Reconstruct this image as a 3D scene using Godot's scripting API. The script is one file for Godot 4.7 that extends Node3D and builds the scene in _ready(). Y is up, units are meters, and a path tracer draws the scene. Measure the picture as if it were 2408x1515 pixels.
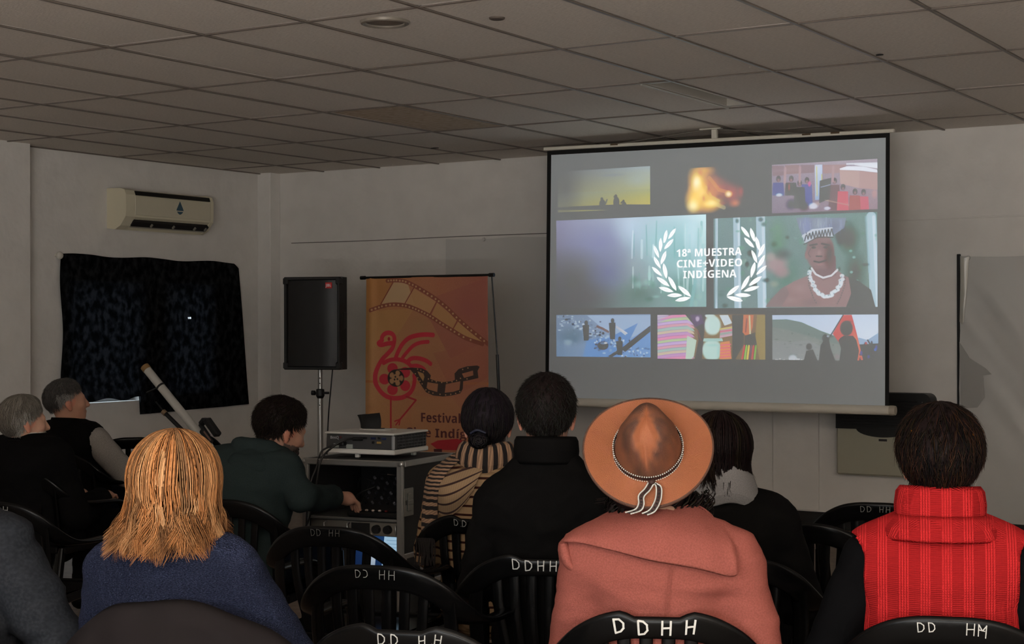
extends Node3D
# A darkened meeting room with a suspended ceiling: an audience on black plastic armchairs watches a projection.
# World: camera stands over the origin, back wall at z = -11.12, left wall at x = -9.45, floor y = 0.

const CEIL := 2.84
const XL := -9.45
const XR := 3.6
const ZB := -11.12
const ZF := 2.8
var rng := RandomNumberGenerator.new()
var fold := FastNoiseLite.new()
var taken := {}


# ------------------------------------------------------------------ mesh builder
class MB:
	var v := PackedVector3Array()
	var uv := PackedVector2Array()
	var col := PackedColorArray()
	var ix := PackedInt32Array()
	var xf := Transform3D.IDENTITY
	var c := Color.WHITE

	func p(a: Vector3, u := Vector2.ZERO) -> int:
		v.append(xf * a)
		uv.append(u)
		col.append(c)
		return v.size() - 1

	func tri(a: int, b: int, d: int) -> void:
		ix.append(a)
		ix.append(b)
		ix.append(d)

	func quad(a: Vector3, b: Vector3, d: Vector3, e: Vector3) -> void:
		var i := p(a, Vector2(0, 1))
		p(b, Vector2(1, 1))
		p(d, Vector2(1, 0))
		p(e, Vector2(0, 0))
		tri(i, i + 1, i + 2)
		tri(i, i + 2, i + 3)

	func box(at: Vector3, size: Vector3, bev := 0.0, bas := Basis.IDENTITY) -> void:
		var h := size * 0.5
		var b := minf(bev, minf(h.x, minf(h.y, h.z)) * 0.9)
		var q := {}
		for sx in [-1, 1]:
			for sy in [-1, 1]:
				for sz in [-1, 1]:
					q[[sx, sy, sz]] = [at + bas * Vector3(sx * h.x, sy * (h.y - b), sz * (h.z - b)), at + bas * Vector3(sx * (h.x - b), sy * h.y, sz * (h.z - b)), at + bas * Vector3(sx * (h.x - b), sy * (h.y - b), sz * h.z)]
		for s in [-1, 1]:
			_face([q[[s, -1, -1]][0], q[[s, 1, -1]][0], q[[s, 1, 1]][0], q[[s, -1, 1]][0]], s > 0)
			_face([q[[-1, s, -1]][1], q[[-1, s, 1]][1], q[[1, s, 1]][1], q[[1, s, -1]][1]], s > 0)
			_face([q[[-1, -1, s]][2], q[[1, -1, s]][2], q[[1, 1, s]][2], q[[-1, 1, s]][2]], s > 0)
		if b <= 0.0:
			return
		for s in [-1, 1]:
			for t in [-1, 1]:
				_face([q[[s, t, -1]][0], q[[s, t, -1]][1], q[[s, t, 1]][1], q[[s, t, 1]][0]], s * t > 0)
				_face([q[[s, -1, t]][2], q[[s, -1, t]][0], q[[s, 1, t]][0], q[[s, 1, t]][2]], s * t < 0)
				_face([q[[-1, s, t]][1], q[[-1, s, t]][2], q[[1, s, t]][2], q[[1, s, t]][1]], s * t > 0)
		for k in q:
			var f: bool = k[0] * k[1] * k[2] > 0
			var i := p(q[k][0])
			p(q[k][1])
			p(q[k][2])
			if f:
				tri(i, i + 1, i + 2)
			else:
				tri(i, i + 2, i + 1)

	func _face(f: Array, fwd: bool) -> void:
		if fwd:
			quad(f[0], f[1], f[2], f[3])
		else:
			quad(f[3], f[2], f[1], f[0])

	# rows of points, shared vertices, smooth
	func grid(rows: Array, closed := false, us := 1.0, vs := 1.0) -> void:
		var base := v.size()
		var n: int = rows[0].size()
		for j in rows.size():
			for i in n:
				p(rows[j][i], Vector2(us * i / maxf(1, n - 1), vs * j / maxf(1, rows.size() - 1)))
		for j in rows.size() - 1:
			for i in (n if closed else n - 1):
				var a := base + j * n + i
				var b := base + j * n + (i + 1) % n
				tri(a, b, b + n)
				tri(a, b + n, a + n)

	func fan(pts: PackedVector3Array, flip := false) -> void:
		var m := Vector3.ZERO
		for q in pts:
			m += q
		var k := p(m / pts.size())
		var b := v.size()
		for q in pts:
			p(q)
		for i in pts.size():
			if flip:
				tri(k, b + (i + 1) % pts.size(), b + i)
			else:
				tri(k, b + i, b + (i + 1) % pts.size())

	# swept ellipse: centre path, two half axes at each point
	func sweep(path: PackedVector3Array, wa: PackedVector3Array, ta: PackedVector3Array, sides := 10, power := 1.0) -> void:
		var rows := []
		for j in path.size():
			var r := PackedVector3Array()
			for i in sides:
				var a := TAU * i / sides
				var ca := cos(a)
				var sa := sin(a)
				r.append(path[j] + wa[j] * signf(ca) * pow(absf(ca), power) + ta[j] * signf(sa) * pow(absf(sa), power))
			rows.append(r)
		grid(rows, true)
		fan(rows[0], true)
		fan(rows[rows.size() - 1])

	func tube(path: PackedVector3Array, r, sides := 8, flat := 1.0) -> void:
		var wa := PackedVector3Array()
		var ta := PackedVector3Array()
		var up := Vector3.UP
		for j in path.size():
			var t := (path[mini(j + 1, path.size() - 1)] - path[maxi(j - 1, 0)]).normalized()
			if j == 0 and absf(t.dot(up)) > 0.9:
				up = Vector3.RIGHT
			var s := t.cross(up).normalized()
			up = s.cross(t).normalized()
			var rr: float = r if (r is float or r is int) else r[j]
			wa.append(s * rr)
			ta.append(up * rr * flat)
		sweep(path, wa, ta, sides)

	func lathe(prof: Array, seg := 24, bas := Basis.IDENTITY, at := Vector3.ZERO) -> void:
		for k in prof.size() - 1:   # each band flat shaded across its edge, smooth around
			var rows := []
			for q in [prof[k], prof[k + 1]]:
				var r := PackedVector3Array()
				for i in seg:
					var a := TAU * i / seg
					r.append(at + bas * Vector3(q[0] * cos(a), q[1], -q[0] * sin(a)))
				rows.append(r)
			grid(rows, true)

	func ball(at: Vector3, r: Vector3, seg := 10, rings := 6, bas := Basis.IDENTITY) -> void:
		var rows := []
		for j in rings + 1:
			var t := PI * j / rings
			var row := PackedVector3Array()
			for i in seg:
				var a := TAU * i / seg
				row.append(at + bas * Vector3(r.x * sin(t) * cos(a), -r.y * cos(t), -r.z * sin(t) * sin(a)))
			rows.append(row)
		grid(rows, true)

	# polygon in the xy plane from z0 to z1
	func prism(poly: PackedVector2Array, z0: float, z1: float, bas := Basis.IDENTITY, at := Vector3.ZERO) -> void:
		var t := Geometry2D.triangulate_polygon(poly)
		for z in [z0, z1]:
			var b := v.size()
			for q in poly:
				p(at + bas * Vector3(q.x, q.y, z), q)
			for k in range(0, t.size(), 3):
				tri(b + t[k], b + t[k + 1], b + t[k + 2])
		for i in poly.size():
			var a := poly[i]
			var e := poly[(i + 1) % poly.size()]
			quad(at + bas * Vector3(a.x, a.y, z0), at + bas * Vector3(e.x, e.y, z0), at + bas * Vector3(e.x, e.y, z1), at + bas * Vector3(a.x, a.y, z1))

	func mesh() -> ArrayMesh:
		var n := PackedVector3Array()
		n.resize(v.size())
		var out := PackedInt32Array()
		out.resize(ix.size())
		for k in range(0, ix.size(), 3):
			var a := ix[k]
			var b := ix[k + 1]
			var d := ix[k + 2]
			var f := (v[b] - v[a]).cross(v[d] - v[a])
			n[a] += f
			n[b] += f
			n[d] += f
			out[k] = a
			out[k + 1] = d
			out[k + 2] = b
		for k in n.size():
			n[k] = n[k].normalized() if n[k].length_squared() > 1e-20 else Vector3.UP
		var arr := []
		arr.resize(Mesh.ARRAY_MAX)
		arr[Mesh.ARRAY_VERTEX] = v
		arr[Mesh.ARRAY_NORMAL] = n
		arr[Mesh.ARRAY_TEX_UV] = uv
		arr[Mesh.ARRAY_COLOR] = col
		arr[Mesh.ARRAY_INDEX] = out
		var m := ArrayMesh.new()
		m.add_surface_from_arrays(Mesh.PRIMITIVE_TRIANGLES, arr)
		return m


# ------------------------------------------------------------------ scene helpers
func numbered(called: String) -> String:
	taken[called] = taken.get(called, -1) + 1
	return called if taken[called] == 0 else "%s_%03d" % [called, taken[called]]


func tag(o: Node, label: String, category := "", group := "", kind := "") -> Node:
	o.set_meta("label", label)
	if category:
		o.set_meta("category", category)
	if group:
		o.set_meta("group", group)
	if kind:
		o.set_meta("kind", kind)
	return o


func thing(called: String, label: String, category: String, at := Vector3.ZERO, turn := 0.0, group := "") -> Node3D:
	var o := Node3D.new()
	o.name = numbered(called)
	add_child(o)
	o.position = at
	o.rotation.y = turn
	tag(o, label, category, group)
	return o


func part(called: String, b: MB, m: Material, parent: Node) -> MeshInstance3D:
	return inst(called, b.mesh(), m, parent)


func inst(called: String, mesh: Mesh, m: Material, parent: Node) -> MeshInstance3D:
	var o := MeshInstance3D.new()
	o.name = numbered(called) if parent == self else called
	o.mesh = mesh
	o.material_override = m
	parent.add_child(o, true)
	return o


func struct(called: String, b: MB, m: Material) -> MeshInstance3D:
	var o := part(called, b, m, self)
	o.set_meta("kind", "structure")
	return o


func mat(col: Color, rough := 0.8, metal := 0.0, spec := 0.5) -> StandardMaterial3D:
	var m := StandardMaterial3D.new()
	m.albedo_color = col
	m.roughness = rough
	m.metallic = metal
	m.metallic_specular = spec
	return m


func vmat(rough := 0.8, spec := 0.5) -> StandardMaterial3D:
	var m := mat(Color.WHITE, rough, 0.0, spec)
	m.vertex_color_use_as_albedo = true
	return m


func ntex(freq: float, a: Color, b: Color, seed_ := 1, size := 256, oct := 4) -> NoiseTexture2D:
	var n := FastNoiseLite.new()
	n.seed = seed_
	n.frequency = freq
	n.fractal_octaves = oct
	var g := Gradient.new()
	g.set_color(0, a)
	g.set_color(1, b)
	g.set_offset(0, 0.25)
	g.set_offset(1, 0.75)
	var t := NoiseTexture2D.new()
	t.width = size
	t.height = size
	t.seamless = true
	t.noise = n
	t.color_ramp = g
	return t


# a triplanar cloth, wall or board material: colour patches and a relief of "cm" centimetres
func tri_mat(tex: Texture2D, scale_: Vector3, rough := 0.85, bump: Texture2D = null, cm := 0.0, world := false) -> StandardMaterial3D:
	var m := mat(Color.WHITE, rough)
	m.albedo_texture = tex
	m.uv1_triplanar = true
	m.uv1_world_triplanar = world
	m.uv1_scale = scale_
	m.uv1_triplanar_sharpness = 4.0
	if bump:
		m.heightmap_enabled = true
		m.heightmap_texture = bump
		m.heightmap_scale = cm
	return m


func itex(w: int, h: int, f: Callable) -> ImageTexture:
	var b := PackedByteArray()
	b.resize(w * h * 3)
	for y in h:
		for x in w:
			var q: Color = f.call(x, y)
			var k := (y * w + x) * 3
			b[k] = int(clampf(q.r, 0, 1) * 255)
			b[k + 1] = int(clampf(q.g, 0, 1) * 255)
			b[k + 2] = int(clampf(q.b, 0, 1) * 255)
	var im := Image.create_from_data(w, h, false, Image.FORMAT_RGB8, b)
	im.generate_mipmaps()
	return ImageTexture.create_from_image(im)


func curve(pts: Array, n: int) -> PackedVector3Array:   # Catmull-Rom through pts
	var out := PackedVector3Array()
	var m := pts.size() - 1
	for k in n + 1:
		var t := float(k) / n * m
		var i := mini(int(t), m - 1)
		var p0: Vector3 = pts[maxi(i - 1, 0)]
		var p1: Vector3 = pts[i]
		var p2: Vector3 = pts[i + 1]
		var p3: Vector3 = pts[mini(i + 2, m)]
		out.append(p1.cubic_interpolate(p2, p0, p3, t - i))
	return out


func lettering(s: String, h: float, bold := true, depth := 0.002) -> TextMesh:
	var t := TextMesh.new()
	var f := SystemFont.new()
	f.font_names = PackedStringArray(["Droid Sans"])
	f.font_weight = 700 if bold else 400
	t.font = f
	t.text = s
	t.font_size = 64
	t.pixel_size = h / 46.0
	t.depth = depth
	t.curve_step = 2.0
	return t


# ------------------------------------------------------------------ smooth bodies: a field of tapered capsules, meshed as surface nets
# prim = [a, b, radius a, radius b, stretch, blend, cut]
func cap(a: Vector3, b: Vector3, ra: float, rb: float, s := Vector3.ONE, k := 0.03, cut := false) -> Array:
	return [a, b, ra, rb, s, k, cut]


func nets(mb: MB, prims: Array, cell: float, amp := 0.0, freq := Vector3(8, 8, 8), paint = null) -> void:
	var lo := Vector3(1e9, 1e9, 1e9)
	var hi := -lo
	for q in prims:
		if q[6]:
			continue
		for e in 2:
			var r: Vector3 = q[4] * q[2 + e]
			lo = lo.min(q[e] - r)
			hi = hi.max(q[e] + r)
	var pad := cell * 3.0 + amp + 0.02
	lo -= Vector3.ONE * pad
	hi += Vector3.ONE * pad
	var nx := int((hi.x - lo.x) / cell) + 2
	var ny := int((hi.y - lo.y) / cell) + 2
	var nz := int((hi.z - lo.z) / cell) + 2
	var d := PackedFloat32Array()
	d.resize(nx * ny * nz)
	d.fill(1.0)
	for q in prims:
		var s: Vector3 = q[4]
		var inv := Vector3(1.0 / s.x, 1.0 / s.y, 1.0 / s.z)
		var sm := minf(s.x, minf(s.y, s.z))
		var a: Vector3 = q[0] * inv
		var ba: Vector3 = q[1] * inv - a
		var ra: float = q[2]
		var dr: float = q[3] - ra
		var k: float = q[5]
		var cut: bool = q[6]
		var il := 1.0 / maxf(ba.length_squared(), 1e-9)
		var rr: Vector3 = s * maxf(q[2], q[3]) + Vector3.ONE * (k + cell * 2.0 + amp)
		var l: Vector3 = ((q[0].min(q[1]) - rr - lo) / cell).floor()
		var u: Vector3 = ((q[0].max(q[1]) + rr - lo) / cell).ceil()
		var x0 := maxi(0, int(l.x))
		var x1 := mini(nx - 1, int(u.x))
		for z in range(maxi(0, int(l.z)), mini(nz - 1, int(u.z)) + 1):
			for y in range(maxi(0, int(l.y)), mini(ny - 1, int(u.y)) + 1):
				var at := (z * ny + y) * nx
				var pa := (lo + Vector3(x0, y, z) * cell) * inv - a
				var st := cell * inv.x
				for x in range(x0, x1 + 1):
					var h := clampf(pa.dot(ba) * il, 0.0, 1.0)
					var e := ((pa - ba * h).length() - ra - dr * h) * sm
					pa.x += st
					var o := d[at + x]
					if cut:
						if -e > o:
							d[at + x] = -e
					elif k > 0.0:
						var f := maxf(k - absf(e - o), 0.0)
						d[at + x] = minf(e, o) - f * f / (4.0 * k)
					elif e < o:
						d[at + x] = e
	if amp > 0.0:
		for z in nz:
			for y in ny:
				var at := (z * ny + y) * nx
				for x in nx:
					if absf(d[at + x]) < 0.04:
						var w := (lo + Vector3(x, y, z) * cell) * freq
						d[at + x] += amp * fold.get_noise_3dv(w)
	var id := PackedInt32Array()
	id.resize(nx * ny * nz)
	id.fill(-1)
	var off := [0, 1, nx, nx + 1, nx * ny, nx * ny + 1, nx * ny + nx, nx * ny + nx + 1]
	var far := cell * 2.2
	var edges := [[0, 1], [2, 3], [4, 5], [6, 7], [0, 2], [1, 3], [4, 6], [5, 7], [0, 4], [1, 5], [2, 6], [3, 7]]
	var cr := [Vector3(0, 0, 0), Vector3(1, 0, 0), Vector3(0, 1, 0), Vector3(1, 1, 0), Vector3(0, 0, 1), Vector3(1, 0, 1), Vector3(0, 1, 1), Vector3(1, 1, 1)]
	for z in nz - 1:
		for y in ny - 1:
			var at := (z * ny + y) * nx
			for x in nx - 1:
				var i := at + x
				if absf(d[i]) > far:
					continue
				var neg := 0
				for q in off:
					if d[i + q] < 0.0:
						neg += 1
				if neg == 0 or neg == 8:
					continue
				var sum := Vector3.ZERO
				var n := 0
				for e in edges:
					var da := d[i + off[e[0]]]
					var db := d[i + off[e[1]]]
					if (da < 0.0) != (db < 0.0):
						sum += cr[e[0]].lerp(cr[e[1]], da / (da - db))
						n += 1
				var w := lo + (Vector3(x, y, z) + sum / n) * cell
				if paint != null:
					mb.c = paint.call(w)
				id[i] = mb.p(w)
	var sx := 1
	var sy := nx
	var sz := nx * ny
	for z in range(1, nz - 1):
		for y in range(1, ny - 1):
			var at := (z * ny + y) * nx
			for x in range(1, nx - 1):
				var i := at + x
				if id[i] < 0:
					continue
				var neg := d[i] < 0.0
				if neg != (d[i + sx] < 0.0):
					_net_quad(mb, id[i], id[i - sy], id[i - sy - sz], id[i - sz], neg)
				if neg != (d[i + sy] < 0.0):
					_net_quad(mb, id[i], id[i - sz], id[i - sz - sx], id[i - sx], neg)
				if neg != (d[i + sz] < 0.0):
					_net_quad(mb, id[i], id[i - sx], id[i - sx - sy], id[i - sy], neg)


func _net_quad(mb: MB, a: int, b: int, c: int, e: int, flip: bool) -> void:
	if a < 0 or b < 0 or c < 0 or e < 0:
		return
	if flip:
		mb.tri(a, b, c)
		mb.tri(a, c, e)
	else:
		mb.tri(a, c, b)
		mb.tri(a, e, c)


# ------------------------------------------------------------------ canvas for flat print: the projected picture, the banner
class Canvas:
	var w: int
	var h: int
	var b := PackedByteArray()
	var cx0 := 0
	var cy0 := 0
	var cx1 := 0
	var cy1 := 0
	var r := RandomNumberGenerator.new()

	func _init(w_: int, h_: int, bg: Array) -> void:
		w = w_
		h = h_
		b.resize(w * h * 3)
		for i in w * h:
			b[i * 3] = bg[0]
			b[i * 3 + 1] = bg[1]
			b[i * 3 + 2] = bg[2]
		r.seed = 77
		clip()

	func clip(x0 := 0, y0 := 0, x1 := 100000, y1 := 100000) -> void:
		cx0 = maxi(0, x0)
		cy0 = maxi(0, y0)
		cx1 = mini(w, x1)
		cy1 = mini(h, y1)

	func put(x: int, y: int, c: Array, a: float) -> void:
		var k := (y * w + x) * 3
		b[k] = int(b[k] + (c[0] - b[k]) * a)
		b[k + 1] = int(b[k + 1] + (c[1] - b[k + 1]) * a)
		b[k + 2] = int(b[k + 2] + (c[2] - b[k + 2]) * a)

	func rect(x0: int, y0: int, x1: int, y1: int, c00: Array, c10: Array, c01: Array, c11: Array, noise := 0.0) -> void:
		var q := []
		for e in [c00, c10, c01, c11]:
			q.append(Color8(e[0], e[1], e[2]))
		for y in range(maxi(y0, cy0), mini(y1, cy1)):
			var t := float(y - y0) / (y1 - y0)
			var l: Color = q[0].lerp(q[2], t)
			var rr: Color = q[1].lerp(q[3], t)
			for x in range(maxi(x0, cx0), mini(x1, cx1)):
				var c := l.lerp(rr, float(x - x0) / (x1 - x0))
				var n := r.randf_range(-noise, noise)
				var k := (y * w + x) * 3
				b[k] = clampi(int(c.r8 + n), 0, 255)
				b[k + 1] = clampi(int(c.g8 + n), 0, 255)
				b[k + 2] = clampi(int(c.b8 + n), 0, 255)

	func blob(x: float, y: float, rx: float, ry: float, c: Array, a: float, soft: float, ang := 0.0) -> void:
		var m := maxf(rx, ry) if ang != 0.0 else 0.0
		var ex := maxf(rx, m) + 1
		var ey := maxf(ry, m) + 1
		var ca := cos(ang)
		var sa := sin(ang)
		var s := maxf(soft, 1.2 / maxf(1.0, minf(rx, ry)))
		for yy in range(maxi(cy0, int(y - ey)), mini(cy1, int(y + ey) + 1)):
			for xx in range(maxi(cx0, int(x - ex)), mini(cx1, int(x + ex) + 1)):
				var dx := xx - x
				var dy := yy - y
				var d := Vector2((dx * ca + dy * sa) / rx, (dy * ca - dx * sa) / ry).length()
				if d < 1.0:
					put(xx, yy, c, a * clampf((1.0 - d) / s, 0.0, 1.0))

	func poly(q: Array, c: Array, a := 1.0) -> void:
		var cov := {}
		cover(q, cov)
		for k in cov:
			put(k % w, k / w, c, a * minf(1.0, cov[k]))

	func cover(q: Array, cov: Dictionary) -> void:
		var n := q.size() / 2
		var lo := 1e9
		var hi := -1e9
		for i in n:
			lo = minf(lo, q[i * 2 + 1])
			hi = maxf(hi, q[i * 2 + 1])
		for y in range(maxi(cy0, int(lo)), mini(cy1, int(hi) + 1)):
			for sub in 3:
				var yy := y + (sub + 0.5) / 3.0
				var xs := []
				for i in n:
					var j := (i + 1) % n
					var ya: float = q[i * 2 + 1]
					var yb: float = q[j * 2 + 1]
					if (ya <= yy) != (yb <= yy):
						xs.append(q[i * 2] + (q[j * 2] - q[i * 2]) * (yy - ya) / (yb - ya))
				xs.sort()
				for k in range(0, xs.size() - 1, 2):
					var xa: float = xs[k]
					var xb: float = xs[k + 1]
					for x in range(maxi(cx0, int(xa)), mini(cx1, int(xb) + 1)):
						cov[y * w + x] = cov.get(y * w + x, 0.0) + clampf(minf(xb, x + 1.0) - maxf(xa, x), 0.0, 1.0) / 3.0

	func line(q: Array, wd: float, c: Array, a := 1.0) -> void:
		var n := q.size() / 2
		var m := wd * 0.5 + 1
		var lo := Vector2(1e9, 1e9)
		var hi := -lo
		for i in n:
			lo = lo.min(Vector2(q[i * 2], q[i * 2 + 1]))
			hi = hi.max(Vector2(q[i * 2], q[i * 2 + 1]))
		for y in range(maxi(cy0, int(lo.y - m)), mini(cy1, int(hi.y + m) + 1)):
			for x in range(maxi(cx0, int(lo.x - m)), mini(cx1, int(hi.x + m) + 1)):
				var best := 1e9
				var o := Vector2(x, y)
				for i in n - 1:
					var s := Vector2(q[i * 2], q[i * 2 + 1])
					var e := Vector2(q[i * 2 + 2], q[i * 2 + 3]) - s
					var t := clampf((o - s).dot(e) / maxf(e.length_squared(), 1e-6), 0.0, 1.0)
					best = minf(best, (o - s - e * t).length_squared())
				if best < m * m:
					put(x, y, c, a * clampf(wd * 0.5 + 0.5 - sqrt(best), 0.0, 1.0))

	func curve(q: Array, wd: float, c: Array, a := 1.0) -> void:   # a line rounded through its points
		var out := []
		var n := q.size() / 2
		for i in n - 1:
			var p0 := Vector2(q[maxi(i - 1, 0) * 2], q[maxi(i - 1, 0) * 2 + 1])
			var p1 := Vector2(q[i * 2], q[i * 2 + 1])
			var p2 := Vector2(q[i * 2 + 2], q[i * 2 + 3])
			var k := mini(i + 2, n - 1)
			var p3 := Vector2(q[k * 2], q[k * 2 + 1])
			for e in (6 if i == n - 2 else 5):
				var o := p1.cubic_interpolate(p2, p0, p3, e / 5.0)
				out.append(o.x)
				out.append(o.y)
		line(out, wd, c, a)

	func scatter(n: int, x0: int, y0: int, x1: int, y1: int, a0: float, a1: float, b0: float, b1: float, cols: Array, al: float, soft: float, slant := 0, mode := 0) -> void:
		for i in n:
			var c: Array = cols[r.randi() % cols.size()]
			var t := r.randf()
			var x := lerpf(x0, x1, t) + (r.randfn() * 15.0 if slant else 0.0)
			var y := lerpf(y0, y1, t) + r.randfn() * 17.0 if slant else r.randf_range(y0, y1)
			var rx := r.randf_range(a0, a1)
			var ry := r.randf_range(b0, b1)
			if mode:
				y = r.randf_range(y0, maxf(y0 + 1, y1 - ry))
				line([x, y, x + r.randf_range(-4, 4), y + ry], rx, c, al)
			else:
				blob(x, y, rx, ry, c, al, soft)

	func dots(q: Array, step: float, rx: float, ry: float, c: Array, jit := 0.0) -> void:
		for i in q.size() / 2 - 1:
			var s := Vector2(q[i * 2], q[i * 2 + 1])
			var e := Vector2(q[i * 2 + 2], q[i * 2 + 3])
			var n := maxi(1, int(s.distance_to(e) / step))
			for k in n:
				var o := s.lerp(e, float(k) / n) + Vector2(r.randf_range(-jit, jit), r.randf_range(-jit, jit))
				blob(o.x, o.y, rx, ry, c, 0.9, 0.4)

	# lettering: the outlines of a TextMesh filled in; baseline at y, cap height h, stretched to width wd
	func text(s: String, x: float, y: float, hh: float, c: Array, _align := 0, wd := 0.0) -> void:
		var t := TextMesh.new()
		var f := SystemFont.new()
		f.font_names = PackedStringArray(["Droid Sans"])
		f.font_weight = 700
		t.font = f
		t.text = s
		t.font_size = 64
		t.pixel_size = 1.0
		t.depth = 0.0
		t.curve_step = 3.0
		t.horizontal_alignment = HORIZONTAL_ALIGNMENT_LEFT
		var arr := t.surface_get_arrays(0)
		var vv: PackedVector3Array = arr[Mesh.ARRAY_VERTEX]
		var ii: PackedInt32Array = arr[Mesh.ARRAY_INDEX]
		var lo := Vector3(1e9, 1e9, 0)
		var hi := -lo
		for q in vv:
			lo = lo.min(q)
			hi = hi.max(q)
		t.text = "H"
		var hv: PackedVector3Array = t.surface_get_arrays(0)[Mesh.ARRAY_VERTEX]
		var h0 := 1e9
		var h1 := -1e9
		for q in hv:
			h0 = minf(h0, q.y)
			h1 = maxf(h1, q.y)
		var sy := hh / (h1 - h0)
		var sx := wd / (hi.x - lo.x) if wd > 0.0 else sy
		var cov := {}
		for k in range(0, ii.size(), 3):
			var q := []
			for e in 3:
				var o := vv[ii[k + e]]
				q.append(x + (o.x - lo.x) * sx)
				q.append(y - (o.y - h0) * sy)
			cover(q, cov)
		for k in cov:
			put(k % w, k / w, c, minf(1.0, cov[k]))

	func texture() -> ImageTexture:
		return ImageTexture.create_from_image(Image.create_from_data(w, h, false, Image.FORMAT_RGB8, b))

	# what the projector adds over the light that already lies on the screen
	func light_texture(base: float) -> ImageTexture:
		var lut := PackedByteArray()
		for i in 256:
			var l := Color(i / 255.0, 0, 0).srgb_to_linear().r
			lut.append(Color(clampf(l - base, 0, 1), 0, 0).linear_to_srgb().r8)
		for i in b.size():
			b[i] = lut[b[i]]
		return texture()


func _ready() -> void:
	rng.seed = 20240611
	fold.seed = 9
	fold.frequency = 1.0
	fold.fractal_octaves = 3
	# ---- camera
	var cam := Camera3D.new()
	cam.name = "camera"
	add_child(cam)
	cam.position = Vector3(0, 1.48, 0)
	cam.rotation_degrees = Vector3(0.1391, 31.7041, -0.1572)
	cam.fov = rad_to_deg(2.0 * atan(757.5 / 3774.5))
	cam.near = 0.05
	cam.far = 120.0
	cam.current = true
	# ---- daylight: an overcast sky outside, and the glazed entrance behind the camera
	var env := Environment.new()
	env.background_mode = Environment.BG_SKY
	var sky := Sky.new()
	var psm := ProceduralSkyMaterial.new()
	psm.sky_top_color = Color(0.62, 0.70, 0.80)
	psm.sky_horizon_color = Color(0.80, 0.84, 0.88)
	psm.ground_bottom_color = Color(0.30, 0.29, 0.27)
	psm.ground_horizon_color = Color(0.55, 0.55, 0.54)
	psm.sun_angle_max = 1.0
	psm.energy_multiplier = 1.0
	sky.sky_material = psm
	env.sky = sky
	env.tonemap_mode = Environment.TONE_MAPPER_LINEAR
	env.tonemap_exposure = 1.0
	env.sdfgi_enabled = true
	env.ssao_enabled = true
	env.ssil_enabled = true
	var we := WorldEnvironment.new()
	we.name = "environment"
	we.environment = env
	add_child(we)
	# sky light of the glazed entrance, plus an added upward light for the ceiling
	for q in [["entrance_sky_light", Vector2(2.4, 1.3), Vector3(-1.2, 1.7, ZF - 0.02), 0.0, Color(0.97, 0.98, 1.0), 6.5], ["added_upward_light", Vector2(3.4, 1.0), Vector3(0.7, 0.5, ZF - 0.45), 88.0, Color(1.0, 0.98, 0.955), 98.0]]:
		var al := AreaLight3D.new()
		al.name = q[0]
		al.area_size = q[1]
		al.position = q[2]
		al.rotation_degrees.x = q[3]
		al.light_color = q[4]
		al.light_energy = q[5]
		al.shadow_enabled = true
		al.set("area_range", 40.0)
		add_child(al)
	# ---- shared materials
	chair_mat = mat(Color(0.035, 0.035, 0.037), 0.22, 0.0, 0.26)
	skin_mat = vmat(0.6)
	skin_mat.subsurf_scatter_enabled = true
	skin_mat.subsurf_scatter_strength = 0.1
	hair_mat = vmat(0.6, 0.22)
	room()
	wall_things()
	projection_screen()
	banner()
	speaker()
	gear()
	chairs()
	audience()


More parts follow.
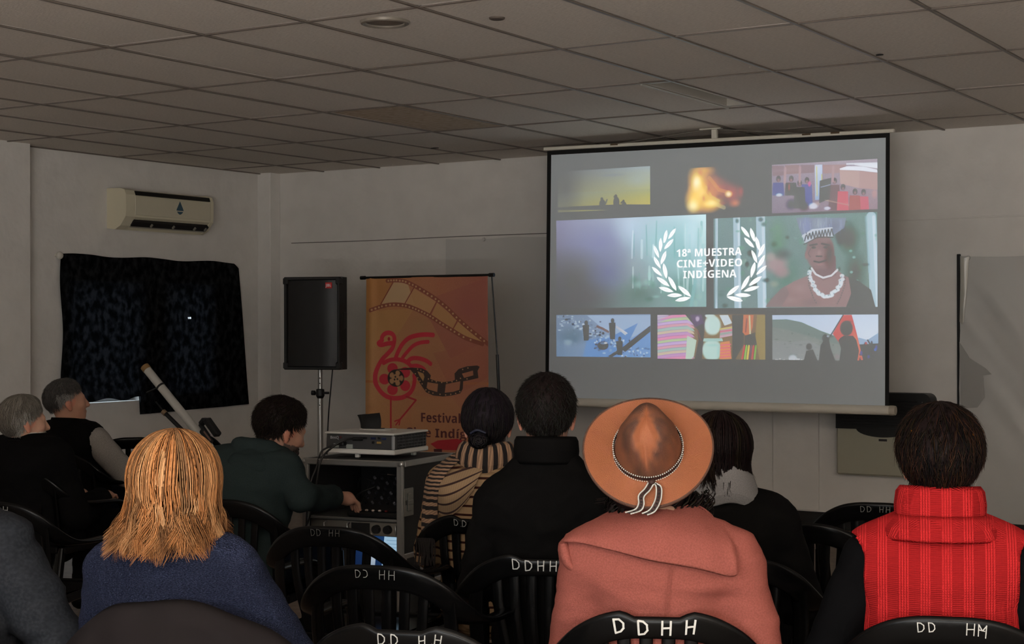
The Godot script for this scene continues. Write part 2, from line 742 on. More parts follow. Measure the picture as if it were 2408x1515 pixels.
func chairs() -> void:
	var pen := 0.0026
	chair("empty black armchair with faint chalk letters in front of the equipment rack", Vector3(-3.391, 0, -4.297), 14, false, [["DD", -0.055, 0.022, 0.021, 0.016], ["HH", 0.012, 0.022, 0.022, 0.016]], 0.3, 0.0008)
	chair("empty black armchair with thin DJ HH letters beside the blue sweater", Vector3(-2.719, 0, -3.667), 15, false, [["DC", -0.058, 0.022, 0.022, 0.013], ["HH", 0.014, 0.026, 0.028, 0.012]], 0.5, 0.001)
	chair("black armchair with D.D H.H letters at the bottom edge of the picture", Vector3(-2.146, 0, -2.983), 17, true, [["D.D", -0.048, 0.024, 0.02, 0.008], ["H.H", 0.048, 0.023, 0.024, 0.008]], 0.66, 0.0013)
	chair("black armchair under the person in the striped top", Vector3(-3.145, 0, -4.835), 12, true, [["D.D", -0.075, 0.022, 0.02, 0.012], ["HH", 0.02, 0.024, 0.03, 0.012]], 0.5, 0.0011)
	chair("black armchair with DDHH letters under the man in the black jacket", Vector3(-2.445, 0, -4.114), 23, true, [["DDHH", -0.08, 0.03, 0.037, 0.008]], 0.72, 0.0016)
	chair("black armchair with bold white DDHH letters under the coral jacket", Vector3(-1.718, 0, -3.435), 24, true, [["DDHH", -0.1, 0.034, 0.056, 0.003]], 0.8, 0.0024)
	chair("empty black armchair by the back wall, left of the red vest", Vector3(-2.037, 0, -5.932), 14, false, [["DD", -0.055, 0.022, 0.024, 0.012], ["HH", 0.015, 0.022, 0.024, 0.012]], 0.42, 0.001)
	chair("empty black armchair between the dark-haired woman and the red vest", Vector3(-2.05, 0, -5.20), 10, false, [["DDHH", -0.115, 0.024, 0.034, 0.01]], 0.42, 0.001)
	chair("black armchair with white DD HM letters under the red vest", Vector3(-1.098, 0, -3.701), 17, false, [["DD", -0.068, 0.022, 0.024, 0.012], ["HM", 0.04, 0.028, 0.025, 0.011]], 0.75, 0.0012)
	chair("black armchair with a letter H at the left edge of the picture", Vector3(-4.995, 0, -4.239), 18, false, [["DDHH", -0.078, 0.028, 0.045, 0.008]], 0.55, 0.0013)
	chair("black armchair holding a draped dark jacket under the blue sweater", Vector3(-2.70, 0, -2.80), 20, false, [])
	chair("glossy black armchair by the window cloth, left of the blonde hair", Vector3(-7.151, 0, -7.149), 48, false, [])
	chair("glossy black armchair behind the blonde hair, beside the slanted white tube", Vector3(-7.27, 0, -7.72), 44, false, [])
	chair("black armchair in the bottom left corner under the grey-blue jacket", Vector3(-3.36, 0, -2.56), 18, false, [])
	chair("black armchair under the woman with the grey scarf", Vector3(-1.93, 0, -4.335), 22, false, [])
	chair("black armchair under the man with the white beard", Vector3(-6.10, 0, -5.32), 4, false, [])
	chair("black armchair under the man in the black vest with grey sleeves", Vector3(-6.69, 0, -6.13), 4, false, [])
	chair("black armchair under the man in the dark green hoodie", Vector3(-4.28, 0, -4.76), 12, false, [])


# ------------------------------------------------------------------ the room
func room() -> void:
	var plaster := tri_mat(ntex(0.012, Color(0.865, 0.85, 0.83), Color(0.885, 0.87, 0.85), 3, 512), Vector3(0.5, 0.5, 0.5), 0.9, ntex(0.03, Color.BLACK, Color.WHITE, 4, 512), 0.15, true)
	var floor_m := tri_mat(ntex(0.02, Color(0.42, 0.355, 0.30), Color(0.50, 0.425, 0.36), 8, 512), Vector3(1, 1, 1), 0.45, null, 0.0, true)
	var b := MB.new()
	b.box(Vector3((XL + XR) / 2, -0.1, (ZB + ZF) / 2), Vector3(XR - XL + 0.4, 0.2, ZF - ZB + 0.4))
	struct("floor", b, floor_m)
	# left wall with a two-light window opening, a shallow pier and a corner column
	b = MB.new()
	var top := CEIL + 0.16
	var zs := [ZF + 0.2, -8.76, -9.56, -9.80, -10.38, ZB - 0.2]
	for k in 5:
		var z0: float = zs[k]
		var z1: float = zs[k + 1]
		if k == 1 or k == 3:
			var sill := 0.882 if k == 1 else 0.93
			b.box(Vector3(XL - 0.12, sill / 2, (z0 + z1) / 2), Vector3(0.24, sill, z0 - z1))
			b.box(Vector3(XL - 0.12, (1.83 + top) / 2, (z0 + z1) / 2), Vector3(0.24, top - 1.83, z0 - z1))
		else:
			b.box(Vector3(XL - 0.12, top / 2, (z0 + z1) / 2), Vector3(0.24, top, z0 - z1))
	b.box(Vector3(XL + 0.07, top / 2, (-8.27 + ZF) / 2), Vector3(0.14, top, ZF + 8.27), 0.006)
	b.box(Vector3(XL + 0.075, top / 2, -11.05), Vector3(0.15, top, 0.14), 0.006)
	struct("wall_left", b, plaster)
	b = MB.new()
	b.box(Vector3((XL + XR) / 2, top / 2, ZB - 0.1), Vector3(XR - XL + 0.4, top, 0.2))
	struct("wall_back", b, plaster)
	b = MB.new()
	b.box(Vector3(XR + 0.1, top / 2, (ZB + ZF) / 2), Vector3(0.2, top, ZF - ZB + 0.4))
	struct("wall_right", b, plaster)
	# rear wall behind the camera with the glazed entrance that lets the daylight in
	b = MB.new()
	var dx0 := -3.2
	var dx1 := 3.2
	b.box(Vector3((XL + dx0) / 2, top / 2, ZF + 0.1), Vector3(dx0 - XL, top, 0.2))
	b.box(Vector3((XR + dx1) / 2, top / 2, ZF + 0.1), Vector3(XR - dx1, top, 0.2))
	b.box(Vector3((dx0 + dx1) / 2, (2.45 + top) / 2, ZF + 0.1), Vector3(dx1 - dx0, top - 2.45, 0.2))
	struct("wall_rear", b, plaster)
	b = MB.new()
	for x in [dx0 + 0.03, (dx0 + dx1) / 2, dx1 - 0.03]:
		b.box(Vector3(x, 1.225, ZF + 0.1), Vector3(0.06, 2.45, 0.06), 0.005)
	for y in [0.05, 1.0, 2.42]:
		b.box(Vector3((dx0 + dx1) / 2, y, ZF + 0.1), Vector3(dx1 - dx0, 0.06, 0.06), 0.005)
	var door := struct("door_1", b, mat(Color(0.75, 0.75, 0.75), 0.4, 0.6))
	b = MB.new()
	b.box(Vector3((dx0 + dx1) / 2, 1.225, ZF + 0.1), Vector3(dx1 - dx0 - 0.1, 2.4, 0.006))
	var glass := mat(Color(0.9, 0.95, 0.95, 0.12), 0.05)
	glass.transparency = BaseMaterial3D.TRANSPARENCY_ALPHA
	part("pane", b, glass, door)
	# the window behind the black cloth
	for w in [[-8.76, -9.56, 0.882], [-9.80, -10.38, 0.93]]:
		b = MB.new()
		var zc: float = (w[0] + w[1]) / 2
		var ww: float = w[0] - w[1]
		for z in [w[0] - 0.02, w[1] + 0.02]:
			b.box(Vector3(XL - 0.14, (w[2] + 1.83) / 2, z), Vector3(0.05, 1.83 - w[2], 0.04), 0.004)
		for y in [w[2] + 0.02, 1.81]:
			b.box(Vector3(XL - 0.14, y, zc), Vector3(0.05, 0.04, ww - 0.08), 0.004)
		var fr := struct("window_1" if w[2] < 0.9 else "window_2", b, mat(Color(0.8, 0.8, 0.8), 0.5))
		b = MB.new()
		b.box(Vector3(XL - 0.14, (w[2] + 1.83) / 2, zc), Vector3(0.006, 1.83 - w[2] - 0.08, ww - 0.08))
		part("pane", b, glass, fr)
	var wl := AreaLight3D.new()   # daylight outside that window
	wl.name = "window_daylight"
	wl.area_size = Vector2(1.9, 1.2)
	wl.position = Vector3(XL - 1.1, 1.4, -9.57)
	wl.rotation_degrees.y = -90.0
	wl.light_color = Color(0.86, 0.94, 1.0)
	wl.light_energy = 11.0
	wl.shadow_enabled = true
	add_child(wl)
	# black skirting and the flat boards under the screen
	var black := mat(Color(0.05, 0.048, 0.05), 0.6)
	b = MB.new()
	b.box(Vector3((XL + XR) / 2 + 0.1, 0.06, ZB + 0.012), Vector3(XR - XL - 0.2, 0.12, 0.024), 0.004)
	struct("baseboard_back", b, black)
	b = MB.new()
	b.box(Vector3(XL + 0.012, 0.06, -9.6), Vector3(0.024, 0.12, 2.6), 0.004)
	struct("baseboard_left", b, black)
	b = MB.new()
	b.box(Vector3(-4.417, 1.48, ZB + 0.012), Vector3(0.354, 2.7, 0.024), 0.003)
	struct("trim_1", b, plaster)
	b = MB.new()
	b.box(Vector3(-3.4, 2.222, ZB + 0.004), Vector3(1.4, 0.012, 0.008), 0.002)
	struct("trim_2", b, plaster)
	ceiling()


func ceiling() -> void:
	var board := tri_mat(ntex(0.05, Color(0.84, 0.805, 0.765), Color(0.90, 0.865, 0.825), 21, 512, 3), Vector3(1.2, 1.2, 5.0), 0.95, ntex(0.06, Color.BLACK, Color.WHITE, 22, 512, 4), 0.12, true)
	var stained := tri_mat(ntex(0.02, Color(0.70, 0.62, 0.52), Color(0.80, 0.74, 0.67), 25, 512, 3), Vector3(1.2, 1.2, 3.0), 0.95, null, 0.0, true)
	var b := MB.new()
	b.box(Vector3((XL + XR) / 2, CEIL + 0.26, (ZB + ZF) / 2), Vector3(XR - XL + 0.4, 0.2, ZF - ZB + 0.4))
	# the part of the board ceiling behind the camera
	b.box(Vector3((XL + XR) / 2, CEIL + 0.012, (ZF - 3.175) / 2), Vector3(XR - XL, 0.02, ZF + 3.175))
	b.box(Vector3(0.49 + (XR - 0.49) / 2, CEIL + 0.012, (ZB - 3.175) / 2), Vector3(XR - 0.49, 0.02, -ZB - 3.175))
	var c := struct("ceiling", b, board)
	var gx := -6.369
	var gz := -5.615
	var meshes := {}
	var bar_m := mat(Color(0.50, 0.46, 0.43), 0.4, 0.3)
	for a in range(-2, 5):
		for k in range(-6, 12):
			var x0 := maxf(gx + 0.61 * k, XL + 0.005)
			var x1 := gx + 0.61 * (k + 1)
			var z0 := gz - 1.22 * a
			var z1 := maxf(z0 - 1.22, ZB + 0.005)
			if x1 < XL + 0.03 or z0 < ZB + 0.03 or x0 > 0.48:
				continue
			if a == 2 and k == 3:
				x1 = -4.13
			var w := x1 - x0 - 0.01
			var l := z0 - z1 - 0.01
			var key := [snappedf(w, 0.001), snappedf(l, 0.001)]
			if not meshes.has(key):
				var t := MB.new()
				t.box(Vector3(0, 0.0075, 0), Vector3(w, 0.015, l), 0.003)
				meshes[key] = t.mesh()
			var o := inst("ceiling_tile", meshes[key], stained if (a == 2 and k == 0) else board, c)
			o.position = Vector3((x0 + x1) / 2, CEIL + 0.004 + rng.randf_range(-0.001, 0.003), (z0 + z1) / 2)
			o.rotation = Vector3(rng.randf_range(-0.0022, 0.0022), 0, rng.randf_range(-0.004, 0.004))
	for k in range(-5, 12):
		b = MB.new()
		b.box(Vector3(gx + 0.61 * k, CEIL - 0.001, (ZB - 3.2) / 2), Vector3(0.018, 0.008, -ZB - 3.2), 0.002)
		part("grid_bar", b, bar_m, c)
	for a in range(-2, 5):
		b = MB.new()
		b.box(Vector3((XL + 0.5) / 2, CEIL + 0.001, gz - 1.22 * a), Vector3(0.5 - XL, 0.007, 0.016), 0.002)
		part("cross_bar", b, bar_m, c)
	# recessed tube fitting without its tube
	var lt := thing("fluorescent_fitting", "empty recessed tube light fitting in the ceiling above the screen", "light fitting", Vector3(-4.03, CEIL, -8.68))
	var wm := mat(Color(0.74, 0.72, 0.68), 0.45)
	b = MB.new()
	b.box(Vector3(0, 0.115, 0), Vector3(0.19, 0.01, 1.19), 0.002)
	b.box(Vector3(-0.09, 0.06, 0), Vector3(0.012, 0.11, 1.19), 0.002)
	b.box(Vector3(0.09, 0.06, 0), Vector3(0.012, 0.11, 1.19), 0.002)
	part("tray", b, wm, lt)
	b = MB.new()
	b.prism(PackedVector2Array([Vector2(-0.035, 0), Vector2(0.035, 0), Vector2(0.02, 0.04), Vector2(-0.02, 0.04)]), -0.55, 0.5, Basis(Vector3(1, 0, 0), Vector3(0, 1, 0), Vector3(0, 0, 1)), Vector3(0, 0.07, 0))
	part("reflector", b, wm, lt)
	for z in [-0.56, 0.565]:
		b = MB.new()
		b.box(Vector3(0, 0.06, z), Vector3(0.17, 0.105, 0.06), 0.004)
		var cp := part("end_cap", b, wm, lt)
		b = MB.new()
		b.box(Vector3(0.03, 0.03, z + 0.032), Vector3(0.035, 0.014, 0.008), 0.002)
		part("socket", b, mat(Color(0.12, 0.11, 0.1), 0.6), cp)
	b = MB.new()
	for x in [-0.1, 0.1]:
		b.box(Vector3(x, 0, 0), Vector3(0.014, 0.008, 1.2), 0.002)
	part("frame", b, wm, lt)
	# round downlight, switched off
	var dl := thing("downlight", "round white ceiling downlight, switched off", "light fitting", Vector3(-4.25, CEIL, -5.806))
	b = MB.new()
	b.lathe([[0.085, 0.0], [0.088, -0.006], [0.098, -0.012], [0.108, -0.008], [0.112, 0.003]], 40)
	part("trim_ring", b, mat(Color(0.55, 0.52, 0.48), 0.4, 0.3), dl)
	b = MB.new()
	b.lathe([[0.0, -0.003], [0.05, -0.003], [0.0855, -0.001]], 40)
	part("diffuser", b, mat(Color(0.40, 0.38, 0.35), 0.3), dl)
	var pl := thing("ceiling_plug", "small round dark cap in the ceiling beside the downlight", "cap", Vector3(-3.78, CEIL, -6.0))
	b = MB.new()
	b.lathe([[0.0, -0.006], [0.028, -0.006], [0.034, -0.003], [0.036, 0.003]], 24)
	part("cover", b, mat(Color(0.36, 0.32, 0.29), 0.8), pl)
	for q in [[Vector3(-2.66, CEIL - 0.003, -7.83), 0.05, "dark broken chip in a ceiling tile on the right"], [Vector3(-6.93, CEIL - 0.003, -10.1), 0.09, "dark gap at a ceiling tile edge left of the screen"]]:
		b = MB.new()
		var pg := PackedVector2Array()
		for i in 9:
			var a2 := TAU * i / 9
			pg.append(Vector2(cos(a2) * q[1] * 0.5 * rng.randf_range(0.7, 1.1), sin(a2) * 0.016 * rng.randf_range(0.6, 1.2)))
		b.prism(pg, -0.002, 0.002, Basis(Vector3(1, 0, 0), Vector3(0, 0, 1), Vector3(0, -1, 0)))
		var ch := part("tile_chip", b, mat(Color(0.06, 0.05, 0.05), 0.9), self)
		ch.position = q[0]
		tag(ch, q[2], "chip")


# ------------------------------------------------------------------ on the walls
func wall_things() -> void:
	# ---- black cloth over the left window
	var b := MB.new()
	var cm := tri_mat(ntex(0.022, Color(0.03, 0.032, 0.035), Color(0.15, 0.152, 0.158), 31, 512, 6), Vector3(1.1, 0.8, 1.1), 1.0)
	cm.metallic_specular = 0.1
	cm.backlight_enabled = true
	cm.backlight = Color(0.42, 0.43, 0.46)
	var rows := []
	var nu := 120
	var nv := 80
	for j in nv + 1:
		var t := float(j) / nv
		var row := PackedVector3Array()
		for i in nu + 1:
			var s := float(i) / nu
			var z := lerpf(-8.665, lerpf(-10.70, -10.845, t), s) + 0.012 * sin(t * 9.0) * (1.0 - s)
			var yt := lerpf(2.045, 2.035, s) + 0.008 * sin(s * 17.0)
			var yb := (0.905 + 0.012 * sin(s * 38.0)) if s < 0.385 else lerpf(0.768, 0.795, (s - 0.385) / 0.615)
			if s > 0.97:
				yt -= (s - 0.97) * 1.2
			var y := lerpf(yt, yb, t)
			var bulge := 0.028 + 0.012 * sin(s * 21.0 + t * 3.0) * t + 0.006 * sin(s * 47.0) + (0.03 * maxf(0.0, t - 0.9) * 10.0 if s < 0.385 else 0.0)
			row.append(Vector3(XL + bulge, y, z))
		rows.append(row)
	for row in rows:
		for w in row:
			b.p(w)
	for k in nv:
		for i in nu:
			var a0 := k * (nu + 1) + i
			if k == 30 and (i == 80 or i == 81):   # a small hole that lets a spot of daylight through
				continue
			b.tri(a0, a0 + nu + 1, a0 + nu + 2)
			b.tri(a0, a0 + nu + 2, a0 + 1)
	var cl := thing("window_cloth", "large black cloth pinned over the window on the left wall", "cloth")
	part("cloth", b, cm, cl)
	b = MB.new()
	b.ball(Vector3(XL + 0.04, 2.03, -8.64), Vector3(0.028, 0.03, 0.03), 14, 8)
	b.tube(PackedVector3Array([Vector3(XL, 2.03, -8.64), Vector3(XL + 0.03, 2.03, -8.64)]), 0.014, 10)
	part("rod_knob", b, mat(Color(0.82, 0.8, 0.76), 0.5), cl)
	# ---- split air conditioner
	var ac := thing("air_conditioner", "cream split air conditioner above the black window cloth", "air conditioner", Vector3(XL, 2.255, -9.675))
	var cream := mat(Color(0.86, 0.83, 0.73), 0.45)
	b = MB.new()
	var side := PackedVector2Array([Vector2(0, 0.01), Vector2(0.09, 0.0), Vector2(0.15, 0.03), Vector2(0.205, 0.1), Vector2(0.21, 0.14), Vector2(0.21, 0.275), Vector2(0.195, 0.31), Vector2(0.15, 0.325), Vector2(0.0, 0.33)])
	var inner := PackedVector2Array([Vector2(0, 0.01), Vector2(0.09, 0.0), Vector2(0.13, 0.045), Vector2(0.2, 0.1), Vector2(0.205, 0.14), Vector2(0.205, 0.27), Vector2(0.19, 0.3), Vector2(0.15, 0.318), Vector2(0.0, 0.325)])
	var turn := Basis(Vector3(1, 0, 0), Vector3(0, 1, 0), Vector3(0, 0, 1))
	b.prism(side, 0.40, 0.505, turn)
	b.prism(side, -0.505, -0.47, turn)
	b.prism(inner, -0.475, 0.405, turn)
	part("body", b, cream, ac)
	b = MB.new()
	b.box(Vector3(0.2, 0.288, -0.03), Vector3(0.02, 0.034, 0.865), 0.002, Basis(Vector3(0, 0, 1), 0.35))
	part("intake_grille", b, mat(Color(0.03, 0.03, 0.035), 0.4), ac)
	b = MB.new()
	b.box(Vector3(0.208, 0.19, -0.03), Vector3(0.008, 0.15, 0.868), 0.002)
	var fp := part("front_panel", b, mat(Color(0.82, 0.79, 0.70), 0.4), ac)
	b = MB.new()
	b.box(Vector3(0.165, 0.057, -0.03), Vector3(0.05, 0.042, 0.865), 0.002, Basis(Vector3(0, 0, 1), 0.75))
	var ot := part("outlet", b, mat(Color(0.07, 0.055, 0.05), 0.7), ac)
	for z in [0.2, -0.05, -0.3, -0.43]:
		b = MB.new()
		b.box(Vector3(0.176, 0.05, z), Vector3(0.03, 0.05, 0.012), 0.002, Basis(Vector3(0, 0, 1), 0.75))
		part("vane", b, mat(Color(0.5, 0.48, 0.44), 0.6), ot)
	b = MB.new()
	b.box(Vector3(0.15, 0.024, -0.03), Vector3(0.012, 0.006, 0.865), 0.001, Basis(Vector3(0, 0, 1), 0.75))
	part("flap", b, mat(Color(0.62, 0.6, 0.55), 0.5), ac)
	b = MB.new()
	var bl := Basis(Vector3(0, 0, -1), Vector3(0, 1, 0), Vector3(1, 0, 0))
	b.prism(PackedVector2Array([Vector2(0, 0.06), Vector2(0.04, -0.01), Vector2(0.04, -0.018), Vector2(-0.04, -0.018), Vector2(-0.04, -0.01)]), 0, 0.001, bl, Vector3(0.2125, 0.195, -0.1))
	b.prism(PackedVector2Array([Vector2(-0.036, -0.026), Vector2(0.036, -0.026), Vector2(0.02, -0.042), Vector2(0, -0.05), Vector2(-0.02, -0.042)]), 0, 0.001, bl, Vector3(0.2125, 0.195, -0.1))
	part("emblem", b, mat(Color(0.24, 0.36, 0.42), 0.6), fp)
	# ---- wall heater under the right end of the screen
	var he := thing("wall_heater", "beige wall heater with black grille top on the back wall below the screen", "heater", Vector3(-3.718, 0.413, ZB))
	b = MB.new()
	b.box(Vector3(0, 0.17, 0.07), Vector3(0.685, 0.34, 0.14), 0.012)
	part("front_panel", b, mat(Color(0.66, 0.65, 0.58), 0.45), he)
	var hk := mat(Color(0.045, 0.045, 0.048), 0.5)
	b = MB.new()
	var rr := PackedVector2Array()
	for q in [[0.29, 0.535, 0.0], [-0.29, 0.535, PI / 2]]:
		for i in 7:
			var a: float = q[2] + PI / 2 * i / 6
			rr.append(Vector2(q[0] + 0.053 * cos(a), q[1] + 0.053 * sin(a)))
	rr.append(Vector2(-0.343, 0.33))
	rr.append(Vector2(0.343, 0.33))
	b.prism(rr, 0.0, 0.15)
	part("top_housing", b, hk, he)
	b = MB.new()
	var arc := PackedVector2Array([Vector2(0.2, 0.34), Vector2(-0.2, 0.34)])
	for i in 17:
		var a := PI + PI * i / 16
		arc.append(Vector2(0.19 * cos(a), 0.335 + 0.06 * sin(a)))
	b.prism(arc, 0.13, 0.156)
	part("half_round_plate", b, hk, he)
	for y in 9:
		b = MB.new()
		b.box(Vector3(-0.02, 0.36 + y * 0.021, 0.152), Vector3(0.54, 0.008, 0.008), 0.002)
		part("grille_bar", b, hk, he)
	for y in 8:
		b = MB.new()
		b.box(Vector3(0.285, 0.43 + y * 0.014, 0.1505), Vector3(0.006, 0.006, 0.002))
		part("slot", b, mat(Color(0.45, 0.43, 0.4), 0.6), he)
	b = MB.new()
	b.box(Vector3(0.0, 0.255, 0.141), Vector3(0.06, 0.016, 0.002))
	part("name_plate", b, mat(Color(0.16, 0.13, 0.13), 0.5), he)
	# ---- sheets hung on the back wall
	sheet("wall_sheet", "plain grey sheet pinned to the back wall left of the screen", -7.5, -5.2, 2.205, 0.15, 0.35, Color(0.80, 0.79, 0.775), 0.85, 5)
	var ps := sheet("plastic_sheet", "shiny grey plastic sheet hung at the right edge of the back wall", -3.2, -1.2, 1.955, 0.12, 0.8, Color(0.76, 0.755, 0.74), 0.5, 11)
	b = MB.new()
	b.box(Vector3(-3.215, 1.03, ZB + 0.012), Vector3(0.024, 1.88, 0.02), 0.003)
	part("dark_edge", b, mat(Color(0.025, 0.025, 0.028), 0.6), ps)
	b = MB.new()
	b.prism(PackedVector2Array([Vector2(-3.2, 1.36), Vector2(-3.13, 1.25), Vector2(-3.02, 1.18), Vector2(-2.98, 1.14), Vector2(-3.04, 1.13), Vector2(-3.03, 0.98), Vector2(-3.08, 0.91), Vector2(-3.19, 0.9)]), 0.055, 0.058, Basis.IDENTITY, Vector3(0, 0, ZB))
	part("torn_patch", b, mat(Color(0.64, 0.635, 0.62), 0.7), ps)
	b = MB.new()
	b.grid([PackedVector3Array([Vector3(-3.19, 1.95, ZB + 0.06), Vector3(-3.16, 1.94, ZB + 0.075), Vector3(-3.13, 1.95, ZB + 0.06)]), PackedVector3Array([Vector3(-3.195, 1.7, ZB + 0.05), Vector3(-3.17, 1.7, ZB + 0.07), Vector3(-3.15, 1.7, ZB + 0.06)]), PackedVector3Array([Vector3(-3.2, 1.5, ZB + 0.05), Vector3(-3.18, 1.48, ZB + 0.06), Vector3(-3.17, 1.5, ZB + 0.055)])])
	part("tape", b, mat(Color(0.75, 0.74, 0.7), 0.25), ps)
	b = MB.new()
	b.tube(curve([Vector3(-9.17, 2.222, ZB + 0.004), Vector3(-8.3, 2.218, ZB + 0.004), Vector3(-7.4, 2.224, ZB + 0.004), Vector3(-6.0, 2.222, ZB + 0.004)], 12), 0.0035, 5)
	tag(part("taut_cord", b, mat(Color(0.5, 0.48, 0.46), 0.8), self), "thin cord stretched along the back wall above the banner", "cord")


func sheet(called: String, label: String, x0: float, x1: float, y1: float, y0: float, wave: float, col: Color, rough: float, seed_: int) -> Node3D:
	var t := thing(called, label, "sheet")
	var b := MB.new()
	var n := FastNoiseLite.new()
	n.seed = seed_
	n.frequency = 0.9
	var rows := []
	for j in 33:
		var row := PackedVector3Array()
		var s := j / 32.0
		for i in 49:
			var u := i / 48.0
			var x := lerpf(x0, x1, u) - 0.02 * s * (1.0 - u) * wave
			var y := lerpf(y1 - 0.012 * absf(sin(u * 11.0)), y0, s)
			var f := n.get_noise_2d(x * 2.2 + y * 1.3, y * 0.5) + 0.5 * n.get_noise_2d(x * 5.0 + y * 4.0, y * 0.8)
			row.append(Vector3(x, y, ZB + 0.018 + 0.012 * wave + 0.03 * wave * f * minf(1.0, s * 4.0 + 0.2) + 0.004))
		rows.append(row)
	b.grid(rows)
	var m := mat(col, rough)
	part("sheet", b, m, t)
	for k in 3:
		b = MB.new()
		var x := lerpf(x0 + 0.06, x1 - 0.2, k / 2.0) + (0.33 if k == 0 and wave < 0.5 else 0.0)
		b.lathe([[0.0, 0.012], [0.014, 0.01], [0.016, 0.0]], 10, Basis(Vector3(1, 0, 0), PI / 2), Vector3(x, y1 - 0.015, ZB + 0.045))
		part("pin", b, m, t)
	return t


# ------------------------------------------------------------------ projection screen
func projection_screen() -> void:
	var t := thing("projection_screen", "large white projection screen showing a festival title picture", "screen", Vector3(0, 0, -10.15))
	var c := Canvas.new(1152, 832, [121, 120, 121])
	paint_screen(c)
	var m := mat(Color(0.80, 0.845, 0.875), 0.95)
	m.emission_enabled = true  # projected light is put in as glow of the fabric; the projector casts none
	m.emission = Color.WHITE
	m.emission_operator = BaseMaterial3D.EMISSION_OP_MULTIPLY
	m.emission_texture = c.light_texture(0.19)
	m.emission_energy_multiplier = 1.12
	var tl := Vector3(-5.928, 2.731, 0)
	var tr := Vector3(-3.411, 2.697, 0)
	var br := Vector3(-3.422, 0.95, 0)
	var bl := Vector3(-5.956, 0.95, 0)
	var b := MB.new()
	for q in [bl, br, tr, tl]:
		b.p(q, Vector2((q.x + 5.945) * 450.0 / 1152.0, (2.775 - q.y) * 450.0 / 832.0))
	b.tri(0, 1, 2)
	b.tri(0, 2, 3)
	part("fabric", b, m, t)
	var black := mat(Color(0.02, 0.02, 0.022), 0.8)
	b = MB.new()
	var otl := Vector3(-5.962, 2.762, 0)
	var otr := Vector3(-3.385, 2.735, 0)
	var obr := Vector3(-3.396, 0.95, 0)
	var obl := Vector3(-5.985, 0.95, 0)
	b.quad(tl, tr, otr, otl)
	b.quad(tr, br, obr, otr)
	b.quad(bl, tl, otl, obl)
	part("border", b, black, t)
	b = MB.new()
	b.quad(obr + Vector3(0, 0, -0.004), obl + Vector3(0, 0, -0.004), otl + Vector3(0, 0, -0.004), otr + Vector3(0, 0, -0.004))
	part("backing", b, black, t)
	var white := mat(Color(0.86, 0.84, 0.79), 0.4)
	b = MB.new()
	var dir := (Vector3(-3.355, 2.738, 0) - Vector3(-5.985, 2.778, 0)).normalized()
	b.box(Vector3(-4.67, 2.758, 0), Vector3(2.635, 0.024, 0.03), 0.004, Basis(dir, Vector3(-dir.y, dir.x, 0), Vector3.BACK))
	var tc := part("top_bar", b, white, t)
	for x in [-5.4, -3.95, -3.75]:
		b = MB.new()
		b.tube(PackedVector3Array([Vector3(x - 0.03, 2.774 - (x + 5.4) * 0.015, 0.01), Vector3(x + 0.03, 2.773 - (x + 5.4) * 0.015, 0.01)]), 0.008, 6)
		part("hook", b, mat(Color(0.35, 0.28, 0.2), 0.6), tc)
	b = MB.new()
	b.lathe([[0.0, 1.29], [0.026, 1.29], [0.031, 1.28], [0.031, -1.28], [0.026, -1.29], [0.0, -1.29]], 20, Basis(Vector3(0, 1, 0), Vector3(1, 0, 0), Vector3(0, 0, 1)), Vector3(-4.665, 0.925, 0.012))
	var rd := part("bottom_roller", b, white, t)
	b = MB.new()
	b.lathe([[0.0, 0.02], [0.03, 0.018], [0.033, 0.0], [0.033, -0.02], [0.0, -0.02]], 20, Basis(Vector3(0, -1, 0), Vector3(1, 0, 0), Vector3(0, 0, 1)), Vector3(-3.365, 0.925, 0.012))
	part("end_cap", b, mat(Color(0.70, 0.66, 0.60), 0.5), rd)
	b = MB.new()
	b.box(Vector3(-4.632, CEIL - 0.035, -0.02), Vector3(0.04, 0.075, 0.03), 0.004)
	b.box(Vector3(-4.65, CEIL - 0.004, -0.0), Vector3(0.16, 0.01, 0.05), 0.003)
	part("ceiling_bracket", b, white, t)
	for x in [-5.39, -3.94]:
		b = MB.new()
		b.tube(PackedVector3Array([Vector3(-4.7 if x < -5 else -4.6, CEIL - 0.01, 0.01), Vector3(x, 2.775 - (x + 5.4) * 0.015, 0.012)]), 0.004, 6)
		part("support_wire", b, mat(Color(0.55, 0.53, 0.5), 0.5, 0.5), t)


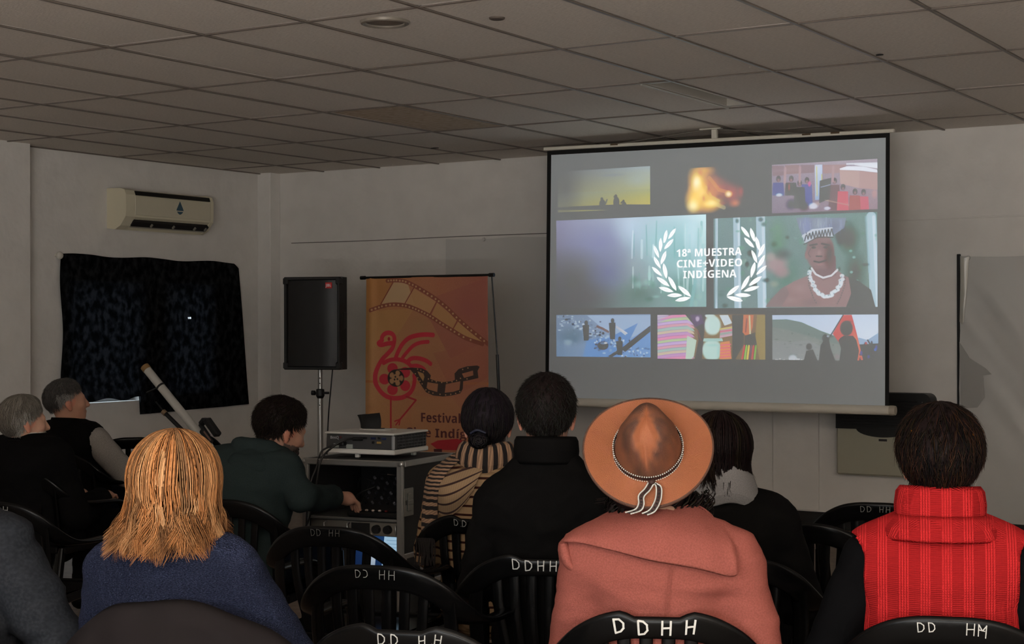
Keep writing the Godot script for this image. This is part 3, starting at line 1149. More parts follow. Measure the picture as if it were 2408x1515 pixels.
# ------------------------------------------------------------------ banner
func banner() -> void:
	var t := thing("roll_up_banner", "orange festival banner with a red bird and film strip", "banner", Vector3(0, 0, -9.45))
	var c := Canvas.new(640, 960, [200, 130, 74])
	paint_banner(c)
	var m := mat(Color(0.92, 0.90, 0.88), 0.42)
	m.albedo_texture = c.texture()
	m.cull_mode = BaseMaterial3D.CULL_DISABLED
	var b := MB.new()
	var base := 0
	var nu := 48
	var nv := 64
	for j in nv + 1:
		for i in nu + 1:
			var u := float(i) / nu
			var x := lerpf(-7.095, -6.035, u)
			var y := lerpf(1.832, 0.16, float(j) / nv)
			var d := 0.014 * exp(-pow((u - 0.045) / 0.03, 2.0)) + 0.008 * sin(u * 9.0 + y * 2.0) * (1.0 - u * 0.4) + 0.006 * sin(u * 22.0 - y * 5.0) * maxf(0.0, y - 1.2)
			b.p(Vector3(x, y, d), Vector2((x + 7.12) * 560.0 / 640.0, (1.86 - y) * 560.0 / 960.0))
	for j in nv:
		for i in nu:
			var a := base + j * (nu + 1) + i
			b.tri(a, a + nu + 1, a + nu + 2)
			b.tri(a, a + nu + 2, a + 1)
	part("printed_sheet", b, m, t)
	var dark := mat(Color(0.03, 0.03, 0.032), 0.4)
	b = MB.new()
	b.tube(PackedVector3Array([Vector3(-7.125, 1.836, -0.004), Vector3(-6.005, 1.836, -0.004)]), 0.009, 8)
	part("top_rail", b, dark, t)
	for x in [-7.125, -6.005]:
		b = MB.new()
		b.tube(PackedVector3Array([Vector3(x - 0.02, 1.836, -0.004), Vector3(x + 0.02, 1.836, -0.004)]), 0.014, 10)
		part("rail_end", b, dark, t)
	b = MB.new()
	b.tube(PackedVector3Array([Vector3(-6.015, 1.83, -0.02), Vector3(-5.99, 1.27, -0.05)]), 0.005, 6)
	b.tube(PackedVector3Array([Vector3(-5.99, 1.28, -0.05), Vector3(-5.965, 0.06, -0.1)]), 0.011, 8)
	part("support_pole", b, dark, t)
	b = MB.new()
	b.box(Vector3(-6.56, 0.08, -0.03), Vector3(1.1, 0.16, 0.16), 0.02)
	part("base", b, mat(Color(0.4, 0.4, 0.42), 0.4, 0.6), t)


# ------------------------------------------------------------------ loudspeaker on its stand
func speaker() -> void:
	var at := Vector3(-7.42, 0, -9.32)
	var face := deg_to_rad(19.0 + 180.0 - 180.0)
	var t := thing("loudspeaker", "black loudspeaker with metal grille on a pole stand beside the banner", "loudspeaker", Vector3(at.x, 1.165, at.z), face)
	var vinyl := tri_mat(ntex(0.2, Color(0.03, 0.03, 0.032), Color(0.055, 0.055, 0.058), 41, 128), Vector3(6, 6, 6), 0.6)
	var b := MB.new()
	b.prism(PackedVector2Array([Vector2(-0.215, 0.16), Vector2(0.215, 0.16), Vector2(0.215, 0.02), Vector2(0.13, -0.2), Vector2(-0.13, -0.2), Vector2(-0.215, 0.02)]), 0.0, 0.675, Basis(Vector3(1, 0, 0), Vector3(0, 0, 1), Vector3(0, 1, 0)))
	part("cabinet", b, vinyl, t)
	b = MB.new()
	for q in [[Vector3(0, 0.012, 0.165), Vector3(0.43, 0.024, 0.03)], [Vector3(0, 0.663, 0.165), Vector3(0.43, 0.024, 0.03)], [Vector3(-0.204, 0.337, 0.165), Vector3(0.022, 0.65, 0.03)], [Vector3(0.204, 0.337, 0.165), Vector3(0.022, 0.65, 0.03)]]:
		b.box(q[0], q[1], 0.006)
	part("front_frame", b, vinyl, t)
	var holes := itex(64, 64, func(x, y):
		var dx := fmod(x + (16 if int(y / 16) % 2 else 0), 32.0) / 16.0 - 1.0
		var dy := fmod(y, 16.0) / 8.0 - 1.0
		return Color(0.012, 0.012, 0.014) if Vector2(dx, dy).length() < 0.62 else Color(0.07, 0.07, 0.075))
	var gm := mat(Color.WHITE, 0.45, 0.3)
	gm.albedo_texture = holes
	gm.uv1_scale = Vector3(28, 46, 1)
	b = MB.new()
	var rows := []
	for j in 9:
		var r := PackedVector3Array()
		for i in 13:
			var u := i / 12.0 * 2.0 - 1.0
			r.append(Vector3(u * 0.193, lerpf(0.025, 0.65, j / 8.0), 0.168 + 0.024 * (1.0 - pow(absf(u), 4.0))))
		rows.append(r)
	b.grid(rows)
	part("grille", b, gm, t)
	b = MB.new()
	b.box(Vector3(0.135, 0.612, 0.193), Vector3(0.05, 0.042, 0.004), 0.001)
	var bd := part("badge", b, mat(Color(0.72, 0.06, 0.07), 0.4), t)
	var tx := inst("lettering", lettering("JBL", 0.02), mat(Color(0.85, 0.8, 0.8), 0.5), bd)
	tx.position = Vector3(0.135, 0.612, 0.196)
	b = MB.new()
	b.box(Vector3(0.215, 0.36, 0.06), Vector3(0.006, 0.12, 0.07), 0.004)
	part("side_handle", b, mat(Color(0.02, 0.02, 0.02), 0.5), t)
	for sx in [-1, 1]:
		for y in [0.03, 0.645]:
			b = MB.new()
			b.box(Vector3(sx * 0.2, y, 0.15), Vector3(0.05, 0.06, 0.06), 0.012)
			part("corner_guard", b, mat(Color(0.03, 0.03, 0.03), 0.5), t)
	var st := thing("speaker_stand", "silver pole tripod stand carrying the black loudspeaker", "stand", Vector3(at.x, 0, at.z), 0.3)
	var alu := mat(Color(0.62, 0.62, 0.61), 0.3, 0.85)
	var dk := mat(Color(0.04, 0.04, 0.042), 0.5)
	b = MB.new()
	b.lathe([[0.0, 1.165], [0.0165, 1.165], [0.0165, 0.95], [0.0165, 0.9]], 16)
	part("inner_tube", b, alu, st)
	b = MB.new()
	b.lathe([[0.019, 1.0], [0.021, 0.99], [0.021, 0.12], [0.0, 0.12]], 16)
	part("outer_tube", b, alu, st)
	b = MB.new()
	b.lathe([[0.021, 1.02], [0.03, 1.015], [0.032, 0.97], [0.024, 0.955], [0.021, 0.95]], 16)
	b.box(Vector3(0.045, 0.99, 0), Vector3(0.05, 0.018, 0.02), 0.004)
	part("clamp_collar", b, dk, st)
	b = MB.new()
	b.lathe([[0.008, 0.0], [0.018, 0.004], [0.018, 0.03], [0.006, 0.034], [0.0, 0.034]], 10, Basis(Vector3(0, 0, 1), -PI / 2), Vector3(-0.07, 0.99, 0))
	part("clamp_knob", b, dk, st)
	for y in [1.06, 1.1, 0.9]:
		b = MB.new()
		b.ball(Vector3(0.004, y, 0.0195), Vector3(0.005, 0.005, 0.003), 8, 4)
		part("pin_hole", b, dk, st)
	for k in 3:
		var a := TAU * k / 3 + 0.4
		b = MB.new()
		b.tube(PackedVector3Array([Vector3(0.02 * cos(a), 0.36, 0.02 * sin(a)), Vector3(0.5 * cos(a), 0.02, 0.5 * sin(a))]), 0.012, 8)
		part("leg", b, alu, st)
		b = MB.new()
		b.tube(PackedVector3Array([Vector3(0.02 * cos(a), 0.14, 0.02 * sin(a)), Vector3(0.27 * cos(a), 0.18, 0.27 * sin(a))]), 0.007, 6)
		part("brace", b, alu, st)
	b = MB.new()
	b.tube(curve([Vector3(-7.30, 1.2, -9.32), Vector3(-7.31, 1.05, -9.31), Vector3(-7.345, 0.8, -9.32), Vector3(-7.37, 0.4, -9.33), Vector3(-7.33, 0.012, -9.3)], 20), 0.005, 6)
	tag(part("speaker_cable", b, dk, self), "thin black cable hanging down from the loudspeaker along its pole", "cable")


# ------------------------------------------------------------------ equipment rack, projector, mixer, laptop
func loc(t: Node3D, w: Vector3) -> Vector3:
	return t.transform.affine_inverse() * w


func gear() -> void:
	var alu := mat(Color(0.62, 0.62, 0.61), 0.33, 0.8)
	var ply := tri_mat(ntex(0.2, Color(0.035, 0.035, 0.037), Color(0.06, 0.06, 0.062), 51, 128), Vector3(5, 5, 5), 0.65)
	var black := mat(Color(0.03, 0.03, 0.032), 0.5)
	var W := 0.486
	var D := 0.52
	var H := 0.909
	var yaw := 0.13
	var t := thing("equipment_rack", "black flight case rack with aluminium edges standing open", "rack", Vector3(-4.217, 0, -5.726), yaw)
	var b := MB.new()
	b.box(Vector3(0, H - 0.012, 0), Vector3(W - 0.01, 0.022, D - 0.01), 0.002)
	part("top_panel", b, ply, t)
	b = MB.new()
	b.box(Vector3(0, 0.07, 0), Vector3(W - 0.01, 0.02, D - 0.01), 0.002)
	part("bottom_panel", b, ply, t)
	for sx in [-1, 1]:
		b = MB.new()
		b.box(Vector3(sx * (W / 2 - 0.008), H / 2 + 0.02, 0), Vector3(0.012, H - 0.08, D - 0.02), 0.002)
		var sp := part("side_panel", b, ply, t)
		for z in [0.16, -0.08]:
			b = MB.new()
			var x: float = sx * (W / 2)
			for q in [[Vector3(0, 0.068, 0), Vector3(0.008, 0.022, 0.17)], [Vector3(0, -0.068, 0), Vector3(0.008, 0.022, 0.17)], [Vector3(0, 0, 0.074), Vector3(0.008, 0.115, 0.022)], [Vector3(0, 0, -0.074), Vector3(0.008, 0.115, 0.022)]]:
				b.box(Vector3(x, 0.44, z) + q[0], q[1], 0.003)
			b.tube(PackedVector3Array([Vector3(x + sx * 0.006, 0.415, z - 0.05), Vector3(x + sx * 0.012, 0.41, z), Vector3(x + sx * 0.006, 0.415, z + 0.05)]), 0.007, 8)
			part("handle_dish", b, alu, sp)
		b = MB.new()
		b.box(Vector3(sx * (W / 2 + 0.003), 0.735, D / 2 - 0.05), Vector3(0.008, 0.12, 0.085), 0.004)
		b.box(Vector3(sx * (W / 2 + 0.009), 0.735, D / 2 - 0.05), Vector3(0.008, 0.075, 0.03), 0.003)
		b.box(Vector3(sx * (W / 2 + 0.013), 0.735, D / 2 - 0.05), Vector3(0.006, 0.02, 0.05), 0.002)
		part("butterfly_latch", b, mat(Color(0.6, 0.6, 0.58), 0.25, 0.9), sp)
		for sz in [-1, 1]:
			b = MB.new()
			b.box(Vector3(sx * (W / 2 - 0.012), H / 2 + 0.03, sz * (D / 2 - 0.006)), Vector3(0.03, H - 0.06, 0.02), 0.004)
			part("edge_profile", b, alu, t)
	for sz in [-1, 1]:
		for y in [H - 0.012, 0.07]:
			b = MB.new()
			b.box(Vector3(0, y, sz * (D / 2 - 0.006)), Vector3(W, 0.026, 0.02), 0.004)
			part("edge_profile", b, alu, t)
	for sx in [-1, 1]:
		b = MB.new()
		b.box(Vector3(sx * (W / 2 - 0.004), H - 0.012, 0), Vector3(0.02, 0.026, D - 0.04), 0.004)
		part("edge_profile", b, alu, t)
		for sz in [-1, 1]:
			b = MB.new()
			b.ball(Vector3(sx * (W / 2 - 0.006), H - 0.012, sz * (D / 2 - 0.006)), Vector3(0.013, 0.0155, 0.013), 10, 6)
			part("ball_corner", b, alu, t)
			b = MB.new()
			b.lathe([[0.0, 0.015], [0.03, 0.012], [0.03, -0.012], [0.0, -0.015]], 16, Basis(Vector3(0, 0, 1), PI / 2), Vector3(sx * (W / 2 - 0.06), 0.031, sz * (D / 2 - 0.07)))
			part("caster", b, black, t)
	b = MB.new()
	b.box(Vector3(0, 0.655, 0.02), Vector3(W - 0.04, 0.012, D - 0.08), 0.002)
	part("shelf", b, alu, t)
	b = MB.new()
	b.box(Vector3(-0.135, 0.775, -D / 2 + 0.03), Vector3(0.19, 0.2, 0.012), 0.002)
	part("rear_cover", b, ply, t)
	# silver power amplifier under the shelf
	var amp := thing("power_amplifier", "silver amplifier panel with two black knobs inside the rack", "amplifier", Vector3(-4.217, 0.585, -5.726), yaw)
	b = MB.new()
	b.box(Vector3(0, 0.03, 0), Vector3(W - 0.05, 0.055, 0.34), 0.003)
	b.box(Vector3(0, 0.03, 0.215), Vector3(W - 0.03, 0.06, 0.012), 0.003)
	part("chassis", b, mat(Color(0.48, 0.46, 0.43), 0.4, 0.4), amp)
	b = MB.new()
	b.box(Vector3(0.02, 0.03, 0.222), Vector3(0.09, 0.046, 0.004), 0.001)
	part("display_window", b, black, amp)
	for x in [0.1, 0.155]:
		b = MB.new()
		b.lathe([[0.0, 0.02], [0.017, 0.02], [0.019, 0.0]], 18, Basis(Vector3(1, 0, 0), PI / 2), Vector3(x, 0.03, 0.221))
		part("knob", b, black, amp)
	for x in [-0.15, -0.035, 0.2]:
		b = MB.new()
		b.tube(PackedVector3Array([Vector3(x, 0.01, 0.222), Vector3(x, 0.012, 0.24), Vector3(x, 0.048, 0.24), Vector3(x, 0.05, 0.222)]), 0.004, 6)
		part("rack_handle", b, alu, amp)
	# small mixing desk tilted on the shelf
	var mx := thing("audio_mixer", "small black audio mixer with rows of knobs on the rack shelf", "mixer", Vector3(-4.12, 0.662, -5.66), yaw)
	var tb := Basis(Vector3(1, 0, 0), 0.86)
	b = MB.new()
	b.box(Vector3(0, 0.085, 0.02), Vector3(0.22, 0.03, 0.2), 0.006, tb)
	b.box(Vector3(0, 0.012, 0.11), Vector3(0.26, 0.024, 0.09), 0.008)
	part("case", b, mat(Color(0.045, 0.045, 0.05), 0.4), mx)
	for r in 6:
		for q in 5:
			b = MB.new()
			b.lathe([[0.0, 0.012], [0.005, 0.012], [0.0065, 0.0]], 10, tb, Vector3(0, 0.085, 0.02) + tb * Vector3(-0.085 + q * 0.036, 0.0155, -0.075 + r * 0.026))
			part("knob", b, mat([Color(0.3, 0.3, 0.32), Color(0.12, 0.12, 0.14), Color(0.08, 0.08, 0.09)][(r + q) % 3], 0.4), mx)
	for q in 5:
		b = MB.new()
		b.box(Vector3(-0.08 + q * 0.032, 0.029, 0.125), Vector3(0.014, 0.008, 0.012), 0.003)
		part("fader_cap", b, mat(Color(0.72, 0.66, 0.62) if q < 4 else Color(0.4, 0.1, 0.1), 0.4), mx)
	for q in [[Vector3(0.02, 0.17, -0.03), Vector3(0.03, 0.23, -0.08), Vector3(0.03, 0.21, -0.16)], [Vector3(0.05, 0.165, -0.03), Vector3(0.075, 0.215, -0.05), Vector3(0.09, 0.2, -0.14)], [Vector3(-0.08, 0.14, 0.0), Vector3(-0.16, 0.15, -0.02), Vector3(-0.22, 0.1, -0.1)], [Vector3(-0.06, 0.12, 0.03), Vector3(-0.13, 0.09, 0.04), Vector3(-0.2, 0.04, 0.0)]]:
		b = MB.new()
		b.tube(curve(q, 10), 0.004, 6)
		part("plugged_lead", b, black, mx)
	var cs := thing("card_sheet", "pale beige card leaning inside the rack behind the hand", "card", Vector3(-4.235, 0.662, -5.87), yaw)
	b = MB.new()
	b.box(Vector3(0, 0.07, 0), Vector3(0.13, 0.15, 0.004), 0.001, Basis(Vector3(0, 0, 1), -0.12) * Basis(Vector3(1, 0, 0), -0.15))
	part("card", b, mat(Color(0.62, 0.54, 0.47), 0.85), cs)
	# laptop on the rack floor
	var lp := thing("laptop", "open laptop with a glowing blue screen low inside the rack", "laptop", Vector3(-4.17, 0.082, -5.66), yaw)
	b = MB.new()
	b.box(Vector3(0, 0.15, 0.02), Vector3(0.36, 0.30, 0.2), 0.006)
	part("riser", b, ply, lp)
	b = MB.new()
	b.box(Vector3(0, 0.31, 0.06), Vector3(0.36, 0.018, 0.24), 0.005)
	part("keyboard_base", b, mat(Color(0.08, 0.08, 0.09), 0.4), lp)
	var lb := Basis(Vector3(1, 0, 0), -0.2)
	b = MB.new()
	b.box(Vector3(0, 0.43, -0.085), Vector3(0.36, 0.23, 0.01), 0.004, lb)
	part("lid", b, black, lp)
	var cv := Canvas.new(320, 200, [22, 48, 74])
	cv.rect(0, 0, 320, 200, [28, 58, 102], [36, 80, 124], [20, 38, 74], [28, 63, 108], 4)
	cv.rect(130, 6, 318, 30, [188, 216, 234], [188, 216, 234], [168, 204, 228], [168, 204, 228])
	cv.rect(130, 36, 318, 196, [166, 200, 224], [178, 212, 234], [158, 196, 222], [168, 204, 230])
	for k in 9:
		cv.line([142, 50 + k * 15, 290 - (k * 37) % 50, 50 + k * 15], 2.0, [111, 150, 180])
	cv.blob(80, 120, 9, 6, [210, 160, 64], 1.0, 0.3)
	cv.rect(70, 140, 98, 190, [191, 203, 216], [191, 203, 216], [159, 176, 196], [159, 176, 196])
	var sm := mat(Color(0.02, 0.02, 0.02), 0.3)
	sm.emission_enabled = true
	sm.emission = Color.WHITE
	sm.emission_operator = BaseMaterial3D.EMISSION_OP_MULTIPLY
	sm.emission_texture = cv.texture()
	sm.emission_energy_multiplier = 0.8
	b = MB.new()
	var c0 := Vector3(0, 0.43, -0.085)
	b.quad(c0 + lb * Vector3(-0.168, -0.102, 0.007), c0 + lb * Vector3(0.168, -0.102, 0.007), c0 + lb * Vector3(0.168, 0.105, 0.007), c0 + lb * Vector3(-0.168, 0.105, 0.007))
	part("display_screen", b, sm, lp)
	# projector on top, its back to the camera
	var pj := thing("projector", "white and grey video projector on top of the equipment rack", "projector", Vector3(-4.222, H + 0.001, -5.70), 0.095)
	pj.scale = Vector3.ONE * 1.12
	var shell := mat(Color(0.74, 0.73, 0.71), 0.35)
	var dark := mat(Color(0.20, 0.20, 0.205), 0.4)
	var pw := 0.315
	var pd := 0.27
	b = MB.new()
	b.box(Vector3(0, 0.0255, 0), Vector3(pw, 0.019, pd), 0.004)
	part("lower_shell", b, shell, pj)
	b = MB.new()
	b.box(Vector3(0, 0.095, 0), Vector3(pw, 0.008, pd), 0.003)
	b.box(Vector3(-0.03, 0.1, -0.06), Vector3(0.12, 0.004, 0.09), 0.002)
	part("lid", b, shell, pj)
	b = MB.new()
	b.box(Vector3(0, 0.063, 0), Vector3(pw - 0.012, 0.058, pd - 0.012), 0.004)
	part("body", b, dark, pj)
	b = MB.new()
	b.box(Vector3(pw / 2 - 0.007, 0.063, pd / 2 - 0.006), Vector3(0.014, 0.057, 0.014), 0.005)
	part("corner_pillar", b, mat(Color(0.55, 0.56, 0.57), 0.3, 0.4), pj)
	for k in 10:
		b = MB.new()
		b.box(Vector3(pw / 2 - 0.006, 0.063, 0.095 - k * 0.023), Vector3(0.008, 0.05, 0.007), 0.001)
		part("vent_fin", b, black, pj)
	for k in 4:
		b = MB.new()
		b.box(Vector3(pw / 2 - 0.003, 0.045 + k * 0.012, -0.01), Vector3(0.004, 0.002, 0.22), 0.0005)
		part("vent_slat", b, mat(Color(0.3, 0.3, 0.31), 0.4), pj)
	var zb := pd / 2 - 0.005
	for q in [[-0.1, 0.078, 0.012, Color(0.03, 0.03, 0.03)], [-0.085, 0.078, 0.008, Color(0.3, 0.06, 0.05)], [-0.03, 0.075, 0.03, Color(0.05, 0.05, 0.06)], [0.02, 0.078, 0.03, Color(0.04, 0.05, 0.06)], [0.062, 0.078, 0.022, Color(0.05, 0.09, 0.22)], [0.062, 0.062, 0.012, Color(0.04, 0.04, 0.05)], [0.088, 0.062, 0.02, Color(0.5, 0.4, 0.2)], [0.088, 0.08, 0.012, Color(0.05, 0.05, 0.05)], [0.11, 0.078, 0.02, Color(0.05, 0.1, 0.24)]]:
		b = MB.new()
		b.box(Vector3(q[0], q[1], zb), Vector3(q[2], 0.009, 0.004), 0.001)
		part("socket", b, mat(q[3], 0.4), pj)
	for q in [[-0.105, 0.046, 0.024], [-0.045, 0.044, 0.03]]:
		b = MB.new()
		b.box(Vector3(q[0], q[1], zb), Vector3(q[2], 0.016, 0.003), 0.0005)
		part("rating_label", b, mat(Color(0.5, 0.52, 0.5), 0.6), pj)
	var tx := inst("lettering", lettering("BenQ", 0.011), mat(Color(0.55, 0.55, 0.56), 0.5), pj)
	tx.position = Vector3(-0.112, 0.077, zb + 0.002)
	for q in [Vector3(-0.02, 0.012, 0.11), Vector3(0.12, 0.012, -0.08), Vector3(-0.12, 0.012, -0.08)]:
		b = MB.new()
		b.box(Vector3(q.x, 0.0085, q.z), Vector3(0.04 if q.x == -0.02 else 0.018, 0.017, 0.018), 0.003)
		part("foot", b, shell, pj)
	b = MB.new()
	b.lathe([[0.0, 0.02], [0.03, 0.018], [0.034, 0.0], [0.034, -0.01]], 24, Basis(Vector3(1, 0, 0), -PI / 2), Vector3(-0.07, 0.06, -pd / 2))
	part("lens", b, mat(Color(0.04, 0.04, 0.06), 0.1), pj)
	# curved black card standing on the projector
	var cd := thing("black_card", "curved black card standing on the projector", "card", pj.transform * Vector3(-0.095, 0.0995, -0.085), 0.095)
	b = MB.new()
	var rows := []
	for z in [0.0, 0.0025]:
		for j in 7:
			var r := PackedVector3Array()
			for i in 13:
				var u := i / 12.0 * 2.0 - 1.0
				r.append(Vector3(u * 0.052 + (0.012 * j / 6.0 if u > 0 else 0.0), 0.066 * j / 6.0 + 0.006 * u * j / 6.0, -0.03 * u * u + z + 0.03 * pow(j / 6.0, 2.0)))
			rows.append(r)
		b.grid(rows)
		rows = []
	part("card", b, mat(Color(0.02, 0.02, 0.022), 0.7), cd)
	b = MB.new()
	b.box(Vector3(0.05, 0.003, 0.03), Vector3(0.1, 0.005, 0.02), 0.002, Basis(Vector3.UP, 0.3))
	part("flap", b, mat(Color(0.02, 0.02, 0.022), 0.7), cd)
	# leads
	var pz := pj.transform
	b = MB.new()
	b.tube(curve([pz * Vector3(0.005, 0.075, zb), pz * Vector3(-0.02, 0.077, zb + 0.05), pz * Vector3(-0.06, 0.05, zb + 0.09), pz * Vector3(-0.085, 0.0, 0.27), pz * Vector3(-0.1, -0.1, 0.28), pz * Vector3(-0.125, -0.22, 0.29), pz * Vector3(-0.15, -0.3, 0.3), pz * Vector3(-0.155, -0.5, 0.29), pz * Vector3(-0.16, -0.905, 0.3)], 40), 0.0045, 7)
	b.tube(PackedVector3Array([pz * Vector3(0.012, 0.075, zb - 0.002), pz * Vector3(-0.01, 0.077, zb + 0.035)]), 0.009, 8)
	tag(part("video_cable", b, black, self), "black cable curving from the projector sockets down past the rack front", "cable")
	b = MB.new()
	b.tube(curve([pz * Vector3(-0.07, 0.055, zb), pz * Vector3(-0.09, 0.05, zb + 0.04), pz * Vector3(-0.13, 0.03, zb + 0.06), pz * Vector3(-0.135, -0.0, 0.21), pz * Vector3(-0.12, -0.015, 0.24), pz * Vector3(-0.09, -0.02, 0.29), pz * Vector3(-0.11, -0.2, 0.33), pz * Vector3(-0.12, -0.905, 0.33)], 36), 0.004, 7)
	b.box(pz * Vector3(-0.068, 0.055, zb + 0.012), Vector3(0.024, 0.018, 0.03), 0.004)
	tag(part("power_cable", b, black, self), "black power cable looping from the back of the projector", "cable")
	# slanted white stand in front of the window
	var sd := thing("folded_stand", "slanted white tube stand with tan end cap before the black window cloth", "stand", Vector3(-6.5, 0, -6.97))
	var tube_m := mat(Color(0.66, 0.65, 0.62), 0.45)
	var p0 := Vector3(-0.344, 1.246, 0.03)
	var p1 := Vector3(0.22, 0.68, -0.035)
	var dd := (p1 - p0).normalized()
	b = MB.new()
	b.tube(PackedVector3Array([p0 + dd * 0.02, p1]), 0.025, 14)
	part("main_tube", b, tube_m, sd)
	b = MB.new()
	b.tube(PackedVector3Array([p0, p0 + dd * 0.03]), 0.027, 14)
	part("end_cap", b, mat(Color(0.50, 0.38, 0.22), 0.6), sd)
	b = MB.new()
	b.tube(PackedVector3Array([p0 + dd * 0.16, p0 + dd * 0.172]), 0.028, 14)
	b.tube(PackedVector3Array([p0 + dd * 0.166, p0 + dd * 0.15 + Vector3(-0.1, -0.05, 0)]), 0.006, 6)
	part("clamp_strap", b, black, sd)
	b = MB.new()
	b.tube(PackedVector3Array([Vector3(-0.17, 0.975, 0.04), Vector3(0.12, 0.74, 0.0)]), 0.0125, 10)
	var lg := part("leg", b, black, sd)
	b = MB.new()
	b.tube(PackedVector3Array([Vector3(-0.185, 0.985, 0.042), Vector3(-0.165, 0.97, 0.04)]), 0.016, 10)
	part("foot_cap", b, mat(Color(0.45, 0.36, 0.27), 0.6), lg)
	b = MB.new()
	b.tube(PackedVector3Array([Vector3(-0.175, 0.98, 0.04), Vector3(-0.24, 1.04, 0.045)]), 0.004, 6)
	part("rod", b, black, lg)
	b = MB.new()
	var bb := Basis(Vector3(0, 0, 1), -0.8)
	b.box(Vector3(0.16, 0.9, 0.0), Vector3(0.13, 0.036, 0.05), 0.008, bb)
	b.box(Vector3(0.115, 0.845, 0.0), Vector3(0.1, 0.026, 0.045), 0.008, bb)
	b.box(Vector3(0.09, 0.93, 0.0), Vector3(0.03, 0.05, 0.04), 0.008, bb)
	b.box(Vector3(0.1, 0.88, 0.0), Vector3(0.02, 0.1, 0.03), 0.006, Basis(Vector3(0, 0, 1), 0.75))
	part("mount_bracket", b, black, sd)
	b = MB.new()
	b.tube(PackedVector3Array([Vector3(0.115, 0.875, 0.02), Vector3(0.165, 0.825, 0.02)]), 0.006, 6)
	part("bolt", b, mat(Color(0.5, 0.4, 0.36), 0.4, 0.5), sd)
	for k in 3:
		b = MB.new()
		var a := TAU * k / 3 + 0.3
		b.tube(PackedVector3Array([p1 + Vector3(0, 0.04, 0), Vector3(0.2 + 0.22 * cos(a), 0.012, -0.1 + 0.22 * sin(a))]), 0.013, 8)
		part("floor_leg", b, black, sd)


# ------------------------------------------------------------------ black plastic armchairs (seat looks to -z)
var chair_mat: StandardMaterial3D
var protos := {}


func rail_frame(dip: bool) -> Array:   # [centre path, half width, half thickness]
	var half := [[Vector3(0, 0.768, 0.285), Vector3(0, 0.036, 0.006)], [Vector3(0.07, 0.766, 0.283), Vector3(0.002, 0.036, 0.006)], [Vector3(0.13, 0.752, 0.274), Vector3(0.008, 0.035, 0.005)], [Vector3(0.185, 0.720, 0.255), Vector3(0.018, 0.030, 0.004)], [Vector3(0.228, 0.675, 0.222), Vector3(0.027, 0.020, 0.0)], [Vector3(0.255, 0.640, 0.165), Vector3(0.032, 0.010, -0.002)], [Vector3(0.268, 0.627, 0.08), Vector3(0.032, 0.004, 0)], [Vector3(0.272, 0.622, -0.03), Vector3(0.030, 0.002, 0)], [Vector3(0.266, 0.616, -0.13), Vector3(0.028, 0.0, 0)], [Vector3(0.262, 0.585, -0.185), Vector3(0.026, 0.0, 0)], [Vector3(0.262, 0.50, -0.205), Vector3(0.024, 0, 0)]]
	var cp := []
	var wp := []
	for k in range(half.size() - 1, 0, -1):
		var m := Vector3(-1, 1, 1)
		cp.append(half[k][0] * m)
		wp.append(half[k][1] * m)
	for q in half:
		cp.append(q[0])
		wp.append(q[1])
	var n := 80
	var path := curve(cp, n)
	var wa := curve(wp, n)
	var ta := PackedVector3Array()
	for j in path.size():
		if dip:   # hand grip: the upper edge is scooped out in the middle
			var g := smoothstep(0.085, 0.05, absf(path[j].x)) * (1.0 if path[j].y > 0.7 else 0.0)
			path[j] -= Vector3(0, 0.0085 * g, 0)
			wa[j] *= 1.0 - 0.24 * g
		var t := (path[mini(j + 1, n)] - path[maxi(j - 1, 0)]).normalized()
		ta.append(t.cross(wa[j].normalized()).normalized() * 0.0105)
	return [path, wa, ta]


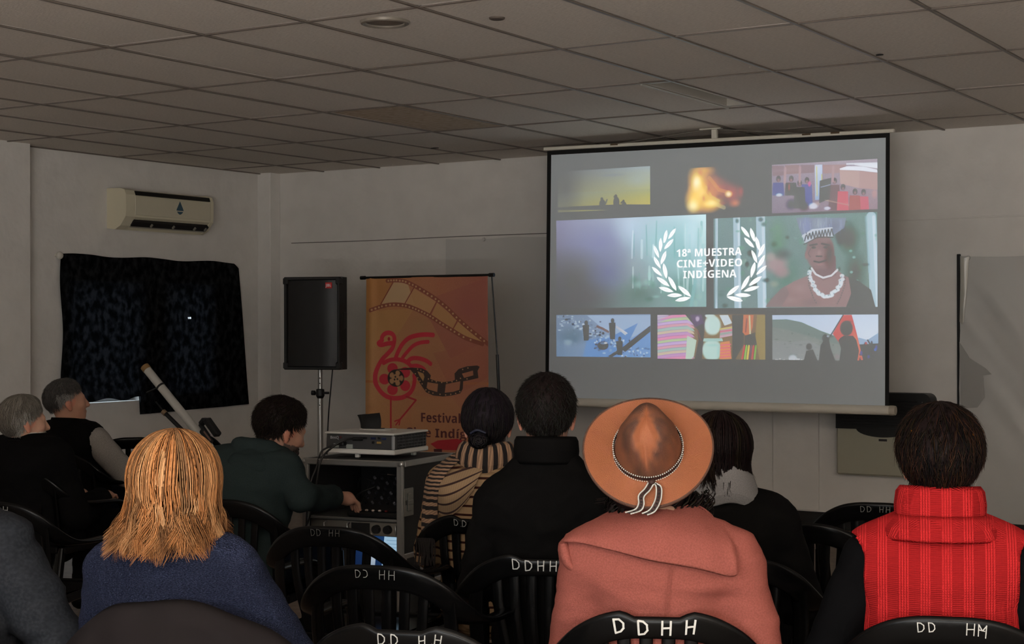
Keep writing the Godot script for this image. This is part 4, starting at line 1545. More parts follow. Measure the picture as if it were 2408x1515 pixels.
func chair_proto(dip: bool) -> Node3D:
	if protos.has(dip):
		return protos[dip]
	var t := Node3D.new()
	var f := rail_frame(dip)
	var b := MB.new()
	b.sweep(f[0], f[1], f[2], 14, 0.75)
	part("back_rail", b, chair_mat, t)
	for k in 6:
		b = MB.new()
		var u := (k - 2.5) / 2.5
		var x := u * 0.135
		var yt := 0.752 - 0.012 * u * u
		b.sweep(curve([Vector3(x, yt, 0.276 - 0.016 * u * u), Vector3(x * 0.92, 0.6, 0.268 - 0.012 * u * u), Vector3(x * 0.72, 0.43, 0.215)], 8), _fill(9, Vector3(0.0165, 0, 0)), _fill(9, Vector3(0, 0, 0.005)), 8, 0.7)
		part("slat", b, chair_mat, t)
	for sx in [-1, 1]:   # the solid side of the back that runs from the rail to the seat
		b = MB.new()
		b.sweep(curve([Vector3(sx * 0.2, 0.70, 0.24), Vector3(sx * 0.205, 0.6, 0.228), Vector3(sx * 0.2, 0.5, 0.21), Vector3(sx * 0.19, 0.42, 0.19)], 8), _fill(9, Vector3(0.024, 0, 0.01)), _fill(9, Vector3(0, 0, 0.006)), 8, 0.7)
		part("back_stile", b, chair_mat, t)
	b = MB.new()
	var rows := []
	for j in 13:
		var r := PackedVector3Array()
		for i in 13:
			var u := i / 6.0 - 1.0
			var w := j / 6.0 - 1.0
			r.append(Vector3(u * 0.235 * (1.0 - 0.08 * w), 0.43 - 0.018 * (1.0 - u * u) * (1.0 - w * w) - 0.012 * maxf(0, -w - 0.7) * 4.0, w * 0.225))
		rows.append(r)
	b.grid(rows)
	rows = []
	for j in 13:
		var r := PackedVector3Array()
		for i in 13:
			var u := i / 6.0 - 1.0
			var w := j / 6.0 - 1.0
			r.append(Vector3(u * 0.24 * (1.0 - 0.08 * w), 0.405 - 0.01 * (1.0 - u * u) * (1.0 - w * w), w * 0.23))
		rows.append(r)
	b.grid(rows)
	b.box(Vector3(0, 0.412, -0.225), Vector3(0.5, 0.034, 0.014), 0.005)
	b.box(Vector3(0, 0.412, 0.225), Vector3(0.42, 0.034, 0.014), 0.005)
	for sx in [-1, 1]:
		b.box(Vector3(sx * 0.236, 0.412, 0), Vector3(0.016, 0.034, 0.45), 0.005, Basis(Vector3.UP, sx * 0.08))
	part("seat", b, chair_mat, t)
	for sx in [-1, 1]:
		for sz in [-1, 1]:
			b = MB.new()
			var hi := Vector3(sx * 0.262, 0.55, -0.2) if sz < 0 else Vector3(sx * 0.205, 0.42, 0.2)
			var lo := Vector3(sx * 0.27, 0.0, -0.25) if sz < 0 else Vector3(sx * 0.235, 0.0, 0.29)
			b.sweep(PackedVector3Array([hi, hi.lerp(lo, 0.5), lo]), PackedVector3Array([Vector3(0.028, 0, 0), Vector3(0.025, 0, 0), Vector3(0.02, 0, 0)]), PackedVector3Array([Vector3(0, 0, 0.02), Vector3(0, 0, 0.018), Vector3(0, 0, 0.015)]), 8, 0.6)
			part("leg", b, chair_mat, t)
	protos[dip] = t
	return t


func _fill(n: int, q: Vector3) -> PackedVector3Array:
	var a := PackedVector3Array()
	for i in n:
		a.append(q)
	return a


const GLYPH := {
	"D": [[0.02, 0, 0, 1], [0, 1, 0.35, 0.95, 0.62, 0.7, 0.62, 0.35, 0.4, 0.06, 0.02, 0]],
	"C": [[0.05, 1, 0.4, 0.95, 0.62, 0.7, 0.62, 0.35, 0.4, 0.06, 0.05, 0.02]],
	"H": [[0, 0, 0.02, 1], [0.56, 0, 0.6, 1], [0.02, 0.5, 0.58, 0.54]],
	"M": [[0, 0, 0.02, 1], [0.02, 0.95, 0.3, 0.5, 0.62, 0.98, 0.6, -0.08], [0.1, 0.55, 0.5, 0.5]],
	".": [[0.2, 0.02, 0.26, 0.06]]}


# words: [[text, x of its left edge, letter height, pitch, height above the middle of the rail]]
func chair(label: String, at: Vector3, yaw_deg: float, dip: bool, words: Array, ink := 0.75, pen := 0.003, group := "black plastic armchairs of the audience") -> Node3D:
	var t: Node3D = chair_proto(dip).duplicate()
	t.name = numbered("plastic_armchair")
	add_child(t)
	t.rotation.y = deg_to_rad(yaw_deg)
	t.position = at - t.basis * Vector3(0, 0, 0.285)   # "at" is where the top of the back stands
	t.position.y = at.y
	tag(t, label, "chair", group)
	if words.is_empty():
		return t
	var f := rail_frame(dip)
	var paint := mat(Color(ink, ink, ink * 0.98), 0.7)
	for w in words:
		var x: float = w[1]
		for ch in w[0]:
			var b := MB.new()
			for stroke in GLYPH.get(ch, []):
				for k in range(0, stroke.size() - 2, 2):
					_paint_stroke(b, f, Vector2(x + stroke[k] * w[2] + rng.randf_range(-0.001, 0.001), (stroke[k + 1] - 0.5) * w[2] + w[4]), Vector2(x + stroke[k + 2] * w[2], (stroke[k + 3] - 0.5) * w[2] + w[4]), pen)
			part("painted_letter", b, paint, t)
			x += w[3] * (0.55 if ch == "." else 1.0)
	return t


func _paint_stroke(b: MB, f: Array, p0: Vector2, p1: Vector2, pen: float) -> void:
	var n := maxi(1, int(p0.distance_to(p1) / 0.006))
	var s := (p1 - p0).normalized()
	var side := Vector2(-s.y, s.x) * pen
	var a := PackedVector3Array()
	var e := PackedVector3Array()
	for k in n + 1:
		var m := (p0 - s * pen * 0.5).lerp(p1 + s * pen * 0.5, float(k) / n)
		a.append(_on_rail(f, m + side))
		e.append(_on_rail(f, m - side))
	b.grid([a, e])


func _on_rail(f: Array, q: Vector2) -> Vector3:   # x along the rail, y across it, on the face that looks back
	var path: PackedVector3Array = f[0]
	var k := 41
	while k < 79 and path[k].x < absf(q.x):
		k += 1
	var u := clampf((absf(q.x) - path[k - 1].x) / (path[k].x - path[k - 1].x), 0.0, 1.0)
	var i := k if q.x >= 0 else 80 - k
	var i0 := k - 1 if q.x >= 0 else 81 - k
	var o := path[i0].lerp(path[i], u)
	var w: Vector3 = f[1][i0].lerp(f[1][i], u)
	var y := clampf(q.y / w.length(), -0.98, 0.98)
	var th: Vector3 = f[2][i0].lerp(f[2][i], u)
	if th.z < 0:
		th = -th
	var flat := pow(1.0 - pow(absf(y), 2.0 / 0.75), 0.75 / 2.0)
	return o + w * y + th * (flat + 0.1)


# ------------------------------------------------------------------ people (seated, facing -z, x to their right)
var skin_mat: StandardMaterial3D
var hair_mat: StandardMaterial3D


func joints(o: Dictionary) -> Dictionary:
	var sh: float = o.get("seat", 0.44)
	var k: float = o.get("size", 1.0)
	var lean: float = deg_to_rad(o.get("lean", 6.0))
	var up := Vector3(0, cos(lean), sin(lean))
	var bk := Vector3(0, -sin(lean), cos(lean))
	var pel := Vector3(0, sh + 0.095, 0.0)
	var j := {"pel": pel, "waist": pel + up * 0.17 * k, "chest": pel + up * 0.36 * k, "neck": pel + up * 0.515 * k + bk * -0.01}
	var shw: float = o.get("shoulders", 0.165)
	for s in [["L", -1.0], ["R", 1.0]]:
		j["sh" + s[0]] = pel + up * o.get("shy", 0.415) * k + Vector3(s[1] * shw, 0, 0.0)
		j["el" + s[0]] = j["sh" + s[0]] + Vector3(s[1] * 0.07, -0.26, -0.06)
		j["wr" + s[0]] = Vector3(s[1] * 0.11, sh + 0.19, -0.30)
		j["hip" + s[0]] = pel + Vector3(s[1] * 0.09, -0.02, -0.02)
		j["kn" + s[0]] = Vector3(s[1] * 0.15, sh + 0.06, -0.46)
		j["an" + s[0]] = Vector3(s[1] * 0.15, 0.09, -0.44)
		j["to" + s[0]] = Vector3(s[1] * 0.17, 0.035, -0.60)
	j.head = j.neck + up * 0.135 * k + Vector3(0, 0, -0.025)
	for q in o.get("j", {}):
		j[q] = o.j[q]
	return j


func head_prims(neck_local: Vector3) -> Array:
	return [
		cap(Vector3(0, 0.028, 0.014), Vector3(0, 0.03, 0.01), 0.1, 0.1, Vector3(0.77, 0.9, 0.98), 0.02),
		cap(Vector3(0, -0.03, -0.03), Vector3(0, -0.035, -0.032), 0.08, 0.08, Vector3(0.8, 1.02, 0.82), 0.03),
		cap(Vector3(0, -0.082, -0.052), Vector3(0, -0.085, -0.06), 0.035, 0.03, Vector3(1.25, 1, 1), 0.025),
		cap(Vector3(-0.032, 0.022, -0.083), Vector3(0.032, 0.022, -0.083), 0.011, 0.011, Vector3.ONE, 0.015),
		cap(Vector3(0, 0.012, -0.094), Vector3(0, -0.03, -0.113), 0.008, 0.013, Vector3.ONE, 0.012),
		cap(Vector3(-0.012, -0.034, -0.1), Vector3(0.012, -0.034, -0.1), 0.009, 0.009, Vector3.ONE, 0.008),
		cap(Vector3(-0.018, -0.062, -0.088), Vector3(0.018, -0.062, -0.088), 0.009, 0.009, Vector3.ONE, 0.008),
		cap(Vector3(-0.038, -0.015, -0.068), Vector3(-0.04, -0.02, -0.066), 0.022, 0.022, Vector3.ONE, 0.02),
		cap(Vector3(0.038, -0.015, -0.068), Vector3(0.04, -0.02, -0.066), 0.022, 0.022, Vector3.ONE, 0.02),
		cap(Vector3(-0.082, -0.002, 0.012), Vector3(-0.079, -0.03, 0.002), 0.02, 0.014, Vector3(0.5, 1.1, 0.85), 0.008),
		cap(Vector3(0.082, -0.002, 0.012), Vector3(0.079, -0.03, 0.002), 0.02, 0.014, Vector3(0.5, 1.1, 0.85), 0.008),
		cap(Vector3(0, -0.06, 0.012), neck_local, 0.054, 0.06, Vector3.ONE, 0.03)]


func hand_prims(w: Vector3, dir: Vector3, palm: Vector3, curl: float, side: float) -> Array:   # wrist, towards the knuckles, palm normal
	var x := dir.cross(palm).normalized() * side
	var out := [cap(w, w + dir * 0.07, 0.024, 0.03, Vector3.ONE, 0.015), cap(w + dir * 0.075 - x * 0.022, w + dir * 0.08 + x * 0.026, 0.015, 0.014, Vector3.ONE, 0.015)]
	for f in 4:
		var root := w + dir * 0.085 + x * (0.03 - f * 0.02)
		var len_: float = [0.07, 0.078, 0.072, 0.056][f]
		var d1 := (dir + palm * curl * 0.5).normalized()
		var d2 := (dir + palm * curl * 1.6).normalized()
		var m := root + d1 * len_ * 0.5
		out.append(cap(root, m, 0.0095, 0.0088, Vector3.ONE, 0.005))
		out.append(cap(m, m + d2 * len_ * 0.5, 0.0086, 0.0072, Vector3.ONE, 0.003))
	var tr := w + dir * 0.03 + x * 0.03
	var tm := tr + (dir * 0.6 + x * 0.7 + palm * 0.4).normalized() * 0.04
	out.append(cap(w + dir * 0.02, tr, 0.016, 0.014, Vector3.ONE, 0.01))
	out.append(cap(tr, tm, 0.0125, 0.011, Vector3.ONE, 0.006))
	out.append(cap(tm, tm + (dir * 0.9 + x * 0.2 + palm * 0.5).normalized() * 0.032, 0.0108, 0.0085, Vector3.ONE, 0.003))
	return out


# the body: one skin mesh from head to feet. Returns the head's transform in the person's space
func body(t: Node3D, j: Dictionary, o: Dictionary) -> Transform3D:
	var b := MB.new()
	var tone: Color = o.get("skin", Color(0.56, 0.34, 0.25))
	b.c = tone
	var p := [cap(j.pel, j.waist, 0.125, 0.115, Vector3(1.2, 1, 0.85), 0.05), cap(j.waist, j.chest, 0.115, 0.13, Vector3(1.15, 1, 0.8), 0.05), cap(j.chest, j.neck, 0.1, 0.052, Vector3.ONE, 0.05)]
	for s in ["L", "R"]:
		p.append(cap(j.chest + Vector3(0, 0.06, 0), j["sh" + s], 0.06, 0.05, Vector3.ONE, 0.04))
		p.append(cap(j["sh" + s], j["el" + s], 0.046, 0.037, Vector3.ONE, 0.03))
		p.append(cap(j["el" + s], j["wr" + s], 0.036, 0.026, Vector3.ONE, 0.01))
		p.append(cap(j["hip" + s], j["kn" + s], 0.085, 0.055, Vector3.ONE, 0.04))
		p.append(cap(j["kn" + s], j["an" + s], 0.052, 0.034, Vector3.ONE, 0.01))
		p.append(cap(j["an" + s], j["to" + s], 0.036, 0.028, Vector3.ONE, 0.02))
	nets(b, p, 0.018)
	for s in [["L", -1.0], ["R", 1.0]]:
		var dir: Vector3 = (j["wr" + s[0]] - j["el" + s[0]]).normalized()
		var palm: Vector3 = o.get("palm" + s[0], Vector3.DOWN)
		palm = (palm - dir * palm.dot(dir)).normalized()
		nets(b, hand_prims(j["wr" + s[0]], o.get("hand" + s[0], dir), palm, o.get("curl" + s[0], 0.5), s[1]), 0.005)
	var hb := Basis.from_euler(Vector3(deg_to_rad(o.get("nod", 0.0)), deg_to_rad(o.get("look", 0.0)), deg_to_rad(o.get("tilt", 0.0))))
	var hx := Transform3D(hb, j.head)
	b.xf = hx
	var lip := tone * Color(0.95, 0.72, 0.72)
	var beard: Color = o.get("stubble", tone)
	nets(b, head_prims(hx.affine_inverse() * (j.neck + Vector3(0, -0.02, 0))), 0.005, 0.0, Vector3.ONE, func(w: Vector3) -> Color:
		if w.z < -0.086 and absf(w.y + 0.062) < 0.008 and absf(w.x) < 0.022:
			return lip
		if w.y < -0.045 and w.z < -0.0 + (w.y + 0.045) * 0.3 and w.y > -0.125:
			return beard
		if absf(w.x) > 0.07 and absf(w.y + 0.012) < 0.035:
			return tone * Color(1.1, 0.85, 0.82)
		return tone)
	for s in [-1, 1]:
		b.c = Color(0.7, 0.68, 0.65)
		b.ball(Vector3(s * 0.032, 0.002, -0.08), Vector3(0.012, 0.009, 0.011), 10, 6)
		b.c = Color(0.06, 0.04, 0.03)
		b.ball(Vector3(s * 0.032, 0.002, -0.088), Vector3(0.005, 0.005, 0.004), 8, 5)
	b.xf = Transform3D.IDENTITY
	part("body", b, skin_mat, t)
	return hx


func torso_prims(j: Dictionary, g: float, deep := 1.0) -> Array:   # g: how far the cloth stands off
	return [cap(j.pel + Vector3(0, -0.04, 0.01), j.waist, 0.142 + g, 0.128 + g, Vector3(1.2, 1, 0.85 * deep), 0.06),
		cap(j.waist, j.chest, 0.128 + g, 0.142 + g, Vector3(1.15, 1, 0.8 * deep), 0.06),
		cap(j.chest.lerp(j.shL, 0.75) + Vector3(0, 0.01, 0), j.chest.lerp(j.shR, 0.75) + Vector3(0, 0.01, 0), 0.074 + g, 0.074 + g, Vector3(1, 1, 1), 0.06),
		cap(j.neck + Vector3(0, -0.05, 0.0), j.shL + Vector3(0, 0.005, 0), 0.052 + g, 0.05 + g, Vector3.ONE, 0.04),
		cap(j.neck + Vector3(0, -0.05, 0.0), j.shR + Vector3(0, 0.005, 0), 0.052 + g, 0.05 + g, Vector3.ONE, 0.04)]


func sleeve_prims(j: Dictionary, g: float, sides := ["L", "R"]) -> Array:
	var out := []
	for s in sides:
		out.append(cap(j["sh" + s], j["el" + s], 0.056 + g, 0.048 + g, Vector3.ONE, 0.02))
		out.append(cap(j["el" + s], j["wr" + s].lerp(j["el" + s], 0.1), 0.047 + g, 0.036 + g, Vector3.ONE, 0.012))
	return out


func garment(t: Node3D, called: String, prims: Array, m: Material, amp := 0.008, cell := 0.011, freq := Vector3(7, 11, 7)) -> MeshInstance3D:
	var b := MB.new()
	nets(b, prims, cell, amp, freq)
	if m is StandardMaterial3D:
		m.metallic_specular = 0.16   # cloth has hardly any shine
	return part(called, b, m, t)


func field_at(prims: Array, p: Vector3) -> float:
	var d := 1.0
	for q in prims:
		var inv: Vector3 = Vector3.ONE / q[4]
		var a: Vector3 = q[0] * inv
		var ba: Vector3 = q[1] * inv - a
		var pa := p * inv - a
		var h := clampf(pa.dot(ba) / maxf(ba.length_squared(), 1e-9), 0.0, 1.0)
		var e: float = ((pa - ba * h).length() - q[2] - (q[3] - q[2]) * h) * minf(q[4].x, minf(q[4].y, q[4].z))
		var f := maxf(q[5] - absf(e - d), 0.0)
		d = minf(e, d) - (f * f / (4.0 * q[5]) if q[5] > 0.0 else 0.0)
	return d


# the point of the garment's back at (x, y), lifted off by "up"
func on_back(prims: Array, x: float, y: float, up := 0.0) -> Vector3:
	var xx := x
	for k in 12:
		var z := 0.4
		while z > -0.05:
			var d := field_at(prims, Vector3(xx, y, z))
			if d < 0.001:
				return Vector3(x, y, z + up - absf(x - xx) * 1.5)
			z -= maxf(d * 0.8, 0.002)
		xx *= 0.95
	return Vector3(x, y, 0.02)


func trousers(t: Node3D, j: Dictionary, m: Material) -> void:
	var p := [cap(j.pel + Vector3(0, -0.02, 0), j.pel + Vector3(0, 0.05, 0), 0.13, 0.12, Vector3(1.2, 1, 0.85), 0.05)]
	for s in ["L", "R"]:
		p.append(cap(j["hip" + s], j["kn" + s], 0.096, 0.068, Vector3.ONE, 0.04))
		p.append(cap(j["kn" + s], j["an" + s] + Vector3(0, 0.02, 0), 0.066, 0.055, Vector3.ONE, 0.012))
	garment(t, "trousers", p, m, 0.006, 0.016)
	for s in ["L", "R"]:
		garment(t, "shoe", [cap(j["an" + s] + Vector3(0, -0.03, 0.02), j["to" + s], 0.048, 0.036, Vector3(1, 1, 1), 0.02)], mat(Color(0.03, 0.03, 0.03), 0.5), 0.0, 0.012)


func collar(t: Node3D, called: String, j: Dictionary, r: float, h: float, drop: float, m: Material, thick := 0.012) -> MeshInstance3D:   # standing collar round the neck
	var b := MB.new()
	var up: Vector3 = (j.head - j.neck).normalized()
	var rows := []
	for k in 9:
		var a := TAU * k / 8.0
		var rad := r + thick * (0.5 + 0.5 * cos(a))
		var y := -drop + h * (0.5 + 0.5 * sin(a))
		var row := PackedVector3Array()
		for i in 28:
			var q := TAU * i / 28
			var flare := 1.0 + 0.25 * maxf(0.0, -y / maxf(0.01, h))
			row.append(j.neck + Vector3(rad * flare * cos(q), 0, rad * flare * sin(q) * 1.05) + up * (y + 0.002 * cos(q * 2.0) + 0.012 * sin(q)))
		rows.append(row)
	b.grid(rows, true)
	return part(called, b, m, t)


# ------------------------------------------------------------------ hair
func skull(a: float, p: float, lift: float) -> Vector3:   # azimuth 0 = face, polar angle from the crown
	var d := Vector3(sin(p) * sin(a), cos(p), -sin(p) * cos(a))
	return Vector3(0, 0.028, 0.012) + d * Vector3(0.08 + lift, 0.094 + lift, 0.101 + lift)


func hairline(a: float, nape: float, front: float, side: float) -> float:   # polar angle where the hair ends
	var c := cos(a)
	if c > 0.0:
		return lerpf(side, front, pow(c, 0.8))
	return lerpf(side, nape, pow(-c, 0.6))


func hair_cap(b: MB, lift: float, nape: float, front: float, side: float, rough := 0.004, lumps := 9.0) -> void:
	var rows := []
	for jj in 23:
		var s := jj / 22.0
		var row := PackedVector3Array()
		for i in 44:
			var a := TAU * i / 44
			var p := s * hairline(a, nape, front, side)
			var l := lift * (1.0 - pow(s, 6.0)) - 0.004 * pow(s, 6.0)
			var w := skull(a, p, l)
			row.append(w + (w - Vector3(0, 0.02, 0)).normalized() * rough * fold.get_noise_3dv(w * lumps * 10.0))
		rows.append(row)
	b.grid(rows, true)


func strand(b: MB, pts: PackedVector3Array, w: float, out: Vector3) -> void:   # a tapered lock
	var n := pts.size()
	var wa := PackedVector3Array()
	var ta := PackedVector3Array()
	for k in n:
		var t := (pts[mini(k + 1, n - 1)] - pts[maxi(k - 1, 0)]).normalized()
		var s := t.cross(out).normalized()
		var e := w * (1.0 - pow(float(k) / (n - 1), 2.2) * 0.9) * (0.55 + 0.45 * minf(1.0, k * 0.6))
		wa.append(s * e)
		ta.append(s.cross(t) * e * 0.4)
	var rows := []
	for k in n:
		rows.append(PackedVector3Array([pts[k] - wa[k], pts[k] + ta[k], pts[k] + wa[k]]))
	b.grid(rows, true)


func tint(cols: Array) -> Color:
	var a: Color = cols[rng.randi() % cols.size()]
	var c: Color = cols[rng.randi() % cols.size()]
	return a.lerp(c, rng.randf())


func short_hair(t: Node3D, hx: Transform3D, cols: Array, o := {}) -> void:
	var b := MB.new()
	b.xf = hx
	b.c = cols[0]
	var nape: float = deg_to_rad(o.get("nape", 128.0))
	var front: float = deg_to_rad(o.get("front", 58.0))
	var side: float = deg_to_rad(o.get("side", 96.0))
	var lift: float = o.get("lift", 0.012)
	hair_cap(b, lift, nape, front, side)
	var n: int = o.get("n", 900)
	var len_: float = o.get("len", 0.03)
	var wild: float = o.get("wild", 0.25)
	for k in n:
		var a := rng.randf() * TAU
		var s := sqrt(rng.randf())
		var lim := hairline(a, nape, front, side)
		var p := s * lim * 0.97
		var l := len_ * rng.randf_range(0.6, 1.2)
		var da := rng.randf_range(-wild, wild) * 0.6
		var up := rng.randf_range(0.0, 1.0)
		var pts := PackedVector3Array()
		for q in 5:
			var f := q / 4.0
			var pp := p + f * l / 0.105
			var over := maxf(0.0, pp - lim)
			var w := skull(a + da * f, minf(pp, lim + 0.12), lift * (1.0 - 0.7 * pow(clampf(pp / lim, 0, 1), 6.0)) - 0.002 + 0.005 * up * (0.3 + f) + wild * 0.02 * f * f * rng.randf())
			pts.append(w + Vector3(0, -over * 0.05, 0))
		b.c = tint(o.get("side_cols", cols) if (p > 1.25 and cos(a) > -0.5) else cols)
		strand(b, pts, o.get("w", 0.0035), (pts[0] - Vector3(0, 0.02, 0)).normalized())
	part("hair", b, hair_mat, t)


# hair that falls from the crown over the skull and hangs down
func long_hair(t: Node3D, hx: Transform3D, cols: Array, o := {}) -> MeshInstance3D:
	var b := MB.new()
	b.xf = hx
	b.c = cols[0].darkened(0.2)
	var front: float = deg_to_rad(o.get("front", 60.0))
	var lift: float = o.get("lift", 0.022)
	hair_cap(b, lift - 0.006, deg_to_rad(o.get("nape", 118.0)), front, deg_to_rad(o.get("side", 108.0)), 0.004)
	var drop: float = o.get("drop", 0.2)
	if o.get("shell", true):
		var rows := []
		for q in 12:
			var row := PackedVector3Array()
			for i in 33:
				var a := lerpf(0.75, TAU - 0.75, i / 32.0)
				var w := skull(a, minf(1.72, 0.7 + q * 0.17), lift - 0.012)
				var dn := maxf(0.0, q - 6.0) / 5.0
				row.append(w + Vector3(0, -drop * 0.8 * dn, 0) + Vector3(w.x, 0, w.z).normalized() * (-0.01 * sin(dn * PI)))
			rows.append(row)
		b.grid(rows)
	var flick: float = o.get("flick", 0.02)
	var wave: float = o.get("wave", 0.006)
	var part_a: float = o.get("part", 0.0)
	var open_a: float = o.get("open", 0.62)
	var locks := int(o.get("locks", 90))
	for k in locks:   # a lock: strands that share their course
		var a0 := lerpf(open_a, TAU - open_a, (k + rng.randf()) / locks)   # leaves the face free
		var q0: float = minf(1.5, o.get("p0", 0.03) + pow(rng.randf(), 1.5) * 1.2)
		var ph := rng.randf() * TAU
		var lay0 := rng.randf_range(-0.004, 0.006)
		var fl := flick * rng.randf_range(0.1, 1.2)
		var len0 := drop * rng.randf_range(0.78, 1.05)
		var sw := rng.randf_range(-0.1, 0.1)
		var tone := tint(cols)
		for e in int(o.get("n", 380)) / locks:
			var a := a0 + rng.randfn() * 0.055
			var p0 := clampf(q0 + rng.randfn() * 0.1, 0.02, 1.6)
			var lay := lay0 + rng.randf_range(-0.0025, 0.0025)
			var pts := PackedVector3Array()
			var p := p0
			while p < 1.72:
				pts.append(skull(a + sw * (p - p0) + part_a * (1.0 - p / 1.72), p, lift + lay * minf(1.0, p)))
				p += 0.17
			var base := pts[pts.size() - 1]
			var out := Vector3(base.x, 0, base.z - 0.012).normalized()
			var tang := Vector3(-out.z, 0, out.x)
			var len_ := len0 * rng.randf_range(0.92, 1.06) * (1.0 if cos(a) < 0.2 else 0.9)
			for q in range(1, 9):
				var s := q / 8.0
				var inw: float = -o.get("tuck", 0.012) * sin(s * PI) + fl * s * s
				pts.append(base + Vector3(0, -len_ * s, 0) + out * (inw + wave * s * sin(s * 7.0 + ph)) + tang * (wave * 1.6 * s * sin(s * 6.0 + ph * 1.7) - rng.randf() * 0.002) + o.get("drift", Vector3.ZERO) * s * s)
			b.c = tone.lerp(tint(cols), 0.3)
			if o.has("roots") and p0 < 0.34 and rng.randf() < 0.75:
				b.c = b.c.lerp(o.roots, 0.7)
			if o.has("under"):   # keep below a hat brim
				var pl: Plane = o.under
				for q in pts.size():
					var d := pl.distance_to(pts[q]) + 0.012
					if d > 0.0:
						pts[q] -= pl.normal * d
			strand(b, pts, rng.randf_range(0.004, 0.0085) * o.get("w", 1.0), out)
	return part("hair", b, hair_mat, t)


func person(label: String, at: Vector3, yaw_deg: float) -> Node3D:
	return thing("person", label, "person", at, deg_to_rad(yaw_deg))


# ------------------------------------------------------------------ the audience
func audience() -> void:
	var black := tri_mat(ntex(0.15, Color(0.040, 0.038, 0.038), Color(0.062, 0.058, 0.058), 61, 256), Vector3(5, 5, 5), 0.85)
	var jeans := mat(Color(0.06, 0.075, 0.12), 0.9)
	var dark := mat(Color(0.035, 0.034, 0.036), 0.9)
	man_black(black, dark)
	blonde(jeans)
	red_vest(dark)
	hat_woman(dark)
	scarf_woman(dark)
	grey_scarf(black, dark)
	old_men(black, dark, jeans)
	hoodie_man(jeans)
	edge_person(jeans)


func man_black(black: Material, dark: Material) -> void:
	var t := person("man with short dark greying hair in a black jacket seen from behind", Vector3(-2.532, 0, -4.314), 23)
	var o := {"size": 1.03, "shy": 0.385, "shoulders": 0.16, "lean": 7.0, "look": 4.0, "skin": Color(0.50, 0.28, 0.2)}
	var j := joints(o)
	var hx := body(t, j, o)
	garment(t, "jacket", torso_prims(j, 0.008, 1.1) + sleeve_prims(j, 0.012) + [cap(j.neck + Vector3(-0.02, -0.012, 0), j.shL.lerp(j.neck, 0.25), 0.074, 0.062, Vector3.ONE, 0.05), cap(j.neck + Vector3(0.02, -0.012, 0), j.shR.lerp(j.neck, 0.25), 0.074, 0.062, Vector3.ONE, 0.05)], black, 0.012)
	collar(t, "collar", j, 0.084, 0.085, 0.012, black, 0.018)
	trousers(t, j, dark)
	short_hair(t, hx, [Color(0.008, 0.007, 0.0065), Color(0.014, 0.012, 0.011), Color(0.014, 0.012, 0.011), Color(0.035, 0.033, 0.031)], {"lift": 0.014, "nape": 168.0, "n": 4600, "len": 0.026, "w": 0.0013, "wild": 0.4})


func blonde(jeans: Material) -> void:
	var t := person("woman with orange-blonde hair in a blue knitted sweater", Vector3(-2.806, 0, -2.97), 22)
	var o := {"size": 0.87, "seat": 0.42, "shoulders": 0.16, "lean": 7.0, "look": 4.0}
	var j := joints(o)
	j.elL = j.shL + Vector3(-0.06, -0.25, -0.06)
	j.elR = j.shR + Vector3(0.13, -0.22, -0.06)
	var hx := body(t, j, o)
	var knit := tri_mat(ntex(0.09, Color(0.135, 0.155, 0.23), Color(0.235, 0.26, 0.36), 71, 512, 3), Vector3(3, 9, 3), 0.95, ntex(0.12, Color.BLACK, Color.WHITE, 72, 512, 2), 0.5)
	garment(t, "sweater", torso_prims(j, 0.012, 1.15) + sleeve_prims(j, 0.016), knit, 0.01)
	trousers(t, j, jeans)
	long_hair(t, hx, [Color(0.50, 0.215, 0.08), Color(0.56, 0.26, 0.105), Color(0.42, 0.165, 0.055), Color(0.62, 0.35, 0.17)], {"lift": 0.03, "drop": 0.165, "flick": 0.035, "wave": 0.011, "n": 4200, "locks": 150, "w": 0.42, "drift": Vector3(-0.016, 0, 0), "front": 62.0, "roots": Color(0.12, 0.06, 0.03), "tuck": 0.008})
	# dark jacket draped over the back of her chair
	var d := thing("draped_jacket", "dark brown jacket draped over the chair back below the blue sweater", "jacket", Vector3(-2.70, 0, -2.80), deg_to_rad(20))
	var b := MB.new()
	var rows := []
	for k in 15:
		var row := PackedVector3Array()
		var s := k / 14.0
		for i in 41:
			var u := i / 20.0 - 1.0
			var x := u * 0.30
			var top := 0.832 - 0.13 * pow(absf(u), 2.3)
			var a := lerpf(-0.5, 1.0, s)
			var z := -0.03 if a < 0 else 0.03
			var y := top - 0.012
			if a < 0:
				y = top + a * 0.5 * 0.5
				z = -0.03
			elif a > 0.12:
				y = top - (a - 0.12) * 0.42
				z = 0.034
			else:
				z = lerpf(-0.03, 0.034, a / 0.12)
				y = top
			z += 0.008 * sin(u * 14.0) * s - 0.1 * u * u
			row.append(Vector3(x, y + 0.004 * sin(u * 9.0), z))
		rows.append(row)
	b.grid(rows)
	part("jacket", b, mat(Color(0.14, 0.128, 0.132), 0.95, 0.0, 0.12), d)


func rib_texture() -> Array:   # knitted ribs: colour and height, 10 cm square
	var f := func(x, y, h):
		var u := fmod(x / 256.0 * 4.0, 4.0)
		var panel := int(u) % 2
		var st := 256.0 / 16.0
		var sx := fmod(x, st) / st * 2.0 - 1.0
		var sy := fmod(y + absf(sx) * 10.0, 16.0) / 16.0
		var stitch := (1.0 - sx * sx) * (0.6 + 0.4 * sin(sy * PI))
		if panel == 1:
			stitch = 0.55 * (0.5 + 0.5 * sin(fmod(y, 12.0) / 12.0 * TAU)) * (0.6 + 0.4 * (1.0 - sx * sx))
		if h:
			return Color(stitch, stitch, stitch)
		var k := 0.86 + 0.14 * stitch
		return Color(0.79 * k, 0.18 * k, 0.19 * k) if panel == 0 else Color(0.70 * k, 0.145 * k, 0.155 * k)
	return [itex(256, 256, func(x, y): return f.call(x, y, false)), itex(256, 256, func(x, y): return f.call(x, y, true))]


